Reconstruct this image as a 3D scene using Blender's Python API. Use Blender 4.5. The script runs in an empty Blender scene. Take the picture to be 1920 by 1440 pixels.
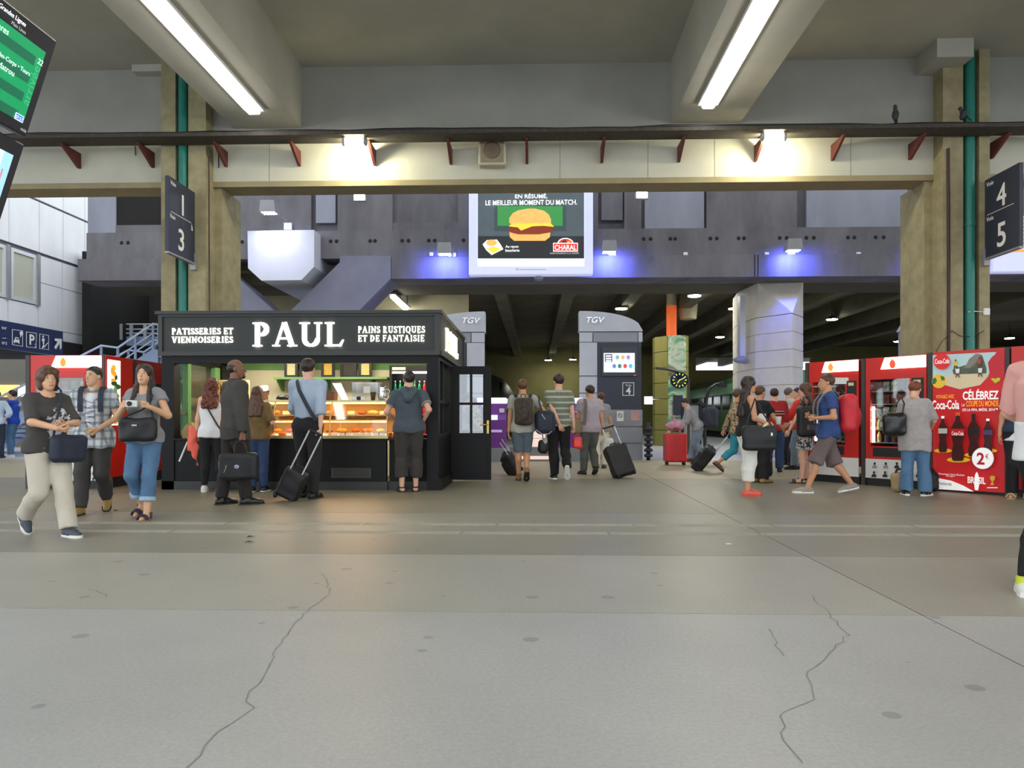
import bpy, bmesh, math, random
import numpy as np
from math import sin, cos, pi, radians, sqrt, atan2
from mathutils import Vector, Matrix

# ------------------------------------------------------------------ camera
F = 1400.0                 # focal length in pixels of the 1920x1440 frame
HOR = 785.0                # horizon row
EYE = 1.05                 # camera height
YAW = math.atan2(43.0, F)  # the camera is turned a little towards the kiosk
scene = bpy.context.scene
COL = scene.collection
cam_data = bpy.data.cameras.new('camera')
cam = bpy.data.objects.new('camera', cam_data)
COL.objects.link(cam)
cam.location = (0, 0, EYE)
cam.rotation_euler = (pi / 2, 0, YAW)
cam_data.sensor_width = 36.0
cam_data.lens = F / 1920 * 36.0
cam_data.shift_y = (HOR - 720) / 1920.0
cam_data.clip_end = 400
scene.camera = cam

# ------------------------------------------------------------------ world, exposure
w = bpy.data.worlds.new('overcast_sky')
scene.world = w
w.use_nodes = True
bg = w.node_tree.nodes['Background']
bg.inputs['Color'].default_value = (0.87, 0.93, 1.0, 1)
bg.inputs['Strength'].default_value = 1.75
vs = scene.view_settings
vs.view_transform = 'Standard'
vs.look = 'None'
vs.exposure = 0.5
vs.gamma = 1.0
vs.use_curve_mapping = False
TUBE_STRENGTH = 10.5

CT, ST = cos(YAW), sin(YAW)


def at(px, py, Y):
    """Point seen at a pixel on the vertical plane y = Y."""
    u = (px - 960) / F
    v = (HOR - py) / F
    dx, dy = CT * u - ST, ST * u + CT
    k = Y / dy
    return Vector((dx * k, Y, EYE + v * k))


def atx(px, py, X):
    """Point seen at a pixel on the vertical plane x = X."""
    u = (px - 960) / F
    v = (HOR - py) / F
    dx, dy = CT * u - ST, ST * u + CT
    k = X / dx
    return Vector((X, dy * k, EYE + v * k))


def ground(px, py):
    u = (px - 960) / F
    v = (HOR - py) / F
    dx, dy = CT * u - ST, ST * u + CT
    k = EYE / (-v)
    return Vector((dx * k, dy * k, 0))


# ------------------------------------------------------------------ materials
def lin(c):
    c = c / 255.0
    return c / 12.92 if c <= 0.04045 else ((c + 0.055) / 1.055) ** 2.4


def rgb(c):
    if isinstance(c, str):
        c = tuple(int(c[i:i + 2], 16) for i in (0, 2, 4))
    return (lin(c[0]), lin(c[1]), lin(c[2]), 1.0)


MATS = {}


def M(name, col=(128, 128, 128), rough=0.6, metal=0.0, var=0.0, scale=6.0, bump=0.0, bscale=None,
      emit=0.0, ecol=None, spec=None, stretch=None, col2=None, sharp=False):
    """Node material: base colour with noise variation, optional bump, optional emission."""
    if name in MATS:
        return MATS[name]
    m = bpy.data.materials.new(name)
    MATS[name] = m
    m.use_nodes = True
    nt = m.node_tree
    b = nt.nodes['Principled BSDF']
    b.inputs['Roughness'].default_value = rough
    b.inputs['Metallic'].default_value = metal
    if spec is not None:
        b.inputs['Specular IOR Level'].default_value = spec
    c = rgb(col)
    b.inputs['Base Color'].default_value = c
    if var > 0 or bump > 0:
        tc = nt.nodes.new('ShaderNodeTexCoord')
        vec = tc.outputs['Object']
        if stretch:
            mp = nt.nodes.new('ShaderNodeMapping')
            mp.inputs['Scale'].default_value = stretch
            nt.links.new(vec, mp.inputs['Vector'])
            vec = mp.outputs['Vector']
    if var > 0:
        n = nt.nodes.new('ShaderNodeTexNoise')
        n.inputs['Scale'].default_value = scale
        n.inputs['Detail'].default_value = 6
        n.inputs['Roughness'].default_value = 0.6
        nt.links.new(vec, n.inputs['Vector'])
        r = nt.nodes.new('ShaderNodeValToRGB')
        lo, hi = (0.44, 0.56) if sharp else (0.3, 0.7)
        r.color_ramp.elements[0].position = lo
        r.color_ramp.elements[1].position = hi
        if col2 is not None:
            r.color_ramp.elements[0].color = rgb(col2)
            r.color_ramp.elements[1].color = c
        else:
            r.color_ramp.elements[0].color = tuple(max(0, x * (1 - var)) for x in c[:3]) + (1,)
            r.color_ramp.elements[1].color = tuple(min(1, x * (1 + var)) for x in c[:3]) + (1,)
        nt.links.new(n.outputs['Fac'], r.inputs['Fac'])
        nt.links.new(r.outputs['Color'], b.inputs['Base Color'])
    if bump > 0:
        n2 = nt.nodes.new('ShaderNodeTexNoise')
        n2.inputs['Scale'].default_value = bscale or scale * 4
        n2.inputs['Detail'].default_value = 4
        nt.links.new(vec, n2.inputs['Vector'])
        bp = nt.nodes.new('ShaderNodeBump')
        bp.inputs['Strength'].default_value = bump
        bp.inputs['Distance'].default_value = 0.01
        nt.links.new(n2.outputs['Fac'], bp.inputs['Height'])
        nt.links.new(bp.outputs['Normal'], b.inputs['Normal'])
    if emit > 0:
        b.inputs['Emission Color'].default_value = rgb(ecol if ecol is not None else col)
        b.inputs['Emission Strength'].default_value = emit
    return m


def glass_mat(name, tint=(255, 255, 255), mixf=0.9, rough=0.03):
    """Thin pane: mostly clear with a glossy reflection."""
    if name in MATS:
        return MATS[name]
    m = bpy.data.materials.new(name)
    MATS[name] = m
    m.use_nodes = True
    nt = m.node_tree
    nt.nodes.clear()
    o = nt.nodes.new('ShaderNodeOutputMaterial')
    tr = nt.nodes.new('ShaderNodeBsdfTransparent')
    tr.inputs['Color'].default_value = rgb(tint)
    gl = nt.nodes.new('ShaderNodeBsdfGlossy')
    gl.inputs['Roughness'].default_value = rough
    mx = nt.nodes.new('ShaderNodeMixShader')
    mx.inputs['Fac'].default_value = 1 - mixf
    nt.links.new(tr.outputs[0], mx.inputs[1])
    nt.links.new(gl.outputs[0], mx.inputs[2])
    nt.links.new(mx.outputs[0], o.inputs['Surface'])
    return m


# ------------------------------------------------------------------ mesh helper
class MB:
    def __init__(s):
        s.v, s.f, s.m, s.sm = [], [], [], []
        s.mats = []

    def mi(s, mat):
        if mat is None:
            return 0
        if mat not in s.mats:
            s.mats.append(mat)
        return s.mats.index(mat)

    def add(s, vs, fs, mat=None, smooth=False):
        o = len(s.v)
        s.v += [tuple(p) for p in vs]
        k = s.mi(mat)
        for f in fs:
            s.f.append(tuple(i + o for i in f))
            s.m.append(k)
            s.sm.append(smooth)
        return s

    def box(s, x0, x1, y0, y1, z0, z1, mat=None, mtx=None):
        vs = [Vector((x, y, z)) for z in (z0, z1) for y in (y0, y1) for x in (x0, x1)]
        if mtx is not None:
            vs = [mtx @ p for p in vs]
        return s.add(vs, [(0, 2, 3, 1), (4, 5, 7, 6), (0, 1, 5, 4), (2, 6, 7, 3), (0, 4, 6, 2), (1, 3, 7, 5)], mat)

    def cbox(s, c, sz, mat=None, mtx=None):
        return s.box(c[0] - sz[0] / 2, c[0] + sz[0] / 2, c[1] - sz[1] / 2, c[1] + sz[1] / 2,
                     c[2] - sz[2] / 2, c[2] + sz[2] / 2, mat, mtx)

    def bevel_box(s, x0, x1, y0, y1, z0, z1, r, mat=None, mtx=None):
        """Box with all edges chamfered by r."""
        X, Y, Z = (x0, x1), (y0, y1), (z0, z1)
        vs, idx = [], {}
        for i in (0, 1):
            for j in (0, 1):
                for k in (0, 1):
                    sx, sy, sz = (r if i == 0 else -r), (r if j == 0 else -r), (r if k == 0 else -r)
                    for a, off in enumerate(((0, sy, sz), (sx, 0, sz), (sx, sy, 0))):
                        idx[(i, j, k, a)] = len(vs)
                        vs.append(Vector((X[i] + off[0], Y[j] + off[1], Z[k] + off[2])))
        fs = []
        for i in (0, 1):
            fs.append([idx[(i, j, k, 0)] for j, k in ((0, 0), (1, 0), (1, 1), (0, 1))][::1 if i else -1])
            fs.append([idx[(j, i, k, 1)] for j, k in ((0, 0), (0, 1), (1, 1), (1, 0))][::1 if i else -1])
            fs.append([idx[(j, k, i, 2)] for j, k in ((0, 0), (1, 0), (1, 1), (0, 1))][::1 if i else -1])
        for a in (0, 1):
            for b in (0, 1):
                fs.append([idx[(a, b, 0, 0)], idx[(a, b, 1, 0)], idx[(a, b, 1, 1)], idx[(a, b, 0, 1)]])
                fs.append([idx[(a, 0, b, 0)], idx[(a, 1, b, 0)], idx[(a, 1, b, 2)], idx[(a, 0, b, 2)]])
                fs.append([idx[(0, a, b, 1)], idx[(1, a, b, 1)], idx[(1, a, b, 2)], idx[(0, a, b, 2)]])
                for c in (0, 1):
                    fs.append([idx[(a, b, c, 0)], idx[(a, b, c, 1)], idx[(a, b, c, 2)]])
        if mtx is not None:
            vs = [mtx @ p for p in vs]
        return s.add(vs, fs, mat)

    def tube(s, pts, r, n=8, mat=None, cap=True, smooth=True):
        pts = [Vector(p) for p in pts]
        rs = r if isinstance(r, (list, tuple)) else [r] * len(pts)
        vs = []
        up = None
        for i, p in enumerate(pts):
            a = pts[max(i - 1, 0)]
            b = pts[min(i + 1, len(pts) - 1)]
            d = (b - a).normalized()
            if up is None:
                up = Vector((0, 0, 1)) if abs(d.z) < 0.9 else Vector((1, 0, 0))
            x = d.cross(up).normalized()
            y = x.cross(d).normalized()
            up = y
            for k in range(n):
                t = 2 * pi * k / n
                vs.append(p + x * cos(t) * rs[i] + y * sin(t) * rs[i])
        fs = []
        for i in range(len(pts) - 1):
            for k in range(n):
                k2 = (k + 1) % n
                fs.append((i * n + k, i * n + k2, (i + 1) * n + k2, (i + 1) * n + k))
        s.add(vs, fs, mat, smooth)
        if cap:
            s.add(vs[:n], [tuple(range(n))], mat)
            s.add(vs[-n:], [tuple(range(n))[::-1]], mat)
        return s

    def lathe(s, prof, c=(0, 0, 0), n=20, mat=None, axis='z', smooth=True):
        vs, fs = [], []
        for (r, h) in prof:
            for k in range(n):
                t = 2 * pi * k / n
                q = {'z': (r * cos(t), r * sin(t), h), 'y': (r * cos(t), h, r * sin(t)), 'x': (h, r * cos(t), r * sin(t))}[axis]
                vs.append((c[0] + q[0], c[1] + q[1], c[2] + q[2]))
        for i in range(len(prof) - 1):
            for k in range(n):
                k2 = (k + 1) % n
                fs.append((i * n + k, i * n + k2, (i + 1) * n + k2, (i + 1) * n + k))
        fs.append(tuple(range(n))[::-1])
        fs.append(tuple((len(prof) - 1) * n + k for k in range(n)))
        return s.add(vs, fs, mat, smooth)

    def prism(s, poly, fn, d0, d1, mat=None):
        """poly: 2D points; fn(a, b, d) -> 3D; extruded from d0 to d1."""
        n = len(poly)
        vs = [fn(a, b, d0) for a, b in poly] + [fn(a, b, d1) for a, b in poly]
        fs = [tuple(range(n))[::-1], tuple(range(n, 2 * n))]
        for i in range(n):
            j = (i + 1) % n
            fs.append((i, j, n + j, n + i))
        return s.add(vs, fs, mat)

    def ellipsoid(s, c, r, n=12, mat=None, mtx=None):
        vs, fs = [], []
        m = max(4, n // 2)
        for i in range(m + 1):
            th = pi * i / m
            for k in range(n):
                ph = 2 * pi * k / n
                p = Vector((r[0] * sin(th) * cos(ph), r[1] * sin(th) * sin(ph), r[2] * cos(th)))
                if mtx is not None:
                    p = mtx @ p
                vs.append((c[0] + p[0], c[1] + p[1], c[2] + p[2]))
        for i in range(m):
            for k in range(n):
                k2 = (k + 1) % n
                fs.append((i * n + k, (i + 1) * n + k, (i + 1) * n + k2, i * n + k2))
        return s.add(vs, fs, mat, True)

    def build(s, name, mat=None, parent=None, loc=None, rotz=None):
        me = bpy.data.meshes.new(name)
        me.from_pydata(s.v, [], s.f)
        mats = list(s.mats)
        if mat is not None and not mats:
            mats = [mat]
        for m in mats:
            me.materials.append(m)
        me.polygons.foreach_set('material_index', s.m)
        me.polygons.foreach_set('use_smooth', s.sm)
        bm = bmesh.new()
        bm.from_mesh(me)
        bmesh.ops.recalc_face_normals(bm, faces=bm.faces)
        bm.to_mesh(me)
        bm.free()
        me.update()
        return link(name, me, parent, loc, rotz)


def link(name, me, parent=None, loc=None, rotz=None):
    o = bpy.data.objects.new(name, me)
    COL.objects.link(o)
    if parent is not None:
        o.parent = parent
    if loc is not None:
        o.location = loc
    if rotz is not None:
        o.rotation_euler = (0, 0, rotz)
    return o


def thing(name, label, cat, loc=(0, 0, 0), rotz=0.0, group=None):
    o = bpy.data.objects.new(name, None)
    COL.objects.link(o)
    o.location = loc
    o.rotation_euler = (0, 0, rotz)
    o.empty_display_size = 0.2
    return tag(o, label, cat, group)


def tag(o, label, cat, group=None):
    o['label'] = label
    o['category'] = cat
    if group:
        o['group'] = group
    return o


def struct(o, label, cat='structure'):
    o['kind'] = 'structure'
    o['label'] = label
    o['category'] = cat
    return o


def semp(name, label, cat='structure', loc=(0, 0, 0)):
    o = bpy.data.objects.new(name, None)
    COL.objects.link(o)
    o.location = loc
    return struct(o, label, cat)


def copy_tree(o, parent=None):
    c = o.copy()
    COL.objects.link(c)
    if parent is not None:
        c.parent = parent
    for ch in list(o.children):
        copy_tree(ch, c)
    return c


# ------------------------------------------------------------------ lettering
def text_mesh(txt, size, depth=0.004, align='CENTER', bold=0.0, res=3):
    cu = bpy.data.curves.new('lettering', 'FONT')
    cu.body = txt
    cu.size = size
    cu.extrude = depth / 2
    cu.align_x = align
    cu.align_y = 'BOTTOM_BASELINE' if False else 'BOTTOM'
    cu.offset = bold
    cu.resolution_u = res
    ob = bpy.data.objects.new('lettering', cu)
    COL.objects.link(ob)
    dg = bpy.context.evaluated_depsgraph_get()
    me = bpy.data.meshes.new_from_object(ob.evaluated_get(dg))
    bpy.data.objects.remove(ob)
    bpy.data.curves.remove(cu)
    return me


def text(name, txt, mat, o, ux, uz, width=None, height=None, parent=None, depth=0.004, align='CENTER', bold=0.0):
    """Flat lettering: origin o = bottom centre (or left) of the line, ux = reading direction, uz = up."""
    me = text_mesh(txt, 1.0, 0.0, align, 0.0)
    if not me.vertices:
        return None
    xs = [v.co.x for v in me.vertices]
    ys = [v.co.y for v in me.vertices]
    w0, h0 = max(xs) - min(xs), max(ys) - min(ys)
    cx = (max(xs) + min(xs)) / 2 if align == 'CENTER' else min(xs)
    y0 = min(ys)
    sx = width / w0 if width else None
    sy = height / h0 if height else None
    sx = sx or sy
    sy = sy or sx
    bpy.data.meshes.remove(me)
    me = text_mesh(txt, 1.0, depth / sy, align, bold)
    ux, uz, o = Vector(ux).normalized(), Vector(uz).normalized(), Vector(o)
    nrm = ux.cross(uz)
    for v in me.vertices:
        p = v.co
        v.co = o + ux * ((p.x - cx) * sx) + uz * ((p.y - y0) * sy) + nrm * (p.z * sy)
    me.materials.clear()
    me.materials.append(mat)
    for p in me.polygons:
        p.material_index = 0
    ob = link(name, me, None)
    if parent is not None:
        ob.parent = parent
        ob.matrix_parent_inverse = parent_matrix(parent).inverted()
    return ob


def parent_matrix(p):
    m = Matrix.Translation(p.location) @ p.rotation_euler.to_matrix().to_4x4()
    if p.parent is not None:
        m = parent_matrix(p.parent) @ m
    return m


# serif capitals drawn as strokes: unit height 1, thick stems and thin hairlines
def _stroke(p, q, w):
    (x0, y0), (x1, y1) = p, q
    dx, dy = x1 - x0, y1 - y0
    L = sqrt(dx * dx + dy * dy)
    nx, ny = -dy / L * w / 2, dx / L * w / 2
    return [(x0 + nx, y0 + ny), (x0 - nx, y0 - ny), (x1 - nx, y1 - ny), (x1 + nx, y1 + ny)]


def _arc(cx, cy, rx, ry, a0, a1, w0, w1, n=12):
    out = []
    for i in range(n):
        t0, t1 = a0 + (a1 - a0) * i / n, a0 + (a1 - a0) * (i + 1) / n
        q = []
        for t, sgn in ((t0, 1), (t0, -1), (t1, -1), (t1, 1)):
            tt = radians(t)
            w = (w0 * abs(cos(tt)) + w1 * abs(sin(tt))) / 2
            q.append((cx + (rx + sgn * w) * cos(tt), cy + (ry + sgn * w) * sin(tt)))
        out.append(q)
    return out


def serif_letter(ch, W=0.17, T=0.075, E=0.09):
    q = []

    def R(x0, y0, x1, y1):
        q.append([(x0, y0), (x1, y0), (x1, y1), (x0, y1)])

    def stem(x, y0=0.0, y1=1.0, w=W, lo=True, hi=True, e=None):
        e = E if e is None else e
        R(x - w / 2, y0, x + w / 2, y1)
        if lo:
            R(x - w / 2 - e, y0, x + w / 2 + e, y0 + T * 0.8)
        if hi:
            R(x - w / 2 - e, y1 - T * 0.8, x + w / 2 + e, y1)

    if ch == 'P':
        stem(0.19); q += _arc(0.27, 0.72, 0.26, 0.245, -90, 90, W, T); adv = 0.68
        R(0.19, 0.44, 0.28, 0.515); R(0.19, 0.925, 0.28, 1.0)
    elif ch == 'R':
        stem(0.19); q += _arc(0.27, 0.74, 0.24, 0.225, -90, 90, W, T)
        R(0.19, 0.48, 0.28, 0.555); R(0.19, 0.925, 0.28, 1.0)
        q.append(_stroke((0.30, 0.5), (0.60, 0.03), W)); R(0.52, 0, 0.78, T * 0.8); adv = 0.80
    elif ch == 'D':
        stem(0.19); q += _arc(0.27, 0.5, 0.40, 0.463, -90, 90, W, T)
        R(0.19, 0, 0.28, T); R(0.19, 1 - T, 0.28, 1); adv = 0.83
    elif ch == 'A':
        q.append(_stroke((0.44, 1.0), (0.74, 0.0), W * 1.05)); q.append(_stroke((0.42, 1.0), (0.13, 0.0), T * 1.1))
        R(0.22, 0.30, 0.62, 0.30 + T); R(0.0, 0, 0.28, T * 0.8); R(0.56, 0, 0.92, T * 0.8); R(0.36, 0.95, 0.53, 1.0); adv = 0.92
    elif ch == 'V':
        q.append(_stroke((0.17, 1.0), (0.45, 0.0), W * 1.05)); q.append(_stroke((0.76, 1.0), (0.47, 0.0), T * 1.1))
        R(0.0, 1 - T * 0.8, 0.34, 1); R(0.62, 1 - T * 0.8, 0.9, 1); adv = 0.90
    elif ch == 'U':
        R(0.12, 0.32, 0.12 + W, 1.0); R(0.02, 1 - T * 0.8, 0.40, 1); R(0.66, 0.32, 0.66 + T * 1.4, 1.0); R(0.57, 1 - T * 0.8, 0.86, 1)
        q += _arc(0.445, 0.34, 0.25, 0.30, 180, 360, W * 0.85, T * 1.3, 14); adv = 0.88
    elif ch == 'L':
        stem(0.19); R(0.19, 0, 0.62, T); q.append([(0.5, 0.0), (0.62, 0.0), (0.72, 0.27), (0.67, 0.27)]); adv = 0.72
    elif ch == 'T':
        stem(0.38, 0, 1, hi=False); R(0.02, 1 - T, 0.74, 1); R(0.02, 0.78, 0.02 + T, 1); R(0.74 - T, 0.78, 0.74, 1); adv = 0.76
    elif ch == 'I':
        stem(0.2); adv = 0.40
    elif ch in 'EF':
        stem(0.19); R(0.19, 1 - T, 0.60, 1); R(0.60 - T, 0.80, 0.60, 1); R(0.19, 0.48, 0.50, 0.48 + T); R(0.50 - T, 0.40, 0.50, 0.63); adv = 0.66
        if ch == 'E':
            R(0.19, 0, 0.62, T); q.append([(0.55, 0.0), (0.62, 0.0), (0.67, 0.22), (0.61, 0.22)]); adv = 0.70
    elif ch == 'S':
        q += _arc(0.30, 0.74, 0.20, 0.215, 30, 270, T * 1.2, T * 1.3, 12)
        q += _arc(0.30, 0.27, 0.22, 0.225, -150, 90, W * 0.9, T * 1.4, 12)
        q.append(_stroke((0.18, 0.62), (0.46, 0.40), W)); R(0.46, 0.74, 0.46 + T * .8, 0.98); R(0.06, 0.03, 0.06 + T * .8, 0.28); adv = 0.60
    elif ch == 'N':
        R(0.13, 0, 0.13 + T, 1); R(0.03, 0, 0.31, T * .8); R(0.0, 1 - T * .8, 0.2, 1); q.append(_stroke((0.14, 0.97), (0.74, 0.03), W))
        R(0.70, 0, 0.70 + T, 1); R(0.60, 1 - T * .8, 0.88, 1); adv = 0.90
    elif ch in 'OQ':
        q += _arc(0.46, 0.5, 0.34, 0.46, 0, 360, W, T, 20); adv = 0.92
        if ch == 'Q':
            q.append(_stroke((0.45, 0.06), (0.82, -0.2), T * 1.4))
    else:
        adv = 0.38
    return q, adv


def serif_text(name, txt, mat, o, ux, width, height, parent=None, depth=0.02, gap=0.06, uz=(0, 0, 1), thin=False):
    """Raised serif lettering; o = bottom-left corner."""
    polys, x = [], 0.0
    for ch in txt:
        q, adv = serif_letter(ch, .15, .055, .05) if thin else serif_letter(ch)
        polys += [[(a + x, b) for a, b in p] for p in q]
        x += adv + (gap if ch != ' ' else 0)
    x -= gap
    ux, uz, o = Vector(ux).normalized(), Vector(uz), Vector(o)
    nr = ux.cross(uz)
    mb = MB()
    sx = width / x
    for i, p in enumerate(polys):
        e = (i % 7) * 0.0002
        mb.prism(p, lambda a, b, d: o + ux * (a * sx) + uz * (b * height) + nr * d, 0.0, depth + e, mat)
    ob = mb.build(name)
    if parent is not None:
        ob.parent = parent
        ob.matrix_parent_inverse = parent_matrix(parent).inverted()
    return ob


def wbuild(mb, name, parent, mat=None):
    """Build a mesh given in world coordinates under a placed parent."""
    ob = mb.build(name, mat)
    ob.parent = parent
    ob.matrix_parent_inverse = parent_matrix(parent).inverted()
    return ob
# ================================================================== SETTING
YB, YC, YF = 13.1, 12.8, 20.0
ZC = 7.27

m_ceil = M('ceiling_concrete', (174, 173, 162), 0.85, var=0.10, scale=0.8, bump=0.15, bscale=30)
m_wall = M('painted_lintel', (190, 188, 172), 0.7, var=0.09, scale=1.1, bump=0.1, bscale=25)
m_tan = M('tan_edge', (150, 138, 105), 0.75, var=0.12, scale=3)
m_ochre = M('ochre_concrete', (150, 141, 108), 0.85, var=0.22, scale=4.5, bump=0.5, bscale=45)
m_teal = M('teal_paint', (30, 118, 104), 0.4, var=0.12, scale=5)
m_black = M('black_paint', (22, 22, 24), 0.35, var=0.15, scale=4)
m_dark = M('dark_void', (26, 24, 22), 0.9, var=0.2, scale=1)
m_dfac = M('dark_facade_concrete', (106, 103, 107), 0.8, var=0.32, scale=1.3, bump=0.3, bscale=18, stretch=(1, 1, 0.35))
m_dfac2 = M('facade_panel_light', (140, 142, 154), 0.8, var=0.16, scale=1.1, bump=0.2, bscale=14, stretch=(1, 1, 0.3))
m_white = M('white_paint', (228, 228, 224), 0.6, var=0.04, scale=3)
m_grey = M('grey_metal', (150, 150, 152), 0.45, 0.3, var=0.06, scale=6)
m_rust = M('red_oxide_paint', (96, 42, 36), 0.6, var=0.2, scale=20)
m_tube = M('lit_tube', (255, 255, 250), 0.5, emit=TUBE_STRENGTH, ecol=(255, 252, 242))
m_warm = M('lit_warm_lens', (255, 250, 220), 0.5, emit=30, ecol=(255, 244, 190))
m_cool = M('lit_cool_lens', (250, 252, 255), 0.5, emit=25, ecol=(240, 246, 255))
m_led = M('lit_led', (230, 235, 255), 0.5, emit=22, ecol=(175, 195, 255))

# ---- floor: base plus cast slabs with open joints between them
floor_base = MB()
floor_base.box(-40, 40, -14, 90, -0.35, -0.012)
floor = struct(floor_base.build('floor', M('joint_dark', (70, 68, 62), 0.9, var=0.1)), 'grey cast concrete concourse floor', 'floor')


def floor_mat(name, col, var=0.10, spots=True, rough=0.42):
    m = M(name, col, rough, var=var, scale=0.55, bump=0.10, bscale=90)
    nt = m.node_tree
    b = nt.nodes['Principled BSDF']
    src = b.inputs['Base Color'].links[0].from_socket
    tc = nt.nodes.new('ShaderNodeTexCoord')
    # fine speckle of the aggregate
    n = nt.nodes.new('ShaderNodeTexNoise')
    n.inputs['Scale'].default_value = 55
    n.inputs['Detail'].default_value = 3
    nt.links.new(tc.outputs['Object'], n.inputs['Vector'])
    r = nt.nodes.new('ShaderNodeMapRange')
    r.inputs['From Min'].default_value = 0.3
    r.inputs['From Max'].default_value = 0.7
    r.inputs['To Min'].default_value = 0.90
    r.inputs['To Max'].default_value = 1.07
    nt.links.new(n.outputs['Fac'], r.inputs['Value'])
    mul = nt.nodes.new('ShaderNodeMix')
    mul.data_type = 'RGBA'
    mul.blend_type = 'MULTIPLY'
    mul.inputs['Factor'].default_value = 1.0
    nt.links.new(src, mul.inputs['A'])
    nt.links.new(r.outputs['Result'], mul.inputs['B'])
    out = mul.outputs['Result']
    if spots:
        # trodden gum stains: the middle of sparse voronoi cells
        v = nt.nodes.new('ShaderNodeTexVoronoi')
        v.voronoi_dimensions = '2D'
        v.inputs['Scale'].default_value = 2.3
        nt.links.new(tc.outputs['Object'], v.inputs['Vector'])
        sep = nt.nodes.new('ShaderNodeSeparateColor')
        nt.links.new(v.outputs['Color'], sep.inputs['Color'])
        size = nt.nodes.new('ShaderNodeMapRange')
        size.inputs['From Min'].default_value = 0.62
        size.inputs['From Max'].default_value = 1.0
        size.inputs['To Min'].default_value = 0.0
        size.inputs['To Max'].default_value = 0.10
        nt.links.new(sep.outputs['Red'], size.inputs['Value'])
        lt = nt.nodes.new('ShaderNodeMath')
        lt.operation = 'LESS_THAN'
        nt.links.new(v.outputs['Distance'], lt.inputs[0])
        nt.links.new(size.outputs['Result'], lt.inputs[1])
        fac = nt.nodes.new('ShaderNodeMath')
        fac.operation = 'MULTIPLY'
        fac.inputs[1].default_value = 0.42
        nt.links.new(lt.outputs[0], fac.inputs[0])
        mix = nt.nodes.new('ShaderNodeMix')
        mix.data_type = 'RGBA'
        mix.inputs['B'].default_value = rgb((88, 90, 92))
        nt.links.new(fac.outputs[0], mix.inputs['Factor'])
        nt.links.new(out, mix.inputs['A'])
        out = mix.outputs['Result']
    nt.links.new(out, b.inputs['Base Color'])
    return m


fm_a = floor_mat('floor_grey', (166, 166, 163))
fm_b = floor_mat('floor_grey_warm', (160, 158, 148))
fm_b2 = floor_mat('floor_grey_brown', (150, 147, 136))
fm_c = floor_mat('floor_grey_darker', (138, 135, 122))
fm_d = floor_mat('floor_olive_dim', (132, 127, 108))  # dimmer light over this row is put into the slab colour
fm_e = floor_mat('floor_tan', (160, 150, 120), spots=False)
fm_f = floor_mat('floor_platform', (186, 190, 204), spots=False, rough=0.3)
G = 0.005
rowsY = [(-13, 4.05, fm_a), (4.05, 5.76, fm_b), (5.76, 8.3, fm_c), (8.3, YB, fm_d), (YB, 19.0, fm_e), (19.0, 80, fm_f)]
colsX = [-30, -14, -6.2, 2.07, 6.9, 16, 32]
for (y0, y1, fm) in rowsY:
    for i in range(len(colsX) - 1):
        x0, x1 = colsX[i], colsX[i + 1]
        mm = fm
        if fm is fm_b and x0 >= 2:
            mm = fm_b2
        mb = MB()
        mb.box(x0 + G, x1 - G, y0 + G, y1 - G, -0.012, 0.0)
        mb.build('slab', mm, floor)

# guide strips: two rows of ribbed tiles across the hall
m_strip = M('guide_strip', (158, 154, 138), 0.6, var=0.10, scale=9)
mb = MB()
for k in range(3):
    mb.box(-0.66, 0.66, -0.075 + k * 0.056, -0.075 + k * 0.056 + 0.024, 0, 0.005)
strip_me = mb.build('guide_strip_tile', m_strip, floor)
first = True
for yy in (6.86, 7.40):
    for k in range(-7, 9):
        o = strip_me if first else link('guide_strip_tile', strip_me.data, floor)
        first = False
        o.location = (k * 1.35 + (0.3 if yy > 7 else 0), yy, 0.0)

# cracks in the cast floor: thin dark lines let into the surface
m_crack = M('floor_crack', (134, 133, 129), 0.95)


def crack(pts, w=0.007):
    P = [ground(*p) for p in pts]
    Q = []
    rnd = random.Random(len(pts) * 7 + int(pts[0][0]))
    for a, b in zip(P[:-1], P[1:]):
        n = max(2, int((b - a).length / 0.07))
        for i in range(n):
            p = a.lerp(b, i / n)
            Q.append(p + Vector((rnd.uniform(-.012, .012), rnd.uniform(-.02, .02), 0)))
    Q.append(P[-1])
    mb = MB()
    for i in range(len(Q) - 1):
        a, b = Q[i], Q[i + 1]
        d = (b - a).normalized()
        n = Vector((-d.y, d.x, 0)) * w * rnd.uniform(.25, .5)
        z = Vector((0, 0, 0.0012))
        mb.add([a + n + z, a - n + z, b - n + z, b + n + z], [(0, 1, 2, 3)])
    mb.build('floor_crack', m_crack, floor)


crack([(605, 1075), (620, 1110), (560, 1160), (520, 1215), (505, 1255), (468, 1298), (470, 1330), (405, 1375), (350, 1440)], 0.007)
crack([(1520, 1115), (1590, 1190), (1515, 1270), (1530, 1310), (1465, 1330), (1468, 1390), (1505, 1430)], 0.007)
crack([(1440, 1180), (1470, 1230)])
crack([(170, 1105), (200, 1120)])

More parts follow.
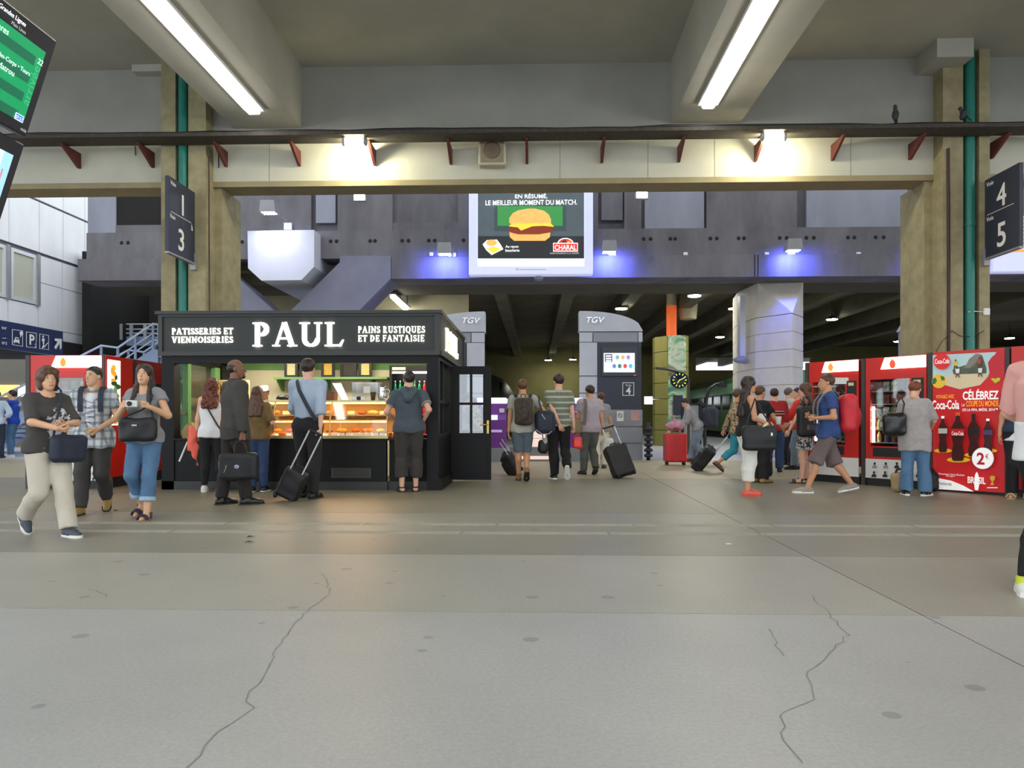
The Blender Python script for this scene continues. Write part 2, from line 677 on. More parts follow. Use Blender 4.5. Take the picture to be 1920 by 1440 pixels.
# ---- ceiling of the hall, its downstand beams and the lintel wall
mb = MB()
mb.box(-10.8, 24, -5, YB + 0.5, ZC, ZC + 0.4)
ceiling = struct(mb.build('ceiling', m_ceil), 'pale grey concrete ceiling of the concourse', 'ceiling')
xl = at(565, 240, YB).x
xr = at(1258, 240, YB).x
z_sof = at(565, 240, YB).z
beam_edges = [(xl - 1.2, xl), (xr, xr + 1.2), (xr + 7.75, xr + 8.95)]
for i, (a, b) in enumerate(beam_edges):
    mb = MB()
    mb.box(a, b, -5, YB, z_sof, ZC)
    struct(mb.build('ceiling_beam', m_ceil), ['deep ceiling beam beside the tracks one to three sign', 'deep ceiling beam ending above the burger billboard',
                                              'outer ceiling beam beyond the tracks four and five sign', 'outer ceiling beam above the departure monitors'][i], 'beam')

zt, zb = ZC, at(960, 345, YB).z
z_b2 = zb - 0.0
mb = MB()
mb.box(-10.8, 24, YB, YB + 0.5, zb, at(960, 250, YB).z)
wall_front = struct(mb.build('wall_lintel', m_wall), 'pale painted lintel wall above the opening to the tracks', 'wall')
mb = MB()
mb.box(-10.8, 24, YB - 0.02, YB, zb - 0.012, zb + 0.085)
mb.box(-10.8, 24, YB, YB + 0.5, zb - 0.012, zb)
struct(mb.build('trim_1', m_tan), 'tan edge strip along the bottom of the lintel', 'trim')
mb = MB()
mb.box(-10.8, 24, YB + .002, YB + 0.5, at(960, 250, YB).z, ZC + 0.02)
mb.build('grey_upper_wall', M('upper_wall_grey', (150, 150, 143), .85, var=.10, scale=1.0, bump=.15, bscale=25), wall_front)  # upper part in a darker, greyer tone than the lintel below
# wall seams: vertical hairline joints of the lintel cladding
for k, px in enumerate((505, 648, 1050, 1215, 1340, 1595)):
    mb = MB()
    p = at(px, 300, YB)
    mb.box(p.x - 0.006, p.x + 0.006, YB - 0.003, YB + 0.001, zb + 0.02, at(0, 262, YB).z)
    mb.build('seam', M('seam_line', (150, 147, 128), 0.8), wall_front)

# corner brackets where ceiling meets the columns
for k, (p0, p1, py0, py1, lab) in enumerate(((247, 314, 110, 134, 'concrete bracket block above the tracks one to three column'),
                                             (1757, 1826, 84, 107, 'concrete bracket block above the tracks four and five column'))):
    yb_ = 6.22 * F / (HOR - py0)
    a, b = at(p0, py1, yb_), at(p1, py0, yb_)
    mb = MB()
    prof = [(yb_, a.z), (yb_, ZC), (YB, ZC), (YB, a.z - 0.1), (yb_ + 0.35, a.z - 0.1)]
    mb.prism([(yb_, a.z), (yb_, ZC), (YB, ZC), (YB, a.z)], lambda u, v, d: Vector((d, u, v)), a.x, b.x)
    struct(mb.build('ceiling_bracket_trim', m_ceil), lab, 'bracket')

# ---- columns
def column(px0, px1, pin, side, lab):
    """Front pier px0..px1 rises to the ceiling; inner pier carries the lintel."""
    e = semp('column', lab, 'column', (at((px0 + px1) / 2, 0, YC).x, YC, 0))
    a, b = at(px0, 0, YC).x, at(px1, 0, YC).x
    mid = (a + b) / 2
    g0, g1 = (at(329, 0, YC).x, at(353, 0, YC).x) if side < 0 else (at(1806, 0, YC).x, at(1836, 0, YC).x)
    mb = MB()
    mb.box(a, g0, YC, YB + 0.9, 0, ZC)
    mb.box(g1, b, YC, YB + 0.9, 0, ZC)
    mb.box(g0, g1, YC + 0.16, YB + 0.9, 0, ZC)
    wbuild(mb, 'pier', e, m_ochre)
    c = at(pin, 0, YB + .05).x
    mb = MB()
    if side < 0:
        mb.box(b - 0.005, c, YB + 0.05, YB + 0.9, 0, zb - 0.012)
    else:
        mb.box(c, a + 0.005, YB + 0.05, YB + 0.9, 0, zb - 0.012)
    wbuild(mb, 'inner_pier', e, m_ochre)
    mb = MB()
    xp = (g0 + g1) / 2
    mb.tube([(xp, YC + 0.05, 0.0), (xp, YC + 0.05, ZC - 0.02)], 0.082, 14)
    for z in (1.95, 2.02, 4.3):
        mb.tube([(xp, YC + 0.05, z), (xp, YC + 0.05, z + 0.05)], 0.094, 14)
    wbuild(mb, 'drain_pipe', e, m_teal)
    mb = MB()
    if side < 0:
        xs, xk = at(390, 0, YC).x + .02, at(383, 0, YC).x
    else:
        xs = at(1777, 0, YC).x
        xk = xs
    mb.tube([(xs, YC - 0.012, 0.2), (xs + 0.01, YC - 0.012, 3), (xs, YC - 0.012, 5.6)], 0.012 if side < 0 else 0.026, 6)
    wbuild(mb, 'conduit', e, M('conduit_dark', (62, 38, 34), 0.6, var=0.1))
    for (px, py) in (((397, 477),) if side < 0 else ((1755, 463), (1758, 626))):
        p = at(px, py, YB + 0.05)
        mb = MB()
        mb.bevel_box(p.x - .045, p.x + .045, YB - 0.0, YB + 0.055, p.z - .055, p.z + .055, .01)
        wbuild(mb, 'junction_box', e, m_white)
    return e


col1 = column(302, 386, 416, -1, 'ochre concrete column with a teal pipe behind the bakery kiosk')
col2 = column(1768, 1856, 1733, 1, 'ochre concrete column with a green pipe behind the vending machines')
m_cable = M('cable_sheath', (30, 28, 26), 0.6, var=0.2, scale=30)
p = at(1848, 585, YC)
mb = MB()
mb.bevel_box(p.x - .05, p.x + .05, YC - .05, YC, p.z - .06, p.z + .06, .01, m_white)
mb.tube([(p.x - .05, YC - .02, p.z), (p.x - .2, YC - .02, p.z + .01), (p.x - .3, YC - .02, p.z)], .008, 6, m_white)
wbuild(mb, 'junction_box', col2)
mb = MB()
q = [at(x, y, YC - .02) for x, y in ((1755, 660), (1766, 640), (1775, 632), (1785, 620), (1800, 630), (1825, 632), (1845, 620))]
mb.tube(q, .006, 5, m_cable)
wbuild(mb, 'loose_cable', col2)

# ---- cable tray along the lintel with red brackets
tray = thing('cable_tray', 'long dark cable tray running along the pale lintel on red brackets', 'cable tray', (0, YB, at(960, 250, YB).z))
YTR = YC - .03
z_t = 1.05 + (785 - 250) / F * (YTR - 0.2)
mb = MB()
rnd = random.Random(4)
m_tray = M('tray_metal', (66, 60, 54), 0.7, 0.2, var=0.3, scale=14)
mb.box(-10.8, 24, YTR - 0.42, YTR - 0.03, z_t - 0.07, z_t - 0.055, m_tray)
mb.box(-10.8, 24, YTR - 0.43, YTR - 0.415, z_t - 0.07, z_t - 0.01, m_tray)
wbuild(mb, 'tray_channel', tray)
for k in range(9):
    mb = MB()
    y = YTR - 0.40 + 0.042 * k
    pts = []
    for i in range(60):
        x = -10.8 + i * 34.8 / 59
        pts.append((x, y + rnd.uniform(-.012, .012), z_t - 0.03 + 0.03 * (k % 3) + rnd.uniform(-.016, .016)))
    mb.tube(pts, rnd.choice((0.016, 0.022, 0.028)), 6, m_cable if k % 4 else m_grey)
    wbuild(mb, 'cable', tray)
for px in (150, 288, 425, 562, 703, 846, 988, 1128, 1272, 1416, 1560, 1705, 1857):
    p = at(px, 270, YB)
    mb = MB()
    mb.prism([(YB - 0.002, z_t - 0.34), (YB - 0.002, z_t - 0.071), (YTR - 0.2, z_t - 0.071), (YTR - 0.2, z_t - 0.10), (YB - 0.06, z_t - 0.34)],
             lambda u, v, d: Vector((d, u, v)), p.x - 0.022, p.x + 0.022)
    wbuild(mb, 'bracket', tray, m_rust)
# dangling cable tails
for px, l in ((253, .28), (396, 1.15), (409, .5)):
    p = at(px, 262, YB - .02)
    mb = MB()
    mb.tube([(p.x, YB - .02, p.z), (p.x + .01, YB - .02, p.z - l)], .008, 5)
    wbuild(mb, 'cable_tail', tray, m_cable)

# ---- ceiling strip lights
for i, (a, b) in enumerate(beam_edges):  # the third run is out of view, added for more light
    xc = (a + b) / 2 if i > 1 else at((492, 1318)[i], 0, 12.6).x
    y0, y1 = -4.5, 12.25
    lab = ['continuous strip light under the beam beside the tracks one to three sign', 'continuous strip light under the beam towards the burger billboard',
           'unseen added strip light under the beam beyond the vending machines', 'continuous strip light under the beam above the monitors'][i]
    L = thing('strip_light', lab, 'strip light', (xc, y1, z_sof))
    mb = MB()
    mb.box(xc - 0.16, xc + 0.16, y0, y1, z_sof - 0.05, z_sof - .002)
    wbuild(mb, 'housing', L, m_white)
    n = 11
    for k in range(n):
        s0 = y0 + (y1 - y0) * k / n
        s1 = y0 + (y1 - y0) * (k + 1) / n
        mb = MB()
        mb.bevel_box(xc - 0.10, xc + 0.10, s0 + .004, s1 - .004, z_sof - 0.11, z_sof - 0.05, 0.02)
        wbuild(mb, 'diffuser', L, m_tube)

# ---- bulkhead lamps and loudspeaker on the lintel
for i, (px, py) in enumerate(((665, 258), (1450, 248))):
    p = at(px, py, 12.46)
    p.z = z_t - .145
    L = thing('bulkhead_lamp', ['glowing bulkhead lamp under the cable tray above the kiosk fascia', 'glowing bulkhead lamp under the cable tray above the octagonal concrete pillar'][i],
              'lamp', p)
    mb = MB()
    mb.lathe([(0.0, -.17), (.045, -.17), (.06, -.155), (.06, .155), (.045, .17), (0, .17)], p, 14, axis='x')
    wbuild(mb, 'lens', L, m_warm)
    for s in (-1, 1):
        mb = MB()
        mb.lathe([(0.075, s * .16), (.075, s * .2), (.03, s * .21)], p, 14, axis='x')
        wbuild(mb, 'end_cap', L, m_grey)
    mb = MB()
    mb.box(p.x - .02, p.x + .02, p.y - .02, p.y + .02, p.z + .05, z_t - .071)
    wbuild(mb, 'mounting_arm', L, m_grey)
    ld = bpy.data.lights.new('bulkhead_glow', 'POINT')
    ld.energy = 60
    ld.color = (1.0, 0.94, 0.66)
    ld.shadow_soft_size = 0.07
    lo = bpy.data.objects.new('bulkhead_glow', ld)
    COL.objects.link(lo)
    lo.location = (p.x, p.y + 0.09, p.z - 0.05)

p = at(924, 290, YB)
spk = thing('loudspeaker', 'square beige loudspeaker hung below the cable tray', 'loudspeaker', p)
mb = MB()
mb.bevel_box(p.x - .24, p.x + .24, YB - .22, YB - .01, p.z - .25, p.z + .25, .02)
wbuild(mb, 'cabinet', spk, M('speaker_case', (196, 186, 160), 0.6, var=.06))
mb = MB()
mb.box(p.x - .20, p.x + .20, YB - .232, YB - .218, p.z - .21, p.z + .21)
wbuild(mb, 'grille', spk, M('speaker_grille', (140, 128, 104), 0.8, var=.2, scale=60))
mb = MB()
mb.lathe([(0, -.235), (.13, -.237), (.15, -.232)], (p.x, YB, p.z), 20, axis='y')
wbuild(mb, 'cone', spk, M('speaker_cone', (112, 98, 78), 0.8, var=.2, scale=80))
mb = MB()
mb.box(p.x - .2, p.x + .2, YB - .2, YB - .01, p.z + .25, p.z + .31)
wbuild(mb, 'hanger', spk, m_grey)

# ---- pigeons perched on the tray
m_pig = M('pigeon_grey', (52, 50, 58), 0.7, var=.2, scale=30)


def pigeon(px, py, yaw, lab, sc=1.0):
    p = at(px, py, YTR - .25)
    base = Vector((p.x, p.y, z_t + 0.115))
    e = thing('pigeon', lab, 'bird', base, yaw, 'pigeons on the cable tray')
    mb = MB()
    R = Matrix.Rotation(radians(-50), 3, 'X')
    mb.ellipsoid((0, 0, .10 * sc), (.055 * sc, .055 * sc, .105 * sc), 12, m_pig, Matrix.Rotation(radians(20), 3, 'X'))
    mb.ellipsoid((0, .045 * sc, .215 * sc), (.032 * sc, .036 * sc, .036 * sc), 10, m_pig)
    mb.ellipsoid((0, .03 * sc, .17 * sc), (.034 * sc, .034 * sc, .05 * sc), 10, m_pig)
    mb.add([(-.03 * sc, -.05 * sc, .06 * sc), (.03 * sc, -.05 * sc, .06 * sc), (.022 * sc, -.13 * sc, -.03 * sc), (-.022 * sc, -.13 * sc, -.03 * sc)], [(0, 1, 2, 3)], m_pig)
    mb.build('body', None, e)
    mb = MB()
    mb.tube([(0, .075 * sc, .215 * sc), (0, .10 * sc, .205 * sc)], [.008 * sc, .002 * sc], 6)
    mb.build('beak', m_dark, e)
    for s in (-1, 1):
        mb = MB()
        mb.tube([(s * .02, 0, .03), (s * .02, .01, 0.0)], .006, 5)
        mb.build('leg', m_rust, e)


pigeon(1679, 225, radians(150), 'dark pigeon perched upright on the tray over bare lintel')
pigeon(1806, 222, radians(70), 'dark pigeon perched on the tray in front of the green pipe', .9)

# ---- Voie signs: navy panels projecting from the columns
m_navy = M('sign_navy', (44, 48, 64), 0.45, var=.06, scale=3)
m_letter = M('sign_letter_white', (232, 232, 228), 0.5)


def voie_sign(name, X, y_near, y_far, z0, z1, up, face, lab):
    """face +1: readable side looks towards +x (reading towards +y); -1: towards -x (reading towards -y)."""
    e = thing(name, lab, 'sign', (X, y_far, z0))
    mb = MB()
    mb.box(X - .03, X + .03, y_near, y_far, z0, z1)
    wbuild(mb, 'board', e, m_navy)
    mb = MB()
    mb.box(X - .035, X + .035, y_near, y_far + .1, z0 - .03, z0)
    mb.box(X - .05, X + .05, y_far - .02, y_far + .16, z0 - .12, z0 + .16)
    wbuild(mb, 'bracket', e, m_grey)
    ux = (0, 1, 0) if face > 0 else (0, -1, 0)
    xs = X + face * .0325
    w_ = y_far - y_near
    h_ = z1 - z0

    def yy(t):
        return (y_near + t * w_) if face > 0 else (y_far - t * w_)

    for (t, zt_, s, h) in up:
        text('lettering', s, m_letter, (xs, yy(t), z0 + zt_ * h_), ux, (0, 0, 1), None, h * h_, e, depth=.003,
             bold=.012 if h > .2 else .004)
    n = 22
    mb = MB()
    for k in range(n):
        t = .08 + .78 * k / n
        mb.box(xs - .002, xs + .002, min(yy(t), yy(t + .018)), max(yy(t), yy(t + .018)), z0 + .535 * h_, z0 + .545 * h_)
    wbuild(mb, 'dotted_line', e, m_letter)
    return e


Xs = at(362, 0, 12.75).x
yn = 12.75 / 1.078
zz1, zz0 = atx(315, 318, Xs).z, 0
zz1 = EYE + (785 - 322) / F * yn
zz0 = EYE + (785 - 466) / F * yn
voie_sign('platform_sign', Xs, yn, 12.75, zz0, zz1, [(.16, .90, 'Voie', .055), (.52, .58, '1', .27), (.14, .455, 'Voie', .055), (.88, .44, 'à', .08), (.46, .08, '3', .29)], 1,
          'navy platform sign reading Voie 1 à 3 beside the bakery kiosk column')
Xs = at(1850, 0, 12.75).x
yn = 12.75 * (1850 - 1003) / (1914 - 1003)
zz1 = EYE + (785 - 347) / F * 12.75
zz0 = EYE + (785 - 490) / F * 12.75
voie_sign('platform_sign', Xs, yn, 12.75, zz0, zz1, [(.16, .90, 'Voie', .055), (.5, .58, '4', .27), (.16, .455, 'Voie', .055), (.5, .08, '5', .29)], -1,
          'navy platform sign reading Voie 4 and Voie 5 beside the green pipe')

# ---- dark facade behind the opening
def fp(px, py):
    return at(px, py, YF)


wall_back = semp('wall_back', 'dark concrete facade over the train hall with bolt holes', 'wall', (0, YF, 0))
zl0, zl1, zm1 = fp(1200, 522).z, fp(1200, 481).z, fp(1200, 428).z
x_l, x_o0, x_o1, x_r = fp(152, 0).x, fp(418, 0).x, fp(640, 0).x, 28.0
mb = MB()
for (a, b) in ((x_l, x_o0), (x_o1, x_r)):
    mb.box(a, b, YF - .15, YF + .8, zl0, zl1)
wbuild(mb, 'lower_band', wall_back, m_dfac)
mb = MB()
mb.box(x_l + .15, x_r, YF, YF + .8, zl1, zm1 - .012)
mb.box(x_l + .15, x_r, YF + .03, YF + .8, zm1 - .012, zm1)
wbuild(mb, 'middle_band', wall_back, m_dfac)
mb = MB()
mb.box(x_l + .15, x_r, YF + .22, YF + .8, zm1, 9.6)
wbuild(mb, 'upper_wall', wall_back, m_dfac)
zp0 = fp(1200, 411).z
for (a, b, mm, sill) in ((160, 213, m_dfac2, 1), (302, 582, m_dfac, 1), (590, 627, m_dfac2, 0), (650, 662, m_dfac2, 0), (632, 735, m_dfac, 1), (858, 1122, m_dfac, 1), (1128, 1168, m_dfac, 0),
                         (1171, 1203, m_dfac, 1), (1210, 1322, m_dfac2, 1), (1326, 1496, m_dfac, 1), (1515, 1760, m_dfac2, 1), (1775, 2100, m_dfac, 1)):
    pa, pb = fp(a, 0).x, fp(b, 0).x
    mb = MB()
    mb.box(pa, pb, YF + .06 + (0 if mm is m_dfac else .05), YF + .3, zm1 + .002 if sill else zp0, 9.4)
    wbuild(mb, 'panel', wall_back, mm)
mb = MB()
mb.box(fp(213, 0).x, fp(302, 0).x, YF + .1, YF + .3, zm1 + .002, zp0 - .02)
mb.box(fp(735, 0).x, fp(858, 0).x, YF + .08, YF + .3, zm1 + .002, zp0 - .02)
wbuild(mb, 'panel_sill', wall_back, m_dfac)
mb = MB()
mb.box(fp(213, 0).x, fp(302, 0).x, YF + .15, YF + .3, zp0 - .02, 9.4)
wbuild(mb, 'dark_opening', wall_back, m_dark)
mb = MB()
mb.lathe([(0, -.006), (.048, -.006), (.052, .0)], (0, 0, 0), 12, axis='y')
hole = mb.build('bolt_hole', m_dark, wall_back)
h_me = hole.data
first = True
for px in (228, 240, 441, 454, 620, 631, 694, 703, 754, 766, 804, 815, 869, 1207, 1220, 1257, 1266, 1332, 1344, 1385, 1395, 1462, 1475, 1512, 1526, 1590, 1602, 1642, 1657, 1722):
    q = fp(px, 451)
    o = hole if first else link('bolt_hole', h_me, wall_back)
    first = False
    o.location = (q.x, -.001, fp(1200, 448).z)
# vertical construction joints in the lower band
for px in (735, 1418, 1412):
    q = fp(px, 500)
    mb = MB()
    mb.box(q.x - .012, q.x + .012, YF - .153, YF - .149, zl0, zl1)
    wbuild(mb, 'joint', wall_back, m_dark)

# soffit behind the band
mb = MB()
mb.box(x_l, x_r, YF + .8, YF + 2.6, zl0 + .02, zl0 + .35)
wbuild(mb, 'soffit', wall_back, M('soffit_olive', (84, 78, 58), .85, var=.15, scale=1.2))

# slanting V struts and the white beam end
m_strut = M('strut_concrete', (122, 122, 140), .75, var=.14, scale=1.2, bump=.2, bscale=14)
strut = semp('pillar_struts', 'broad slanting concrete V struts rising behind the kiosk', 'pillar', (fp(530, 0).x, YF, 0))


def fpoly(mb, pts, y0, y1, mat=None):
    P = [(fp(a, b).x, fp(a, b).z) for a, b in pts]
    mb.prism(P, lambda u, v, d: Vector((u, d, v)), y0, y1, mat)


mb = MB()
fpoly(mb, [(640, 482), (735, 482), (735, 524), (672, 588), (610, 650), (610, 858), (450, 858), (450, 650), (545, 588), (640, 494)], YF - .16, YF + .9)
wbuild(mb, 'strut', strut, m_strut)
mb = MB()
fpoly(mb, [(330, 494), (418, 496), (522, 588), (560, 622), (500, 680), (400, 600), (330, 530)], YF - .1, YF + .85)
wbuild(mb, 'strut', strut, m_strut)
m_wbeam = M('white_beam_concrete', (205, 206, 216), .7, var=.05, scale=1.5, bump=.1)
mb = MB()
y_w = 19.4
P = [(at(a, b, y_w).x, at(a, b, y_w).z) for a, b in ((464, 433), (589, 431), (589, 500), (565, 525), (490, 526), (465, 503))]
mb.prism(P, lambda u, v, d: Vector((u, d, v)), y_w, 24.5)
struct(mb.build('beam_end', m_wbeam), 'white concrete beam end with chamfered corners jutting from the facade', 'beam')
# lit back wall seen between the struts
mb = MB()
mb.box(-11, -2.2, 24.6, 24.8, 2.5, 9)
struct(mb.build('wall_passage', M('passage_wall', (198, 190, 150), .8, var=.1, scale=1.5)), 'cream wall glimpsed between the slanting struts', 'wall')

# ---- unseen slab added to keep sky light off the facade
mb = MB()
mb.box(-4.9, 30, YB + .5, 17.2, 9.4, 9.7)
struct(mb.build('ceiling_sky_blocker', m_ceil), 'unseen high slab added to block sky before the dark facade', 'ceiling')
# ================================================================== BEYOND THE OPENING
def ray_plane(px, py, P, n):
    u, v = (px - 960) / F, (HOR - py) / F
    d = Vector((CT * u - ST, ST * u + CT, v))
    c = Vector((0, 0, EYE))
    return c + d * ((Vector(P) - c).dot(n) / d.dot(n))


class Flat:
    """Printed face: shapes in pixel coordinates laid on a plane, each a hair in front of the last."""

    def __init__(s, P, ux, uz, parent, step=0.0012):
        s.P, s.ux, s.uz = Vector(P), Vector(ux).normalized(), Vector(uz).normalized()
        s.n = s.ux.cross(s.uz)
        s.parent, s.k, s.step = parent, 1, step

    def at(s, px, py):
        return ray_plane(px, py, s.P, s.n)

    def poly(s, name, pts, mat, layer=None):
        if layer is None:
            s.k += 1
            layer = s.k
        mb = MB()
        q = [s.at(*p) + s.n * (layer * s.step) for p in pts]
        mb.add(q, [tuple(range(len(q)))], mat)
        ob = mb.build(name)
        ob.parent = s.parent
        ob.matrix_parent_inverse = parent_matrix(s.parent).inverted()
        return ob

    def ell(s, name, cx, cy, rx, ry, mat, n=24, a0=0, a1=360):
        pts = [(cx + rx * cos(radians(a0 + (a1 - a0) * i / n)), cy - ry * sin(radians(a0 + (a1 - a0) * i / n))) for i in range(n + (0 if a1 - a0 == 360 else 1))]
        return s.poly(name, pts, mat)

    def rect(s, name, x0, y0, x1, y1, mat):
        return s.poly(name, [(x0, y0), (x1, y0), (x1, y1), (x0, y1)], mat)

    def text(s, txt, cx, ybot, w, h, mat, bold=0.0, name='lettering'):
        """centre cx, baseline row ybot, width and height in pixels."""
        s.k += 1
        a, b = s.at(cx - w / 2, ybot), s.at(cx + w / 2, ybot)
        t = s.at(cx, ybot - h)
        c = s.at(cx, ybot)
        return text(name, txt, mat, c + s.n * (s.k * s.step), s.ux, s.uz, (b - a).length, (t - c).length, s.parent, depth=.0006, bold=bold)


# ---- billboard with the burger advertisement
YBB = 19.3
bb = thing('billboard', 'backlit burger advertising billboard hung before the dark facade', 'billboard', at(995, 515, YBB))
zb0 = at(995, 515, YBB).z
bx0, bx1 = at(879, 0, YBB).x, at(1112, 0, YBB).x
mb = MB()
mb.bevel_box(bx0, bx1, YBB, YBB + .3, zb0, zb0 + 3.6, .02)
wbuild(mb, 'frame', bb, M('billboard_frame', (214, 216, 232), .4, var=.03, emit=.35, ecol=(200, 206, 255)))


def lit(name, col, e=.75):
    return M('lit_' + name, col, .4, emit=e)


fl = Flat((0, YBB, 0), (1, 0, 0), (0, 0, 1), bb, .004)
fl.rect('poster_white', 896, 330, 1095, 499, lit('paper', (250, 252, 255), 1.0))
fl.rect('poster_picture', 896, 330, 1095, 485, M('poster_slate', (74, 84, 90), .5, emit=.5, ecol=(74, 84, 90), var=.2, scale=3))
fl.rect('poster_table', 896, 443, 1095, 485, lit('table', (36, 36, 38), .5))
fl.rect('poster_frame', 927, 384, 1061, 433, lit('grey', (52, 70, 70), .5))
fl.rect('poster_pitch', 933, 387, 1055, 424, lit('green', (50, 130, 62), .6))
bun = M('lit_bun', (226, 170, 92), .5, emit=.7, ecol=(226, 170, 92), var=.18, scale=9, col2=(204, 134, 62))
fl.poly('bun_bottom', [(955, 434), (1032, 434), (1031, 445), (1022, 452), (964, 452), (956, 445)], bun)
fl.poly('patty', [(953, 430), (960, 424), (1030, 422), (1038, 428), (1034, 436), (1010, 440), (972, 440), (956, 436)], M('lit_patty', (122, 48, 26), .6, emit=.6, ecol=(122, 48, 26), var=.3, scale=30))
fl.poly('cheese', [(954, 425), (962, 418), (1030, 417), (1039, 426), (1018, 424), (998, 425), (977, 433), (971, 427)], lit('cheese', (248, 188, 52), .8))
fl.poly('lettuce', [(956, 419), (975, 416), (1010, 417), (1032, 415), (1034, 419), (960, 422)], lit('lettuce', (196, 190, 96), .6))
fl.poly('bun_top', [(955, 419), (955, 410), (961, 401), (972, 395), (990, 392), (1003, 392), (1020, 396), (1029, 403), (1033, 412), (1033, 418)], bun)
fl.poly('pack', [(905, 459), (913, 451), (932, 450), (938, 458), (944, 468), (922, 479), (912, 470)], lit('pack', (228, 226, 216), .7))
fl.ell('pack_bun', 922, 456, 10, 6, bun)
fl.poly('pack_cheese', [(914, 467), (924, 463), (940, 467), (924, 476)], lit('cheese', (248, 188, 52)))
wl = lit('white', (250, 250, 250), 1.0)
fl.text('EN RÉSUMÉ,', 996, 374, 60, 10, wl, .004)
fl.text('LE MEILLEUR MOMENT DU MATCH.', 996, 385.5, 171, 9, wl, .004)
fl.text('Au rayon', 960, 467, 24, 6, wl)
fl.text('boucherie', 961, 473, 26, 5, wl)
rd = lit('red', (196, 40, 34), .8)
fl.ell('logo_dome', 1060, 458, 15, 10.5, wl, 20, 0, 180)
fl.ell('logo_dome', 1060, 458, 13, 9, rd, 20, 0, 180)
fl.ell('logo_figure', 1058, 456, 5, 4.5, lit('slate', (60, 60, 60), .4), 12)
fl.ell('logo_figure', 1066, 457, 3.5, 4, lit('orange', (236, 150, 60), .6), 12)
fl.rect('logo_band', 1037, 457, 1083, 473, wl)
fl.rect('logo_band', 1038, 458.5, 1082, 471.5, rd)
fl.text('CHARAL', 1060, 470, 40, 9, wl, .006)
fl.text('FAIRE HONNEUR À LA VIANDE', 1058, 478, 54, 4, lit('dim', (190, 190, 190), .5))
fl.text('JC', 970, 508.5, 6, 4, M('ink_dark', (60, 60, 70), .6))
fl.rect('logo_rule', 974, 506.5, 1024, 507.5, M('ink_grey', (150, 152, 166), .6))
mb = MB()
for x in (bx0 + .4, bx1 - .4):
    mb.tube([(x, YBB + .15, zb0 + 3.6), (x, YBB + .15, 9.4)], .04, 8)
    mb.box(x - .05, x + .05, YBB + .3, YF + .05, zb0 + 1.0, zb0 + 1.1)
wbuild(mb, 'hanger', bb, m_grey)
p = at(1010, 519, YBB + .4)
mb = MB()
mb.lathe([(0, -.05), (.1, -.05), (.13, .03), (.05, .06)], (p.x, YBB + .25, zb0 - .05), 14)
wbuild(mb, 'downlight', bb, m_grey)
ld = bpy.data.lights.new('billboard_glow', 'SPOT')
ld.energy = 60
ld.color = (1, .8, .55)
ld.spot_size = radians(70)
lo = bpy.data.objects.new('billboard_glow', ld)
COL.objects.link(lo)
lo.location = (p.x, YBB + .25, zb0 + .1)
lo.rotation_euler = (radians(30), 0, 0)

b2 = thing('billboard', 'white framed billboard with orange stripes beyond the tracks four and five sign', 'billboard', at(1975, 508, YBB))
x0_, x1_ = at(1862, 0, YBB).x, at(2095, 0, YBB).x
mb = MB()
mb.bevel_box(x0_, x1_, YBB, YBB + .3, zb0, zb0 + 3.6, .02)
wbuild(mb, 'frame', b2, M('billboard_frame'))
for k in range(9):
    mb = MB()
    mb.box(x0_ + .25, x1_ - .25, YBB - .006, YBB, zb0 + .5 + k * .1, zb0 + .56 + k * .1)
    wbuild(mb, 'poster_stripe', b2, lit('stripe_orange', (214, 150, 60), .6))
mb = MB()
mb.box(x0_ + .25, x1_ - .25, YBB - .006, YBB, zb0 + 1.42, zb0 + 3.4)
wbuild(mb, 'poster_picture', b2, lit('board_green_dark', (22, 104, 74), .5))
mb = MB()
for x in (x0_ + .4, x1_ - .4):
    mb.box(x - .05, x + .05, YBB + .3, YF + .05, zb0 + 1.0, zb0 + 1.1)
wbuild(mb, 'hanger', b2, m_grey)

# ---- floodlights
def flood(px, py, Y, sz, col, e, lab, tgt, big=True):
    p = at(px, py, Y)
    o = thing('floodlight', lab, 'floodlight', p)
    mb = MB()
    w, h, d = sz, sz * .7, sz * .8
    mb.prism([(-w * .42, h / 2), (w * .42, h / 2), (w / 2, -h / 2), (-w / 2, -h / 2)], lambda u, v, q: Vector((p.x + u, p.y + q, p.z + v)), -d / 2, d / 2)
    wbuild(mb, 'housing', o, m_grey)
    for k in range(6):
        mb = MB()
        x = p.x - w * .42 + w * .84 * (k + .5) / 6
        mb.ellipsoid((x, p.y - d * .28, p.z - h / 2 - .006), (w * .055, w * .055, .018), 8)
        wbuild(mb, 'led', o, m_led)
        mb = MB()
        mb.ellipsoid((x, p.y + d * .2, p.z - h / 2 - .006), (w * .055, w * .055, .018), 8)
        wbuild(mb, 'led', o, m_led)
    mb = MB()
    mb.box(p.x + w * .3, p.x + w * .36, p.y, YF - .002, p.z - h * .3, p.z - h * .12)
    wbuild(mb, 'arm', o, m_grey)
    mb = MB()
    mb.bevel_box(p.x + w * .1, p.x + w * .6, YF - .08, YF - .002, max(p.z - h * 1.1, zl1 + .006), max(p.z - h * .45, zl1 + .12), .01)
    wbuild(mb, 'control_box', o, m_white)
    ld = bpy.data.lights.new('flood_beam', 'SPOT')
    ld.energy = e
    ld.color = col
    ld.spot_size = radians(150)
    ld.spot_blend = .9
    ld.shadow_soft_size = .12
    lo = bpy.data.objects.new('flood_beam', ld)
    COL.objects.link(lo)
    lo.location = (p.x, p.y - .02, p.z - h / 2 - .05)
    dv = Vector(tgt) - lo.location
    lo.rotation_euler = dv.to_track_quat('-Z', 'Y').to_euler()
    return o


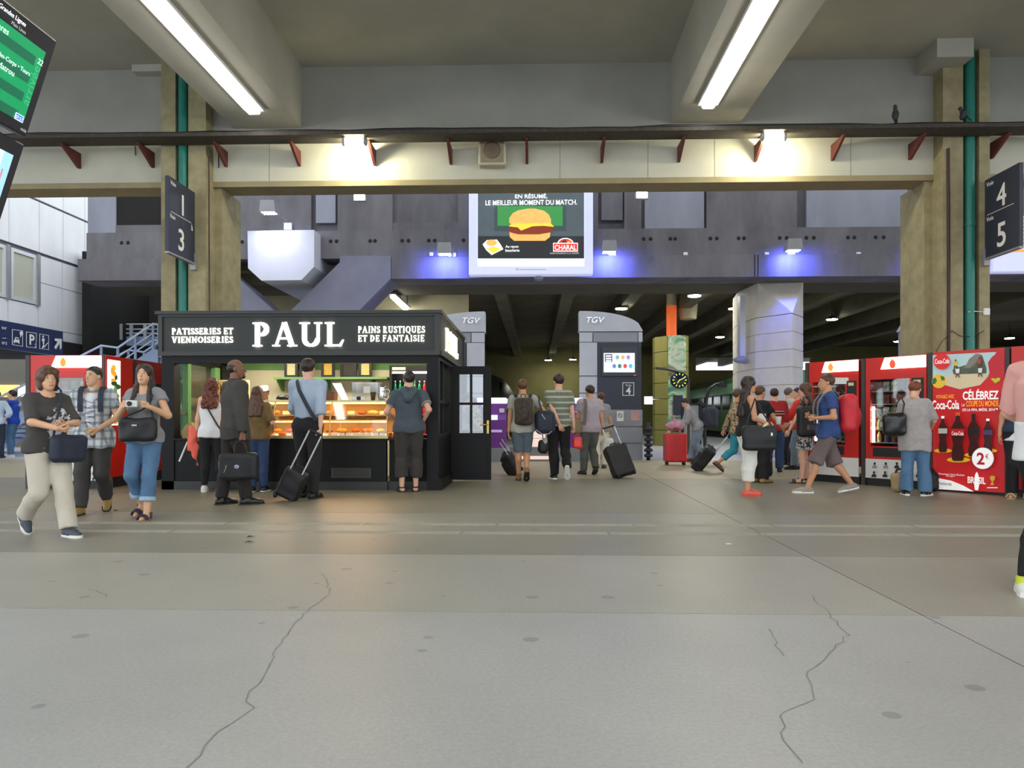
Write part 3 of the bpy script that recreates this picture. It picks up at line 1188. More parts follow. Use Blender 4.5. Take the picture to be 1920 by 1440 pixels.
BL = (.09, .12, 1.0)
q = at(525, 480, 19.35)
flood(505, 389, 18.95, .42, (.70, .74, 1.0), 75, 'floodlight on an arm above the white beam end', (q.x, 19.4, q.z))
for px, py, lab in ((834, 467, 'blue LED floodlight between the slanting struts and the billboard'), (1142, 463, 'blue LED floodlight just past the billboard edge'), (1487, 460, 'blue LED floodlight above the octagonal pillar')):
    q = at(px, 510, YF - .15)
    flood(px, py, YF - .6, .4, BL, 290, lab, (q.x, YF + .15, q.z + .05))
q = at(1760, 460, YF - .45)
flood(1762, 460, YF - .6, .4, BL, 260, 'blue LED floodlight half hidden by the green pipe column', (q.x, YF + .15, 4.95))
for px, py, lab in ((675, 370, 'small white floodlight hanging over the facade past the struts'), (1203, 366, 'small white floodlight hanging over the facade past the billboard'), (1727, 366, 'small white floodlight tucked against the ochre column')):
    p = at(px, py, 16.9)
    o = thing('hanging_floodlight', lab, 'floodlight', p)
    mb = MB()
    mb.bevel_box(p.x - .14, p.x + .14, p.y - .06, p.y + .06, p.z - .10, p.z + .10, .02)
    wbuild(mb, 'housing', o, m_grey)
    mb = MB()
    mb.box(p.x - .12, p.x + .12, p.y - .075, p.y - .062, p.z - .08, p.z + .08)
    wbuild(mb, 'lens', o, m_cool)
    mb = MB()
    mb.tube([(p.x, p.y, p.z + .1), (p.x, p.y, 9.4)], .02, 6)
    wbuild(mb, 'drop_rod', o, m_grey)
for k, px in enumerate((809, 1285, 1437, 1609)):
    p = at(px, 477, YF)
    mb = MB()
    mb.bevel_box(p.x - .055, p.x + .055, YF - .05, YF, p.z - .05, p.z + .05, .01)
    tag(mb.build('junction_box', m_white), ['white junction box on the facade beside the strut', 'white junction box midway along the facade', 'white junction box on the facade over the octagonal pillar',
        'white junction box on the facade towards the ochre column'][k], 'box')

# ---- train hall: roof with ribs, end wall, lamps
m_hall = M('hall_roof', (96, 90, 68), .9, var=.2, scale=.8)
mb = MB()
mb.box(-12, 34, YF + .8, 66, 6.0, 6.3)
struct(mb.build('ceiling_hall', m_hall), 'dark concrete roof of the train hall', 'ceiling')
for k in range(13):
    x = -10.6 + k * 2.35
    mb = MB()
    mb.box(x - .22, x + .22, YF + 2.6, 62, 5.35, 6.0)
    o = struct(mb.build('roof_beam', m_hall), 'dark roof rib running back through the train hall', 'beam')
    o['group'] = 'roof ribs of the train hall'
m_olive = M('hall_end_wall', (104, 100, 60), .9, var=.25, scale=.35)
YE = 52.0
g0, g1 = at(1305, 0, YE).x, at(1522, 0, YE).x
gz0, gz1 = at(1350, 694, YE).z, at(1350, 671, YE).z
mb = MB()
mb.box(-14, g0, YE, YE + .4, 2.6, 6.4)
mb.box(g1, 34, YE, YE + .4, 2.6, 6.4)
mb.box(g0, g1, YE, YE + .4, 2.6, gz0)
mb.box(g0, g1, YE, YE + .4, gz1, 6.4)
mb.box(-14, at(1208, 0, YE).x, YE, YE + .4, 0, 2.6)
mb.box(at(1208, 0, YE).x, at(1240, 0, YE).x, YE, YE + .4, 0, 2.05)
mb.box(at(1240, 0, YE).x, 34, YE, YE + .4, 0, 2.6)
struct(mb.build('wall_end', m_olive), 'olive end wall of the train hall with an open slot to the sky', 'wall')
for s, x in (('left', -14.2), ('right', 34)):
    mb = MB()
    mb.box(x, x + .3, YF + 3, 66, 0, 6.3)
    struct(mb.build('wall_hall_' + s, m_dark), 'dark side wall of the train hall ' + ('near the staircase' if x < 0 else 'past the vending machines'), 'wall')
m_disc = M('lit_disc', (255, 255, 245), .5, emit=110, ecol=(255, 252, 235))
for k, (px, py) in enumerate(((1165, 580), (1298, 546), (1302, 556), (1377, 580), (1350, 633), (1684, 641), (1893, 635), (1028, 676), (1074, 675), (1415, 640), (860, 560), (1560, 600))):
    zz = 5.25
    Y = F * (zz - EYE) / (785 - py) * 1.0
    Y = min(Y, 50)
    p = at(px, py, Y)
    o = thing('pendant_lamp', 'round white pendant lamp under the dark train hall roof', 'lamp', p, 0, 'pendant lamps of the train hall')
    mb = MB()
    mb.lathe([(0, 0), (.2, 0), (.22, .01), (.22, .03), (0, .031)], p, 16)
    wbuild(mb, 'diffuser', o, m_disc)
    mb = MB()
    mb.lathe([(.23, .03), (.2, .1), (.06, .16), (.03, .2)], p, 16)
    mb.tube([(p.x, p.y, p.z + .15), (p.x, p.y, 5.98)], .012, 5)
    wbuild(mb, 'shade', o, m_dark)
o = thing('tube_light', 'bare bright fluorescent tube above the kiosk roof behind the struts', 'tube light', (-4.1, 22, 4.6))
mb = MB()
mb.tube([at(735, 556, 21.7), at(735, 556, 21.7).lerp(at(767, 587, 25.0), .84)], .06, 10)
wbuild(mb, 'tube', o, m_tube)
mb = MB()
a, b = at(735, 556, 21.7), at(767, 587, 25.0)
mb.box(a.x - .09, a.x + .09, 21.7, 24.45, a.z + .062, a.z + .12)
mb.box(a.x - .02, a.x + .02, 23.0, 23.04, a.z + .1, 5.997)
mb.box(a.x - .02, a.x + .02, 24.3, 24.34, a.z + .1, 5.997)
wbuild(mb, 'batten', o, m_grey)

# ---- arched platform-end totems
m_tgrey = M('totem_grey', (186, 188, 196), .5, .1, var=.06, scale=4)
m_tmid = M('totem_mid', (142, 144, 152), .5, .1, var=.06, scale=4)
m_tnavy = M('totem_navy', (46, 50, 66), .5, var=.05, scale=4)
YT = 19.1


def totem(lab, xa, xb, mirror, full):
    """Tall side at xa. Pixel columns in the photograph at depth YT."""
    c = at((xa + xb) / 2, 860, YT)
    e = thing('platform_totem', lab, 'totem', (c.x, YT, 0))

    def X(t):  # 0 = tall side, 1 = low side
        return at(xa + (xb - xa) * t, 0, YT).x

    def Z(py):
        return max(0.0, at(1145, py, YT).z)

    zt1, zj = Z(583), Z(622)
    a, b = sorted((X(0), X(1)))
    mb = MB()
    mb.box(a + .03, b - .03, YT + .04, YT + .42, 0, zj)
    wbuild(mb, 'core', e, m_tmid)
    prof = [(X(0), zj + .01)] + [(X(t / 14), zj + .03 + (zt1 - zj - .03) * sqrt(max(0, 1 - (t / 14) ** 2.2))) for t in range(15)] + [(X(1), zj + .01)]
    mb = MB()
    mb.prism(prof, lambda u, v, d: Vector((u, d, v)), YT - .01, YT + .45)
    wbuild(mb, 'arched_cap', e, m_tgrey)
    tiles = [(0, .21, 641, 623, m_tgrey), (.22, .92, 641, 624, m_tmid), (.93, 1, 641, 623, m_tgrey),
             (0, .285, 704, 642, m_tgrey), (0, .285, 736, 706, m_tgrey), (0, .285, 767, 738, m_tgrey), (0, .285, 800, 769, m_tmid), (0, .285, 831, 802, m_tmid), (0, .285, 862, 833, m_tmid),
             (.29, 1, 799, 768, m_tmid), (.29, 1, 830, 801, m_tmid), (.29, 1, 862, 832, m_tmid), (.29, .98, 767, 642, m_tnavy)]
    for t0, t1, y0, y1, mm in tiles:
        mb = MB()
        x0, x1 = sorted((X(t0), X(t1)))
        mb.box(x0 + .006, x1 - .006, YT - .01, YT + .05, Z(y0), Z(y1) - .006)
        wbuild(mb, 'panel', e, mm)
    if full is not None:
        z = zj + (zt1 - zj) * .42
        xx = X(.23)
        text('logo', 'TGV', M('logo_chrome', (225, 226, 230), .25, .6), (xx, YT - .06, z), (1, 0, 0), (.3, 0, 1), .45, .15, e, depth=.03, bold=.01)
    return e, X, Z


e, X, Z = totem('grey arched totem with a lit screen and a Voie 4 panel', 1086, 1205, False, 1)
x0, x1 = X(.35), X(.92)
mb = MB()
mb.bevel_box(x0, x1, YT - .05, YT - .005, Z(706), Z(651), .01)
wbuild(mb, 'screen_bezel', e, M('bezel_dark', (30, 32, 40), .35))
fl = Flat((0, YT - .05, 0), (1, 0, 0), (0, 0, 1), e, .0015)
fl.rect('screen', 1132, 662, 1190, 698, M('lit_screen', (226, 240, 244), .3, emit=.9, ecol=(214, 236, 244)))
fl.rect('screen_menu', 1134, 664, 1148, 679, lit('menu', (58, 66, 100), .6))
for k in range(3):
    fl.rect('screen_menu_line', 1136, 666.5 + 4.6 * k, 1146, 669 + 4.6 * k, wl)
cols = ((120, 160, 150), (226, 160, 90), (150, 120, 190), (90, 120, 190), (60, 110, 110), (190, 60, 70), (60, 170, 210))
for k in range(7):
    cx, cy = (1157.5 + 10.2 * k, 670) if k < 3 else (1151.5 + 10.2 * (k - 3), 686.5)
    fl.ell('screen_icon', cx, cy, 3.7, 4.4, lit('icon%d' % k, cols[k], .6), 12)
    fl.rect('screen_caption', cx - 3.5, cy + 6, cx + 3.5, cy + 7, lit('caption', (150, 160, 170), .6))
fl.rect('screen_logo', 1188, 703, 1192, 705, lit('red', (196, 40, 34)))
fl = Flat((0, YT - .011, 0), (1, 0, 0), (0, 0, 1), e, .002)
fl.rect('voie_border', 1167, 717, 1189, 742, m_letter)
fl.rect('voie_panel', 1168.2, 718.2, 1187.8, 740.8, m_tnavy)
fl.text('Voie', 1178, 724.5, 11, 4.5, m_letter)
fl.text('4', 1178, 739, 8.5, 13, m_letter, .02)
pk = M('faded_pink', (190, 150, 148), .7, var=.1)
fl.rect('sticker', 1153, 770, 1176, 795, M('sticker_ghost', (150, 140, 142), .7))
fl.rect('sticker', 1183, 770, 1199, 789, pk)
fl.rect('no_smoking_label', 1156.5, 771, 1169, 789.5, m_white)
fl.ell('no_smoking_ring', 1162.7, 779, 4.2, 4.6, M('ink_dark', (60, 60, 70), .6), 16)
fl.ell('no_smoking_ring', 1162.7, 779, 3.2, 3.5, m_white, 16)
fl.poly('no_smoking_bar', [(1159.4, 776.3), (1160.4, 775.6), (1166, 781.8), (1165, 782.5)], M('ink_dark'))
mb = MB()
for k in range(6):
    zc = .12 + k * .135
    mb.lathe([(.06, zc - .05), (.11, zc - .03), (.11, zc + .02), (.06, zc + .05)], (X(1) + .13, YT - .1, 0), 12)
mb.lathe([(.05, 0.0), (.05, .95)], (X(1) + .13, YT - .1, 0), 10)
tag(mb.build('bollard', M('rubber_dark', (46, 46, 52), .6, var=.1)), 'dark ribbed bollard against the Voie 4 totem', 'bollard')
totem('grey arched totem rising behind the open kiosk door', 909, 790, True, 1)
totem('grey arched totem peeking out beside the ochre column', 1815, 1697, True, None)

# ---- octagonal concrete pillar
m_pil = M('pillar_concrete', (218, 212, 198), .75, var=.07, scale=2.5, bump=.2, bscale=30)
oct_ = semp('pillar_octagonal', 'pale octagonal concrete pillar with grooved courses', 'pillar', (at(1445, 0, 21).x, 21, 0))


def pv(px, Y):
    return Vector((at(px, 0, Y).x, Y, 0))


ring = [pv(1383, 22.4), pv(1416, 21.0), pv(1486, 20.05), pv(1506, 20.9)]
cen = (ring[0] + ring[3]) / 2 + Vector((0, 1.4, 0))
ring += [ring[3] + Vector((.25, 1.6, 0)), ring[2] * 0 + cen + (cen - ring[1]) * .6, ring[0] + Vector((.2, 1.3, 0))]


def ring_prism(mb, R, z0, z1, sc=1.0):
    c = sum(R, Vector()) / len(R)
    P = [((p - c) * sc + c) for p in R]
    mb.prism([(p.x, p.y) for p in P], lambda u, v, d: Vector((u, v, d)), z0, z1)


zc = 3.85
k = 0
while zc > 0.02:
    z0 = max(0.0, zc - .472)
    mb = MB()
    ring_prism(mb, ring, z0 + .012, zc - .012)
    ring_prism(mb, ring, z0, zc, .975)
    wbuild(mb, 'course', oct_, m_pil)
    zc -= .472
mb = MB()
A, B, C, D = ring[:4]
zt_ = zl0 + .02
Bt, Dt = pv(1421, 20.9), pv(1506, 20.75)
V = [A + Vector((0, 0, 3.86)), B + Vector((0, 0, 3.86)), C + Vector((0, 0, 3.86)), D + Vector((0, 0, 3.86)),
     A + Vector((0, 0, zt_)), Bt + Vector((0, 0, zt_)), Dt + Vector((0, 0, zt_))]
bk = [p for p in ring[4:]]
V += [p + Vector((0, 0, 3.86)) for p in bk] + [p + Vector((0, 0, zt_)) for p in bk]
mb.add(V, [(0, 1, 5, 4), (1, 2, 5), (2, 6, 5), (2, 3, 6), (3, 7, 10, 6), (7, 8, 11, 10), (8, 9, 12, 11), (9, 0, 4, 12), (4, 5, 6, 10, 11, 12), (0, 9, 8, 7, 3, 2, 1)])
wbuild(mb, 'chamfered_head', oct_, m_pil)
p = at(1392, 600, 21.4)
mb = MB()
mb.box(p.x - .09, p.x + .06, 21.3, 21.6, at(1392, 668, 21.4).z, at(1392, 555, 21.4).z, m_tgrey)
q = at(1388, 675, 21.3)
mb.ellipsoid((q.x - .02, 21.25, q.z), (.2, .14, .1), 12, m_tmid)
mb.ellipsoid((q.x + .13, 21.3, q.z - .02), (.12, .12, .1), 12, m_tmid)
tag(mb.build('camera_housing'), 'grey surveillance camera on a mast beside the octagonal pillar', 'camera')

# ---- green pillar with a banner
YG = 29.0
m_gp = M('green_pillar', (138, 134, 72), .7, var=.1, scale=2)
gp = semp('pillar_banner', 'yellow-green pillar wrapped with a hazy landscape banner', 'pillar', (at(1262, 0, YG).x, YG, 0))
gx0, gx1 = at(1232, 0, YG).x, at(1291, 0, YG).x
gz = at(1262, 629, YG).z
gm = at(1250, 0, YG).x
for k in range(7):
    mb = MB()
    z0, z1 = gz * k / 7, gz * (k + 1) / 7
    mb.prism([(gx0, YG + .5), (gm, YG), (gx1, YG), (gx1, YG + 1.1), (gx0, YG + 1.1)], lambda u, v, d: Vector((u, v, d)), z0 + .01, z1 - .012)
    wbuild(mb, 'course', gp, m_gp)


def banner_mat():
    m = M('banner_print', (120, 170, 150), .6, var=.01)
    nt = m.node_tree
    b = nt.nodes['Principled BSDF']
    tc = nt.nodes.new('ShaderNodeTexCoord')
    n = nt.nodes.new('ShaderNodeTexNoise')
    n.inputs['Scale'].default_value = 1.3
    n.inputs['Detail'].default_value = 2
    n.inputs['Distortion'].default_value = 1.2
    mp = nt.nodes.new('ShaderNodeMapping')
    mp.inputs['Scale'].default_value = (.6, 1, 1.2)
    nt.links.new(tc.outputs['Object'], mp.inputs[0])
    nt.links.new(mp.outputs[0], n.inputs['Vector'])
    r = nt.nodes.new('ShaderNodeValToRGB')
    el = r.color_ramp.elements
    el[0].position, el[0].color = .3, rgb((70, 120, 110))
    el[1].position, el[1].color = .7, rgb((120, 78, 66))
    for pos, c in ((.42, (120, 170, 130)), (.5, (196, 200, 186)), (.58, (90, 150, 110))):
        x = el.new(pos)
        x.color = rgb(c)
    nt.links.new(n.outputs['Fac'], r.inputs['Fac'])
    nt.links.new(r.outputs['Color'], b.inputs['Base Color'])
    return m


mb = MB()
bx_0, bx_1 = at(1253, 0, YG).x, at(1286, 0, YG).x
mb.prism([(bx_0, YG - .02), (bx_0 + .1, YG - .08), ((bx_0 + bx_1) / 2, YG - .11), (bx_1 - .1, YG - .08), (bx_1, YG - .02), (bx_1, YG), (bx_0, YG)], lambda u, v, d: Vector((u, v, d)), .5, gz)
wbuild(mb, 'banner', gp, banner_mat())
mb = MB()
mb.box(at(1262, 0, 28.7).x, at(1280, 0, 28.7).x, 28.66, 28.72, at(1270, 779, 28.7).z, at(1270, 741, 28.7).z)
wbuild(mb, 'notice_board', gp, M('notice_navy', (40, 44, 58), .5))
mb = MB()
xx = at(1259, 0, YG + .4).x
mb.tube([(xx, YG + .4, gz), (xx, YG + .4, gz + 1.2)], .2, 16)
wbuild(mb, 'lit_pipe', gp, M('orange_lit_pipe', (206, 90, 40), .6, emit=.25, ecol=(255, 110, 40)))  # orange light on this pipe section put into its colour and glow
mb = MB()
mb.tube([(xx, YG + .4, gz + 1.2), (xx, YG + .4, 6.0)], .2, 16)
x2 = at(1290, 0, YG + .6).x
mb.tube([(x2, YG + .6, gz + .7), (x2, YG + .6, 6.0)], [.32, .42], 18)
wbuild(mb, 'upper_pipe', gp, M('pipe_pale', (170, 160, 130), .6, var=.05))

# ---- platform clock on a curved post
YK = 22.0
ck = thing('platform_clock', 'round platform clock with lime hour marks on a curved post', 'clock', at(1290, 855, YK) * Vector((1, 1, 0)) if False else (at(1290, 0, YK).x, YK, 0))
p = at(1273, 713, YK)
mb = MB()
mb.lathe([(0, -.1), (.235, -.1), (.245, -.08), (.245, .08), (.235, .1), (0, .1)], p, 28, axis='y')
wbuild(mb, 'case', ck, m_black)
m_lime = M('lit_lime', (214, 236, 60), .5, emit=.8, ecol=(214, 236, 60))
for k in range(12):
    a = k * pi / 6
    mb = MB()
    R = Matrix.Rotation(a, 4, 'Y')
    T_ = Matrix.Translation(p + Vector((0, -.104, 0))) @ R
    mb.box(-.012, .012, -.004, .004, .155, .205, None, T_)
    wbuild(mb, 'hour_mark', ck, m_lime)
for a, l in ((65, .16), (217, .11)):
    mb = MB()
    T_ = Matrix.Translation(p + Vector((0, -.106, 0))) @ Matrix.Rotation(radians(a), 4, 'Y')
    mb.box(-.009, .009, -.003, .003, -.02, l, None, T_)
    wbuild(mb, 'hand', ck, m_lime)
mb = MB()
pts = [at(x, y, YK) for x, y in ((1229, 690), (1250, 692), (1270, 697), (1287, 705))] + [at(1291, 712, YK), at(1291, 760, YK), Vector((at(1291, 0, YK).x, YK, 0))]
mb.tube(pts, .04, 8)
mb.tube([at(1273, 698, YK), at(1273, 702, YK)], .03, 8)
wbuild(mb, 'post', ck, M('post_brown', (84, 76, 52), .5, .2))

# curved lamp post with a screen on the far platform, and a lime round sign on it
YL = 26.0
lp = thing('platform_post', 'black curved post with a lime disc on the far platform', 'post', (at(1322, 0, YL).x, YL, 0))
mb = MB()
mb.tube([Vector((at(1322, 0, YL).x, YL, 0)), at(1321, 780, YL), at(1325, 745, YL), at(1331, 728, YL), at(1342, 721, YL), at(1356, 718, YL)], .06, 8)
wbuild(mb, 'post', lp, m_black)
p = at(1354, 722, YL)
mb = MB()
mb.bevel_box(p.x - .14, p.x + .14, YL - .1, YL + .1, p.z - .08, p.z + .08, .02)
wbuild(mb, 'display', lp, m_black)
p = at(1331, 789, YL - .1)
mb = MB()
mb.lathe([(0, -.03), (.17, -.03), (.18, 0), (.17, .03), (0, .03)], p, 24, axis='y')
for v in range(len(mb.v)):
    x, y, z = mb.v[v]
    mb.v[v] = (x, y, p.z + (z - p.z) * 1.25)
wbuild(mb, 'disc', lp, M('lime_yellow', (206, 222, 40), .5, emit=.15, ecol=(206, 222, 40)))
# framed notice panel behind the bending traveller
p = at(1300, 800, 24)
o = thing('notice_panel', 'framed grey notice panel standing on the platform beyond the red suitcase', 'notice board', (p.x, 24, 0))
mb = MB()
a, b = at(1280, 848, 24), at(1312, 760, 24)
mb.box(a.x, b.x, 24, 24.06, max(.2, a.z), b.z)
wbuild(mb, 'board', o, M('notice_pale', (176, 178, 168), .6, var=.05))
mb = MB()
for x in (a.x, b.x):
    mb.box(x - .04, x + .04, 23.97, 24.08, 0, b.z + .05)
mb.box(a.x, b.x, 23.97, 24.08, b.z, b.z + .06)
wbuild(mb, 'frame', o, m_black)

# ---- trains
m_trg = M('train_greenlit', (112, 172, 128), .35, .2, var=.08, scale=1.2)  # green platform light is put into both train colours
m_trd = M('train_greenlit_dark', (82, 126, 86), .35, .2, var=.1, scale=1.2)
m_win = M('train_window', (22, 26, 26), .15)


def train(lab, X0, X1, y0, y1, mats, nose=False):
    e = thing('train', lab, 'train', ((X0 + X1) / 2, y0, 0))
    prof = [(0, .35), (0, 1.9), (.04, 2.6), (.18, 3.2), (.45, 3.5), (.5, 3.52)]
    wd = X1 - X0
    P = [(X0 + a * wd, z) for a, z in prof] + [(X1 - a * wd, z) for a, z in prof[::-1]]
    mb = MB()
    if nose:
        n = len(P)
        cx = (X0 + X1) / 2
        rings = []
        for t, s, dz in ((0, .35, .9), (.5, .62, .5), (1.4, .85, .2), (2.6, 1.0, 0)):
            rings.append([Vector((cx + (x - cx) * s, y0 + t, .35 + (z - .35) * (1 - dz * .45))) for x, z in P])
        rings.append([Vector((x, y1, z)) for x, z in P])
        vs = [v for r in rings for v in r]
        fs = [tuple(range(n))]
        for i in range(len(rings) - 1):
            for k in range(n):
                k2 = (k + 1) % n
                fs.append((i * n + k, i * n + k2, (i + 1) * n + k2, (i + 1) * n + k))
        mb.add(vs, fs, None, True)
    else:
        mb.prism(P, lambda u, v, d: Vector((u, d, v)), y0, y1)
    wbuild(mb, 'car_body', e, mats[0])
    k = y0 + (3.2 if nose else .8)
    i = 0
    while k < y1 - 2:
        mb = MB()
        mb.box(X0 - .012, X0 + .02, k, k + 1.5, 1.55, 2.3)
        wbuild(mb, 'window', e, m_win)
        k += 2.0
    mb = MB()
    mb.box(X0 - .01, X0 + .02, y0 + (2.6 if nose else 0), y1, 2.35, 2.9)
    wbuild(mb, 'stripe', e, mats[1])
    if nose:
        mb = MB()
        cx = (X0 + X1) / 2
        mb.add([(cx - .75, y0 + .42, 2.05), (cx + .75, y0 + .42, 2.05), (cx + .9, y0 + 1.38, 2.98), (cx - .9, y0 + 1.38, 2.98)], [(0, 1, 2, 3)])
        wbuild(mb, 'windscreen', e, m_win)
    mb = MB()
    mb.box(X0 + .2, X1 - .2, y0 + (1.5 if nose else .3), y1, 0, .36)
    wbuild(mb, 'bogie_skirt', e, m_dark)
    return e


train('train tinted with painted green light beyond the platform clock', 10.3, 13.1, 35, 51.5, (m_trd, m_trg))
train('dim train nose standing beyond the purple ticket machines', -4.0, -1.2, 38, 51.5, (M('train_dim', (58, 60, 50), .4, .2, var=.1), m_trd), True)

# ---- purple ticket machines
m_pur = M('machine_purple', (120, 52, 150), .4, var=.06, scale=3)
m_lil = M('machine_lilac', (196, 176, 222), .4, emit=.25, ecol=(200, 180, 240))


def ticket_machine(lab, pxc, Y):
    s = F / Y
    c = at(pxc, 0, Y)
    e = thing('ticket_machine', lab, 'ticket machine', (c.x, Y, 0))
    mb = MB()
    mb.box(-.34, .34, 0, .5, 0, .34)
    mb.build('plinth', m_tmid, e)
    mb = MB()
    mb.prism([(0, .34), (0, 1.02), (.12, 1.16), (.14, 1.42), (.5, 1.42), (.5, .34)], lambda u, v, d: Vector((d, u, v)), -.34, .34)
    mb.build('cabinet', m_pur, e)
    mb = MB()
    mb.bevel_box(-.37, .37, .05, .5, 1.42, 1.56, .03)
    mb.build('header', M('lit_header', (240, 236, 255), .4, emit=.8, ecol=(236, 230, 255)), e)
    mb = MB()
    mb.ellipsoid((-.14, .135, 1.38), (.12, .008, .08), 16)
    mb.build('emblem', m_lil, e)
    mb = MB()
    mb.box(-.30, -.06, .118, .14, 1.2, 1.32)
    mb.build('display', M('display_grey', (96, 100, 112), .3), e)
    mb = MB()
    mb.box(-.10, .14, -.02, .06, 1.02, 1.14)
    mb.build('touch_screen', M('lit_touch', (200, 228, 226), .3, emit=.8, ecol=(200, 230, 226)), e)
    mb = MB()
    mb.box(.18, .30, .11, .14, 1.2, 1.30)
    mb.build('card_reader', m_white, e)
    mb = MB()
    mb.box(-.25, .25, -.012, .01, .72, .78)
    mb.build('ticket_tray', m_lil, e)
    return e


ticket_machine('purple ticket machine beside the open kiosk door', 922, 18.1)
ticket_machine('purple ticket machine against the Voie 4 totem', 1066, 18.3)
o = thing('service_counter', 'low grey counter with pale lit panels between the purple ticket machines', 'counter', (at(1000, 0, 18.4).x, 18.4, 0))
mb = MB()
mb.box(-.58, .46, 0, .4, 0, .34)
mb.build('base', m_tmid, o)
for k in range(2):
    mb = MB()
    mb.box(-.22, .3, .02, .3, .36 + k * .2, .54 + k * .2)
    mb.build('lit_panel', M('lit_pink_panel', (236, 216, 206), .5, emit=.45, ecol=(250, 220, 206)), o)
mb = MB()
mb.box(-.3, .4, -.03, .0, .05, .13)
mb.build('lit_panel', M('lit_pink_panel'), o)

# ================================================================== LEFT SIDE: pale building, stairs, direction sign
XW = at(178, 0, 24.1).x
m_clad = M('white_cladding', (232, 233, 235), .55, var=.07, scale=1.2, stretch=(1, 1, .3))
m_joint = M('cladding_joint', (110, 112, 118), .8)
bld = semp('wall_annex', 'white panelled annex building seen past the monitors', 'building', (XW, 20, 0))
mb = MB()
mb.box(XW - 4, XW - .03, 8, 24.1, 3.4, 11)
wbuild(mb, 'core', bld, m_joint)
Ys = [24.1, 23.5, 22.4, 21.3, 20.05, 18.8, 17.5, 16.2, 14.9, 13.6, 12.3, 11.0, 9.7, 8.4]
rows = [(3.42, 3.7), (3.72, 5.02), (5.04, 5.82)]
for i in range(len(Ys) - 1):
    y1, y0 = Ys[i], Ys[i + 1]
    for r, (z0, z1) in enumerate(rows + [(5.9, 7.35), (7.42, 10.9)]):
        if i >= 3 and r in (1, 2):
            continue
        mb = MB()
        mb.box(XW - .03, XW + (.03 if r > 2 else 0), y0 + .012, y1 - .012, z0, z1)
        wbuild(mb, 'cladding_panel', bld, m_clad)
m_wglass = M('window_beige', (186, 186, 168), .6, var=.06, scale=2)  # opaque beige panes
m_alu = M('window_alu', (214, 218, 224), .4, .2)
for i in range(3, 7):
    y1, y0 = Ys[i], Ys[i + 1]
    wz0, wz1 = 4.35, 5.78
    mb = MB()
    mb.box(XW - .03, XW, y0 + .012, y1 - .012, 3.72, wz0 - .03)
    wbuild(mb, 'cladding_panel', bld, m_clad)
    mb = MB()
    for a, b, c, d in ((y0 + .1, y0 + .2, wz0, wz1), (y1 - .2, y1 - .1, wz0, wz1)):
        mb.box(XW - .06, XW + .02, a, b, c, d)
    mb.box(XW - .06, XW + .02, y0 + .2, y1 - .2, wz0, wz0 + .1)
    mb.box(XW - .06, XW + .02, y0 + .2, y1 - .2, wz1 - .1, wz1)
    wbuild(mb, 'window_frame', bld, m_alu)
    mb = MB()
    mb.box(XW - .028, XW - .015, y0 + .2, y1 - .2, wz0 + .1, wz1 - .1)
    wbuild(mb, 'window_pane', bld, m_wglass)
    mb = MB()
    mb.box(XW - .04, XW + .06, y1 - .1, y1 + .02, wz0 - .03, wz1 + .04)
    wbuild(mb, 'mullion', bld, m_grey)
# ground floor behind and dark passage
m_gf = M('shop_wall', (116, 112, 100), .8, var=.1, scale=1)
mb = MB()
mb.box(-30, at(62, 0, 27).x, 27, 27.3, 0, 3.4)
struct(mb.build('wall_shops', m_gf), 'grey-brown shop wall behind the staircase', 'wall')
mb = MB()
mb.box(-30, XW + .2, 19, 24, 3.0, 3.38)
struct(mb.build('wall_soffit', m_dark), 'dark soffit under the white annex', 'wall')
mb = MB()
mb.box(at(176, 0, 26.5).x - .3, at(420, 0, 26.5).x, 26.5, 26.8, 0, 6.5)
struct(mb.build('wall_passage_dark', M('passage_dark', (52, 46, 40), .9, var=.2)), 'dark recess behind the staircase landing', 'wall')
mb = MB()
mb.box(at(124, 0, 25.5).x, at(160, 0, 25.5).x, 25.4, 26.0, 0, 3.4)
struct(mb.build('pillar_annex', M('annex_pillar', (150, 140, 122), .8, var=.08)), 'pale pillar under the end of the white annex', 'pillar')
for k, (px, py, w_, h_, c) in enumerate(((13, 733, .8, .45, (230, 190, 110)), (46, 733, .5, .4, (255, 246, 220)))):
    p = at(px, py, 26.9)
    mb = MB()
    mb.box(p.x - w_ / 2, p.x + w_ / 2, 26.93, 26.99, p.z - h_ / 2, p.z + h_ / 2)
    tag(mb.build('shop_sign', M('lit_shop%d' % k, c, .5, emit=.8 if k == 0 else 1.6, ecol=c)), ['warm amber lit shop sign behind the stairs', 'white lit shop sign behind the stairs'][k], 'sign')

# direction sign
XS = at(118, 0, 20.56).x
sg = thing('direction_sign', 'navy hanging direction sign with taxi, parking and escalator pictograms', 'sign', (XS, 20.5, 0))
z0, z1 = atx(118, 668, XS).z, atx(118, 622, XS).z
y1 = atx(118, 640, XS).y
mb = MB()
mb.box(XS - .15, XS, 13.5, y1, z0, z1)
wbuild(mb, 'board', sg, M('sign_blue', (38, 50, 92), .45, var=.05))
mb = MB()
for y in (15, 19.5):
    mb.tube([(XS - .07, y, z1), (XS - .07, y, 3.4)], .03, 6)
wbuild(mb, 'hanger', sg, m_grey)
fl = Flat((XS, 0, 0), (0, 1, 0), (0, 0, 1), sg, .003)
blue = M('sign_blue')


def sq(a, b, c, d, e_, f_, g, h):
    fl.poly('pictogram_border', [(a, b), (c, d), (e_, f_), (g, h)], m_letter)
    cx, cy = (a + c + e_ + g) / 4, (b + d + f_ + h) / 4
    fl.poly('pictogram_field', [(cx + (x - cx) * .88, cy + (y - cy) * .93) for x, y in ((a, b), (c, d), (e_, f_), (g, h))], blue)


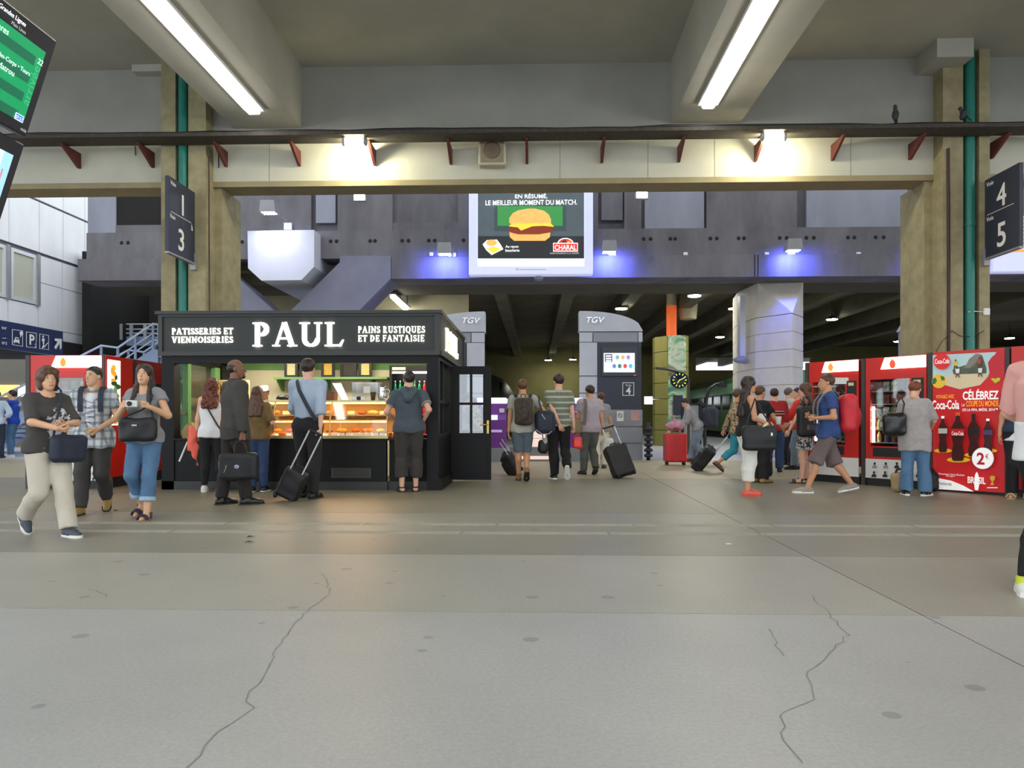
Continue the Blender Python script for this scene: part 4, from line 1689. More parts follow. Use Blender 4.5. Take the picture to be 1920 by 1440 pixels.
sq(22, 617, 42.5, 620, 42.5, 650, 22, 646.5)
sq(48, 621.5, 68, 624.5, 67, 653, 48, 650.5)
sq(72.5, 625.5, 90.5, 628.5, 90.5, 656, 72.5, 654)
fl.poly('taxi_car', [(24, 638), (26, 636), (27, 632), (33, 633), (34.5, 637), (35, 644), (33, 644.5), (33, 642.5), (26, 641.5), (26, 643.5), (24, 643)], m_letter)
fl.poly('taxi_car', [(28, 634), (32.5, 634.5), (33.5, 637), (27.5, 636.5)], blue)
fl.ell('taxi_beacon', 38, 625, 3.4, 4.2, m_letter, 12)
fl.poly('taxi_beacon', [(35.5, 628), (38, 629), (35.5, 634)], m_letter)
fl.text('P', 57.5, 646, 8.5, 18, m_letter, .03)
fl.text('2', 64, 651, 4, 6, m_letter)
fl.ell('walker', 78, 631, 1.6, 2, m_letter, 10)
fl.poly('walker', [(76.5, 633.5), (79.5, 634), (81.5, 639), (79.5, 638), (80, 645), (78, 648), (77, 641), (75, 638)], m_letter)
fl.poly('walker', [(75, 652.5), (78, 646), (79.5, 647), (80, 649), (86, 642), (87.5, 642.5), (80.5, 651), (76.5, 653)], m_letter)
fl.poly('arrow', [(98.5, 638), (100, 634.5), (112.5, 635.5), (112, 652), (109, 656.5), (108.2, 644), (101.5, 655.5), (98, 651), (104.5, 641)], m_letter)
fl.text('eur', 4, 617.5, 9, 4.5, m_letter)
fl.text('ers', 4, 646, 10, 5, m_letter)
fl.rect('rule', 0, 633.5, 7.5, 634.5, m_letter)

# staircase
m_stl = M('stair_steel', (150, 166, 196), .45, .2, var=.06, scale=4)
m_rail = M('stair_rail', (214, 226, 250), .3, .3)
st = thing('staircase', 'pale blue steel staircase with handrails rising behind the red vending machines', 'staircase', (at(120, 0, 22.5).x, 22.5, 0))


def sp(px, py, Y):
    return at(px, py, Y)


def drop(v, h):
    return Vector((v.x, v.y, max(0, v.z - h)))


for Y in (22.0, 23.5):
    k = 22.0 / Y

    def S(px, py):
        q = at(px, py, 22.0)
        return Vector((q.x, Y, q.z))

    line = [S(-60, 775), S(190, 648), S(221, 652), S(287, 607), S(297, 609)]
    for h, r in ((0, .035), (.28, .02), (.48, .02)):
        mb = MB()
        mb.tube([drop(v, h) for v in line], r, 8)
        wbuild(mb, 'handrail', st, m_rail)
    for px, py in ((-30, 760), (30, 729), (90, 699), (150, 668), (190, 648), (221, 652), (254, 630), (287, 607)):
        q = S(px, py)
        mb = MB()
        mb.box(q.x - .035, q.x + .035, Y - .02, Y + .02, max(0, q.z - 1.05), q.z)
        wbuild(mb, 'baluster', st, m_stl)
    mb = MB()
    for (a, b) in zip(line[:-1], line[1:]):
        mb.prism([(a.x, max(.02, a.z - 1.15)), (b.x, b.z - 1.15), (b.x, b.z - .75), (a.x, max(.2, a.z - .75))], lambda u, v, d: Vector((u, d, v)), Y - .03, Y + .03)
    wbuild(mb, 'stringer', st, m_stl)
n = 14
for i in range(n):
    a, b = at(-60, 775, 22), at(190, 648, 22)
    q = a.lerp(b, (i + .5) / n)
    mb = MB()
    mb.box(q.x - .16, q.x + .16, 22.03, 23.47, max(.02, q.z - 1.0), max(.05, q.z - .96))
    wbuild(mb, 'step', st, m_stl)
for i in range(5):
    a, b = at(221, 652, 22), at(287, 607, 22)
    q = a.lerp(b, (i + .5) / 5)
    mb = MB()
    mb.box(q.x - .14, q.x + .14, 22.03, 23.47, q.z - 1.0, q.z - .96)
    wbuild(mb, 'step', st, m_stl)
mb = MB()
a, b = at(190, 648, 22), at(221, 652, 22)
mb.box(a.x, b.x, 22.03, 23.47, a.z - 1.0, a.z - .94)
a = at(287, 607, 22)
mb.box(a.x, a.x + 2.0, 22.03, 25, a.z - 1.0, a.z - .94)
wbuild(mb, 'landing', st, m_stl)
# supports under the flights
mb = MB()
for px, py in ((190, 648), (221, 652), (287, 607), (297, 607)):
    q = at(px, py, 22)
    for Y in (22.2, 23.3):
        mb.box(q.x - .05, q.x + .05, Y - .05, Y + .05, 0, q.z - .98)
wbuild(mb, 'support_leg', st, m_stl)
# gallery railing behind
gr = thing('gallery_railing', 'grey gallery railing with a pale fascia over the staircase', 'railing', (at(230, 0, 25).x, 25, 2.6))
YR = 25.0
for dy in (0, 9.5, 17):
    mb = MB()
    mb.tube([at(150, 590 + dy, 24.0), at(178, 597 + dy, 24.0), at(235, 608 + dy, YR), at(302, 608 + dy, YR)], .025, 8)
    wbuild(mb, 'rail', gr, M('rail_grey', (176, 180, 186), .4, .3))
for px, py in ((182, 598), (207, 603), (226, 607), (246, 609), (272, 609), (298, 609)):
    q = at(px, py, 24.6)
    mb = MB()
    mb.box(q.x - .05, q.x + .05, 24.58, 24.64, at(px, py + 30, 24.6).z, q.z)
    wbuild(mb, 'post', gr, M('rail_grey'))
mb = MB()
P = [at(178, 621, 24.2), at(236, 631, YR), at(304, 631, YR), at(304, 648, YR), at(236, 648, YR), at(178, 639, 24.2)]
mb.add(P + [q + Vector((0, .08, 0)) for q in P], [(0, 1, 4, 5), (1, 2, 3, 4), (6, 11, 10, 7), (7, 10, 9, 8), (0, 6, 7, 1), (1, 7, 8, 2), (5, 4, 10, 11), (4, 3, 9, 10), (0, 5, 11, 6), (2, 8, 9, 3)])
wbuild(mb, 'fascia', gr, m_stl)
for px in (207, 290):
    q = at(px, 650, 24.9)
    mb = MB()
    mb.box(q.x - .06, q.x + .06, 24.85, 24.95, 0, q.z + .1)
    wbuild(mb, 'support_leg', gr, m_stl)

# ================================================================== hanging monitors, upper left
m_bez = M('monitor_bezel', (48, 46, 52), .4, var=.06)


def monitor(lab, p1, p2, y0, y1, content):
    P1, P2 = at(p1[0], p1[1], y1), at(p2[0], p2[1], y1)
    uz = (P1 - P2).normalized()
    ux = Vector((0, 1, 0))
    n = ux.cross(uz)
    H = (P1 - P2).length
    W = y1 - y0
    e = thing('hanging_monitor', lab, 'monitor', P2)
    T_ = Matrix(((ux.x, n.x, uz.x, P2.x), (ux.y, n.y, uz.y, P2.y), (ux.z, n.z, uz.z, P2.z), (0, 0, 0, 1)))
    mb = MB()
    mb.bevel_box(-W, 0, -.14, 0, 0, H, .012, None, T_)
    wbuild(mb, 'case', e, m_bez)
    fl = Flat(P2, ux, uz, e, .0015)
    content(fl, T_, W, H, e)
    mb = MB()
    dy_ = .2 if P1.z > 3.8 else -.2
    xp_ = at(492, 0, 12.6).x - .42
    q = T_ @ Vector((-W / 2 + dy_, -.1, H * .5))
    mb.tube([q, (xp_, q.y, q.z)], .03, 8)
    mb.tube([(xp_, q.y, q.z - .1), (xp_, q.y, z_sof - .004)], .035, 8)
    wbuild(mb, 'hanger', e, m_grey)
    return e


g1, g2 = lit('board_green', (16, 150, 92), .55), lit('board_green_dark', (22, 104, 74), .5)
blu = lit('board_blue', (40, 90, 200), .8)
tw = lit('board_text', (214, 240, 228), .9)
tg = lit('board_text_dim', (60, 176, 120), .6)


def content_up(fl, T_, W, H, e):
    def R(name, x0, x1, z0, z1, mat):
        fl.k += 1
        d = fl.k * .0015
        mb = MB()
        mb.add([T_ @ Vector(v) for v in ((x0, d, z0), (x1, d, z0), (x1, d, z1), (x0, d, z1))], [(0, 1, 2, 3)], mat)
        wbuild(mb, name, e)

    def Tx(s, x, z, h, mat, align='CENTER', up=None):
        fl.k += 1
        R3 = T_.to_3x3()
        o = T_ @ Vector((x, fl.k * .0015, z))
        text('lettering', s, mat, o, R3 @ (up[0] if up else Vector((1, 0, 0))), R3 @ (up[1] if up else Vector((0, 0, 1))), None, h, e, depth=.001)

    a0, a1, b0, b1 = -W + .1, -.10, .10, H - .16
    R('screen', a0, a1, b0, b1, g1)
    n = 8
    for k in range(0, n, 2):
        z = b0 + (b1 - b0) * k / n
        R('row_band', a0, a1 - .1, z, z + (b1 - b0) / n * .95, g2)
    R('clock_field', a1 - .13, a1 - .02, b0 + .0, b0 + .06, lit('paper', (250, 252, 255)))
    R('clock_field', a1 - .125, a1 - .025, b0 + .006, b0 + .054, blu)
    Tx('07:57', a1 - .075, b0 + .012, .03, tw)
    Tx('Grandes Lignes', -.60, H - .10, .05, lit('paper', (250, 252, 255)))
    Tx('Main Lines', -.50, H - .145, .03, lit('dim', (190, 190, 190)))
    Tx('Gares', -.68, b1 - .09, .055, tw)
    Tx('Pierre-des-Corps • Tours', -.50, b1 - .30, .05, tw)
    Tx('Matrou', -.50, b1 - .375, .05, tw)
    Tx('22', a1 - .05, b1 - .14, .05, tw)
    Tx('arrivée', a1 - .03, (b0 + b1) / 2, .09, tg, 'CENTER', (Vector((0, 0, 1)), Vector((-1, 0, 0))))
    Tx('voie', -.10, .03, .03, lit('dim', (190, 190, 190)))


def content_dn(fl, T_, W, H, e):
    for name, x0, x1, z0, z1, mat in (('screen', -W + .1, -.10, .10, H - .14, lit('screen_blue', (150, 200, 236), .75)), ('screen_panel', -W + .1, -.22, .3, H - .14, lit('screen_pale', (190, 222, 244), .8)),
                                      ('screen_text', -.19, -.17, .5, .72, lit('board_red', (206, 130, 140), .6))):
        fl.k += 1
        mb = MB()
        d = fl.k * .0015
        mb.add([T_ @ Vector(v) for v in ((x0, d, z0), (x1, d, z0), (x1, d, z1), (x0, d, z1))], [(0, 1, 2, 3)], mat)
        wbuild(mb, name, e)


monitor('hanging arrivals monitor with a green timetable screen', (108, 78), (50, 258), 5.35, 7.0, content_up)
monitor('hanging monitor with a pale blue screen under the green one', (47, 272), (-14, 462), 5.35, 7.0, content_dn)
# ================================================================== BAKERY KIOSK
YK0, YK1, YKB = 10.9, 14.5, 13.4
KX0, KX1 = at(303, 0, YK0).x, at(822, 0, YK0).x


def kz(py, Y=YK0):
    return EYE + (785 - py) / F * Y * 1.003


def kx(px, Y=YK0):
    return at(px, 0, Y).x


m_kblk = M('kiosk_black', (15, 15, 16), .5, var=.12, scale=3, spec=.25)
m_kfas = M('kiosk_fascia', (32, 36, 33), .5, var=.08, scale=2)
m_kmold = M('kiosk_moulding', (44, 46, 43), .45, var=.1, scale=3)
m_klit = M('lit_letters', (255, 255, 250), .4, emit=2.2, ecol=(255, 252, 240))
m_klit2 = M('lit_letters_warm', (255, 246, 200), .4, emit=1.6, ecol=(255, 240, 180))
m_cream = M('kiosk_cream', (214, 206, 176), .7, var=.05, scale=3)
m_green = M('kiosk_green', (98, 142, 84), .6, var=.08, scale=3)
m_glass = glass_mat('clear_glass', (246, 250, 248), .92)
m_glassd = glass_mat('door_glass', (236, 240, 244), .86)
m_brass = M('brass', (206, 176, 96), .3, .7)
kiosk = thing('bakery_kiosk', 'black bakery kiosk with white lit PAUL lettering on its fascia', 'kiosk', ((KX0 + KX1) / 2, YK0, 0))
zf0, zf1, zop, zct = kz(662), kz(588), kz(680), kz(826)


def kpart(name, mat, *boxes):
    mb = MB()
    for b in boxes:
        mb.box(*b)
    return wbuild(mb, name, kiosk, mat)


# fascia
kpart('fascia', m_kfas, (KX0, KX1, YK0 - .02, YK0 + .1, zf0, zf1), (KX1 - .1, KX1 + .02, YK0 + .1, YK1, zf0, zf1), (KX0 - .02, KX0 + .1, YK0 + .1, YK1, zf0, zf1), (KX0, KX1, YK1 - .1, YK1, zf0, zf1))
kpart('cornice', m_kmold, (KX0 - .06, KX1 + .06, YK0 - .09, YK1 + .04, zf1, zf1 + .045), (KX0 - .03, KX1 + .03, YK0 - .05, YK1 + .02, zf1 - .035, zf1))
kpart('fascia_frame', m_kmold, (KX0 - .03, KX1 + .03, YK0 - .055, YK0 - .02, zf0 - .03, zf0 + .03), (KX0 - .03, KX0 + .03, YK0 - .045, YK0 - .02, zf0, zf1), (KX1 - .05, KX1 + .03, YK0 - .045, YK0 - .02, zf0, zf1),
      (KX1 + .02, KX1 + .05, YK0, YK1, zf0 - .03, zf0 + .03), (KX1 + .02, KX1 + .045, YK1 - .08, YK1, zf0, zf1))
kpart('header', m_kblk, (KX0, KX1, YK0 + .0, YK0 + .14, zop, zf0 - .03), (KX1 - .12, KX1, YK0 + .14, YK1, zop + .05, zf0 - .03), (KX0, KX0 + .08, YK0 + .14, YK1, zop + .05, zf0 - .03))
kpart('roof', m_kblk, (KX0 + .1, KX1 - .1, YK0 + .1, YK1 - .1, zf1 - .06, zf1))
kpart('ceiling_panel', m_cream, (KX0 + .1, KX1 - .1, YK0 + .16, YKB, zf0 + .3, zf0 + .34))
serif_text('lettering', 'PAUL', m_klit, (kx(475), YK0 - .022, kz(649)), (1, 0, 0), kx(646) - kx(475), kz(604) - kz(649), kiosk, .03, .07)
for s, x0, x1, y0, y1 in (('PATISSERIES ET', 324, 438.5, 625.5, 614), ('VIENNOISERIES', 324, 438.5, 641.5, 630), ('PAINS RUSTIQUES', 672, 797.5, 624, 612), ('ET DE FANTAISIE', 672, 796.5, 640, 628.5)):
    serif_text('lettering', s, m_klit, (kx(x0), YK0 - .022, kz(y0)), (1, 0, 0), kx(x1) - kx(x0), kz(y1) - kz(y0), kiosk, .02, .10, thin=True)
serif_text('lettering', 'PAUL', m_klit2, (KX1 + .021, 11.55, kz(649)), (0, 1, 0), 1.75, kz(604) - kz(649), kiosk, .03, .07)
# posts and base
kpart('corner_post', m_kblk, (KX0, kx(326), YK0, YK0 + .2, 0, zop))
kpart('corner_post', m_kblk, (kx(800), KX1, YK0, YK0 + .2, 0, zop))
kpart('corner_post', m_kblk, (KX1 - .14, KX1, YK1 - .2, YK1, 0, zop + .06))
kpart('corner_post', m_kblk, (KX0, KX0 + .14, YK1 - .2, YK1, 0, zop + .06))
for a, b in ((326, 480), (480, 725)):
    kpart('front_panel', m_kblk, (kx(a), kx(b) - .01, YK0 + .02, YK0 + .12, .13, zct))
kpart('front_panel', m_kblk, (kx(728), kx(800), YK0 + .10, YK0 + .2, .13, zct))
kpart('plinth', m_kmold, (KX0, kx(726), YK0, YK0 + .1, 0.0, .125), (kx(726), KX1, YK0 + .06, YK0 + .2, 0, .125))
kpart('counter_ledge', m_kblk, (kx(326), kx(800), YK0 - .01, YK0 + .32, zct, zct + .025))
mb = MB()
for k in range(8):
    z = kz(896) + (kz(879) - kz(896)) * k / 7
    mb.box(kx(622), kx(694), YK0 + .012, YK0 + .022, z - .004, z + .004)
for k in range(2):
    x = kx(622) if k == 0 else kx(694)
    mb.box(x - .006, x + .006, YK0 + .01, YK0 + .022, kz(897), kz(878))
wbuild(mb, 'vent_grille', kiosk, M('vent_metal', (92, 92, 84), .5, .4))
# left glazed side and right side
kpart('side_panel', m_kblk, (KX0, KX0 + .08, YK0 + .2, YK1 - .2, 0, .78))
kpart('side_frame', m_green, (KX0 + .01, KX0 + .09, 11.55, 11.66, .78, zop + .05))
kpart('side_frame', m_green, (KX0 + .01, KX0 + .09, 12.55, 12.75, .78, zop + .05))
kpart('side_frame', M('frame_olive', (96, 92, 60), .6, var=.1), (KX0 + .02, KX0 + .07, 11.1, 11.16, .78, zop + .05), (KX0 + .02, KX0 + .07, 11.66, 12.55, 1.32, 1.38), (KX0 + .02, KX0 + .07, 11.1, 11.55, 1.12, 1.16))
kpart('side_glass', m_glass, (KX0 + .04, KX0 + .05, YK0 + .2, 12.75, .78, zop + .05))
kpart('side_panel', m_kblk, (KX1 - .1, KX1, YK0 + .2, 12.42, 0, kz(815)))
kpart('side_frame', m_kblk, (KX1 - .08, KX1 - .02, 11.6, 11.66, kz(815), zop + .05), (KX1 - .08, KX1 - .02, YK0 + .2, 12.42, 1.28, 1.33), (KX1 - .12, KX1, 12.36, 12.44, 0, zop + .06), (KX1 - .12, KX1, 13.16, 13.26, 0, zop + .06))
kpart('side_glass', m_glass, (KX1 - .055, KX1 - .045, YK0 + .2, 12.36, kz(815), zop + .05))
kpart('side_panel', m_kblk, (KX1 - .1, KX1, 13.26, YK1 - .2, 0, zop + .06))
kpart('skirting', m_kblk, (KX1, KX1 + .05, YK0 + .0, 12.3, 0, .17))
# back wall
kpart('back_wall', m_cream, (KX0 + .1, KX1 - .1, YKB, YKB + .08, 0, 1.93))
kpart('back_wall_band', m_green, (KX0 + .1, KX1 - .1, YKB - .01, YKB + .08, 1.93, 2.36))
kpart('shelf', m_green, (kx(516, 13.1), kx(728, 13.1), 13.0, YKB, kz(711, 13.1), kz(707, 13.1)))
for px in (528, 615, 700):
    mb = MB()
    x = kx(px, 13.3)
    z = kz(711, 13.1)
    mb.prism([(YKB, z), (13.1, z), (13.1, z - .03), (YKB - .05, z - .2), (YKB, z - .2)], lambda u, v, d: Vector((d, u, v)), x - .02, x + .02)
    wbuild(mb, 'shelf_bracket', kiosk, m_green)
kpart('dark_cupboard', m_kblk, (KX0 + .1, kx(416, 13.0), 12.8, 13.4, .0, kz(684, 12.8)))
kpart('inner_floor', M('kiosk_floor', (90, 84, 74), .6), (KX0 + .08, KX1 - .1, YK0 + .12, YKB, 0.001, .02))
# open door
dr = thing('door_leaf', 'open black kiosk door with four glass panes and a brass handle', 'door', (KX1 + .02, 12.42, 0))
dx0, dx1, dz1, dY = KX1 + .02, kx(921, 12.45), kz(687, 12.45), 12.42


def dpart(name, mat, *boxes):
    mb = MB()
    for b in boxes:
        mb.box(*b)
    return wbuild(mb, name, dr, mat)


px0, px1, pz0, pz1 = kx(861, 12.45), kx(906, 12.45), kz(812, 12.45), kz(702, 12.45)
pm = (px0 + px1) / 2
pzm = kz(757, 12.45)
dpart('frame', m_kblk, (dx0, px0, dY, dY + .05, .03, dz1), (px1, dx1, dY, dY + .05, .03, dz1), (px0, px1, dY, dY + .05, pz1, dz1), (px0, px1, dY, dY + .05, .03, pz0))
dpart('glazing_bar', m_kblk, (pm - .02, pm + .02, dY, dY + .05, pz0, pz1), (px0, pm - .02, dY + .003, dY + .047, pzm - .02, pzm + .02), (pm + .02, px1, dY + .003, dY + .047, pzm - .02, pzm + .02))
for a, b in ((px0, pm - .02), (pm + .02, px1)):
    for c, d in ((pz0, pzm - .02), (pzm + .02, pz1)):
        dpart('pane', m_glassd, (a, b, dY + .02, dY + .026, c, d))
hx = kx(915, 12.45)
mb = MB()
mb.bevel_box(hx - .02, hx + .02, dY - .012, dY, kz(813, 12.45), kz(788, 12.45), .004)
mb.tube([(hx, dY - .01, kz(796, 12.45)), (hx, dY - .05, kz(796, 12.45)), (hx - .13, dY - .055, kz(797, 12.45))], .01, 8)
wbuild(mb, 'handle', dr, m_brass)
dpart('lower_panel', M('door_panel', (12, 12, 13), .45, spec=.25), (dx0 + .08, dx1 - .08, dY - .008, dY, .12, pz0 - .08))

# ---- display case
dc = thing('display_case', 'lit glass pastry display case with gold trim on the kiosk counter', 'display case', (kx(600), YK0 + .4, zct))
cx0, cx1 = kx(483), kx(724)
cy0, cy1 = YK0 + .06, YK0 + .78
cz0, cz1 = zct + .025, kz(750)


def cpart(name, mat, *boxes):
    mb = MB()
    for b in boxes:
        mb.box(*b)
    return wbuild(mb, name, dc, mat)


m_gold = M('gold_trim', (198, 182, 126), .35, .5, var=.06)
m_steel = M('steel_shelf', (186, 176, 150), .35, .5)
cpart('base_trim', m_gold, (cx0 - .02, cx1 + .02, cy0 - .03, cy0 - .014, cz0 + .002, cz0 + .045))
cpart('deck', m_white, (cx0, cx1, cy0, cy1, cz0 + .002, cz0 + .03))
cpart('top_slab', M('case_top', (210, 200, 170), .4), (cx0, cx1, cy0 + .12, cy1, cz1 - .025, cz1))
zs1, zs2, zs3 = kz(812, 11.3), kz(788, 11.3), kz(778, 11.2)
for k, z in enumerate((zs1, zs2, zs3)):
    cpart('glass_shelf', m_steel, (cx0 + .02, cx1 - .02, cy0 + .23 + .02 * k, cy1 - .05, z - .008, z + .004))
m_clit = M('lit_case_strip', (255, 214, 140), .5, emit=26, ecol=(255, 176, 84))
for z in (cz1 - .035, zs2 - .018, zs1 - .018):
    cpart('lamp_strip', m_clit, (cx0 + .05, cx1 - .05, cy0 + .24, cy0 + .265, z - .012, z))
for x in (cx0, kx(508), kx(616), cx1):
    mb = MB()
    mb.tube([(x, cy0, cz0 + .012), (x, cy0 + .02, cz0 + .28), (x, cy0 + .15, cz1)], .012, 6)
    wbuild(mb, 'post', dc, m_gold)
mb = MB()
a = .006
mb.add([(cx0, cy0, cz0 + .004), (cx1, cy0, cz0 + .004), (cx1, cy0 + .02, cz0 + .28), (cx0, cy0 + .02, cz0 + .28), (cx1, cy0 + .15, cz1), (cx0, cy0 + .15, cz1)], [(0, 1, 2, 3), (3, 2, 4, 5)])
wbuild(mb, 'front_glass', dc, m_glass)
cpart('back_panel', M('case_back', (196, 170, 120), .5), (cx0, cx1, cy1, cy1 + .02, cz0, cz1))

# pastries, each one its own
rnd = random.Random(11)
crusts = [M('crust_%d' % i, c, .55, var=.25, scale=25, bump=.3, bscale=60) for i, c in enumerate(((214, 134, 48), (196, 108, 36), (226, 160, 74), (170, 84, 30), (236, 190, 110)))]
m_berry = M('berry_red', (140, 26, 28), .3, var=.3, scale=30)
m_cream2 = M('icing', (240, 228, 206), .5, var=.05)
m_choc = M('chocolate', (64, 36, 26), .35, var=.1)


def loaf_mesh(kind):
    mb = MB()
    if kind == 'baguette':
        pts = [(-.26 + .52 * i / 10, 0, .03) for i in range(11)]
        mb.tube(pts, [.011 + .020 * sin(pi * (i + .6) / 11.2) for i in range(11)], 10)
    elif kind == 'croissant':
        pts = [(.075 * sin(t), .045 * cos(t) - .03, .028) for t in [(-1.5 + 3 * i / 8) for i in range(9)]]
        mb.tube(pts, [.008, .018, .027, .033, .036, .033, .027, .018, .008], 8)
    elif kind == 'roll':
        mb.ellipsoid((0, 0, .03), (.07, .055, .032), 12)
    elif kind == 'tart':
        mb.lathe([(0, 0), (.045, 0), (.055, .025), (.05, .03), (0, .028)], n=14)
    else:
        mb.bevel_box(-.055, .055, -.04, .04, 0, .055, .008)
    me = mb.build('tmp').data
    bpy.data.objects.remove(bpy.data.objects['tmp'])
    return me


kinds = {k: loaf_mesh(k) for k in ('baguette', 'croissant', 'roll', 'tart', 'cake')}


def pastry(kind, x, y, z, mat, rot, lab, grp):
    me = kinds[kind].copy()
    me.materials.clear()
    me.materials.append(mat)
    z = z + .0008 - min(v.co.z for v in me.vertices)
    o = link(kind if kind != 'roll' else 'bread_roll', me, None, (x, y, z), rot)
    tag(o, lab, 'pastry' if kind in ('croissant', 'tart', 'cake') else 'bread', grp)


ya = cy0 + .36
# top shelf: rolls and croissants
for i in range(11):
    x = cx0 + .12 + (cx1 - cx0 - .24) * i / 10
    k = ('croissant', 'roll', 'cake')[(i * 2) % 3]
    pastry(k, x, ya + .02 * (i % 2), zs3 + .0045, crusts[i % 5] if k != 'cake' else m_cream2, rnd.uniform(-.4, .4), 'golden %s on the top glass shelf of the display case' % {'croissant': 'croissant', 'roll': 'bread roll', 'cake': 'iced cake slice'}[k], 'pastries on the top case shelf')
for i in range(9):
    x = cx0 + .16 + (cx1 - cx0 - .32) * i / 8
    if i in (3, 4):
        pastry('tart', x, ya, zs1 + .0045, m_berry, 0, 'dark red berry tart on the lower glass shelf', 'tarts on the lower case shelf')
    else:
        pastry('croissant' if i % 2 else 'roll', x, ya - .02, zs1 + .0045, crusts[(i * 3) % 5], rnd.uniform(-.3, .3), 'golden pastry on the lower glass shelf beside the berry tarts', 'pastries on the lower case shelf')
for i in range(10):
    x = cx0 + .12 + (cx1 - cx0 - .24) * i / 9
    if i < 4:
        pastry('roll', x, cy0 + .14, cz0 + .031, crusts[i % 3], rnd.uniform(-.5, .5), 'plump golden roll on the white deck of the display case', 'rolls on the case deck')
    else:
        pastry('cake', x, cy0 + .14, cz0 + .031, m_cream2 if i % 3 else m_choc, rnd.uniform(-.1, .1), ('pale iced cake slice' if i % 3 else 'dark chocolate slice') + ' on the white deck of the display case', 'slices on the case deck')
for i in range(3):
    pastry('baguette', cx0 + .4 + .55 * i, ya + .1, zs2 + .0045, crusts[i % 2], rnd.uniform(-.1, .1), 'long baguette on the middle glass shelf', 'baguettes on the middle case shelf')
# price cards along the deck
for i in range(8):
    x = kx(618) + (kx(720) - kx(618)) * (i + .5) / 8
    mb = MB()
    mb.add([(x - .042, cy0 + .035, cz0 + .032), (x + .042, cy0 + .035, cz0 + .032), (x + .042, cy0 + .06, cz0 + .085), (x - .042, cy0 + .06, cz0 + .085),
            (x - .042, cy0 + .085, cz0 + .032), (x + .042, cy0 + .085, cz0 + .032)], [(0, 1, 2, 3), (3, 2, 5, 4)])
    tag(mb.build('price_card', m_white), 'small white folded price card at the front of the case deck', 'price card', 'price cards in the display case')

# ---- things on the case and counter
def prop(name, lab, cat, loc, parts, rotz=0, group=None):
    e = thing(name, lab, cat, loc, rotz, group)
    for nm, mat, fn in parts:
        mb = MB()
        fn(mb)
        mb.build(nm, mat, e)
    return e


zt_ = cz1 + .001
prop('menu_stand', 'tilted white paper menu stand on top of the display case', 'menu stand', (kx(642, 11.3), 11.3, zt_), [
    ('sheet', M('paper_white', (250, 250, 248), .6, emit=.25), lambda m: m.prism([(-.16, .27), (-.02, .27), (.10, 0), (.0, 0)], lambda u, v, d: Vector((u, d, v)), -.004, .004)),
    ('foot', m_grey, lambda m: m.box(-.02, .12, -.06, .06, -.0, .006))])
prop('acrylic_screen', 'clear acrylic box with notices standing on the display case', 'box', (kx(690, 11.5), 11.5, zt_), [
    ('shell', glass_mat('acrylic', (240, 244, 244), .8, .15), lambda m: m.box(-.22, .18, -.12, .12, 0, .28)),
    ('notice', m_white, lambda m: m.box(-.04, .06, -.131, -.125, .12, .22)),
    ('edge', m_white, lambda m: (m.box(-.225, .185, -.125, -.118, .275, .285), m.box(-.225, .185, .118, .125, .275, .285)))])
prop('wooden_crate', 'small brown wooden box on the display case beside the menu stand', 'box', (kx(617, 11.35), 11.4, zt_), [
    ('box', M('brown_wood', (112, 66, 40), .6, var=.2, scale=12), lambda m: (m.box(-.09, .09, -.1, .1, 0, .02), m.box(-.09, -.075, -.1, .1, .02, .14), m.box(.075, .09, -.1, .1, .02, .14), m.box(-.075, .075, -.1, -.085, .02, .14), m.box(-.075, .075, .085, .1, .02, .14)))])
prop('cup_stack', 'stack of dark brown paper cups on the display case', 'cups', (kx(700, 11.3), 11.28, zt_), [
    ('cup', M('cup_brown', (70, 50, 40), .5, var=.1), lambda m: m.lathe([(.0, 0), (.03, 0), (.042, .1), (.045, .13), (.0, .13)], n=14))])
for i in range(3):
    prop('price_sign', 'little black and white price sign on the display case edge', 'price sign', (kx(665 + i * 8, 11.2), 11.18, zt_), [
        ('card', m_white if i != 1 else m_black, lambda m: m.prism([(-.03, 0), (.03, 0), (.03, .06), (-.03, .06)], lambda u, v, d: Vector((u, d, v)), -.004, .004)),
        ('foot', m_grey, lambda m: m.box(-.025, .025, -.02, .02, 0, .006))], group='price signs on the case')
prop('steel_jug', 'shiny steel jug at the end of the display case', 'jug', (kx(716, 11.3), 11.35, zt_), [
    ('body', M('polished_steel', (200, 200, 204), .15, .9), lambda m: m.lathe([(0, 0), (.06, 0), (.075, .06), (.06, .14), (.05, .2), (.055, .22), (0, .22)], n=18)),
    ('handle', M('polished_steel'), lambda m: m.tube([(.06, 0, .18), (.11, 0, .16), (.10, 0, .08), (.065, 0, .05)], .008, 6))])
prop('bread_cover', 'wide olive domed cover behind the display case', 'cover', (kx(532, 12.2), 12.2, 1.222), [
    ('dome', M('olive_dome', (142, 132, 70), .6, var=.08), lambda m: m.lathe([(.36, 0), (.33, .05), (.2, .12), (.05, .15), (0, .15)], n=24)),
    ('tray', m_black, lambda m: m.lathe([(0, .15), (.13, .15), (.1, .2), (.06, .22), (0, .22)], n=16))])
kpart('back_counter', M('counter_wood', (150, 120, 80), .5, var=.1), (kx(470, 12.2), kx(716, 12.4), 11.95, 12.5, 0, 1.22))
prop('coffee_machine', 'dark coffee machine on the back counter of the kiosk', 'coffee machine', (kx(600, 12.3), 12.32, 1.2215), [
    ('body', m_black, lambda m: m.bevel_box(-.14, .14, -.14, .14, 0, .3, .02)),
    ('spout', M('polished_steel'), lambda m: m.box(-.05, .05, -.17, -.14, .14, .18)),
    ('funnel', M('polished_steel'), lambda m: m.lathe([(.04, .3), (.07, .4), (0, .4)], n=12))])
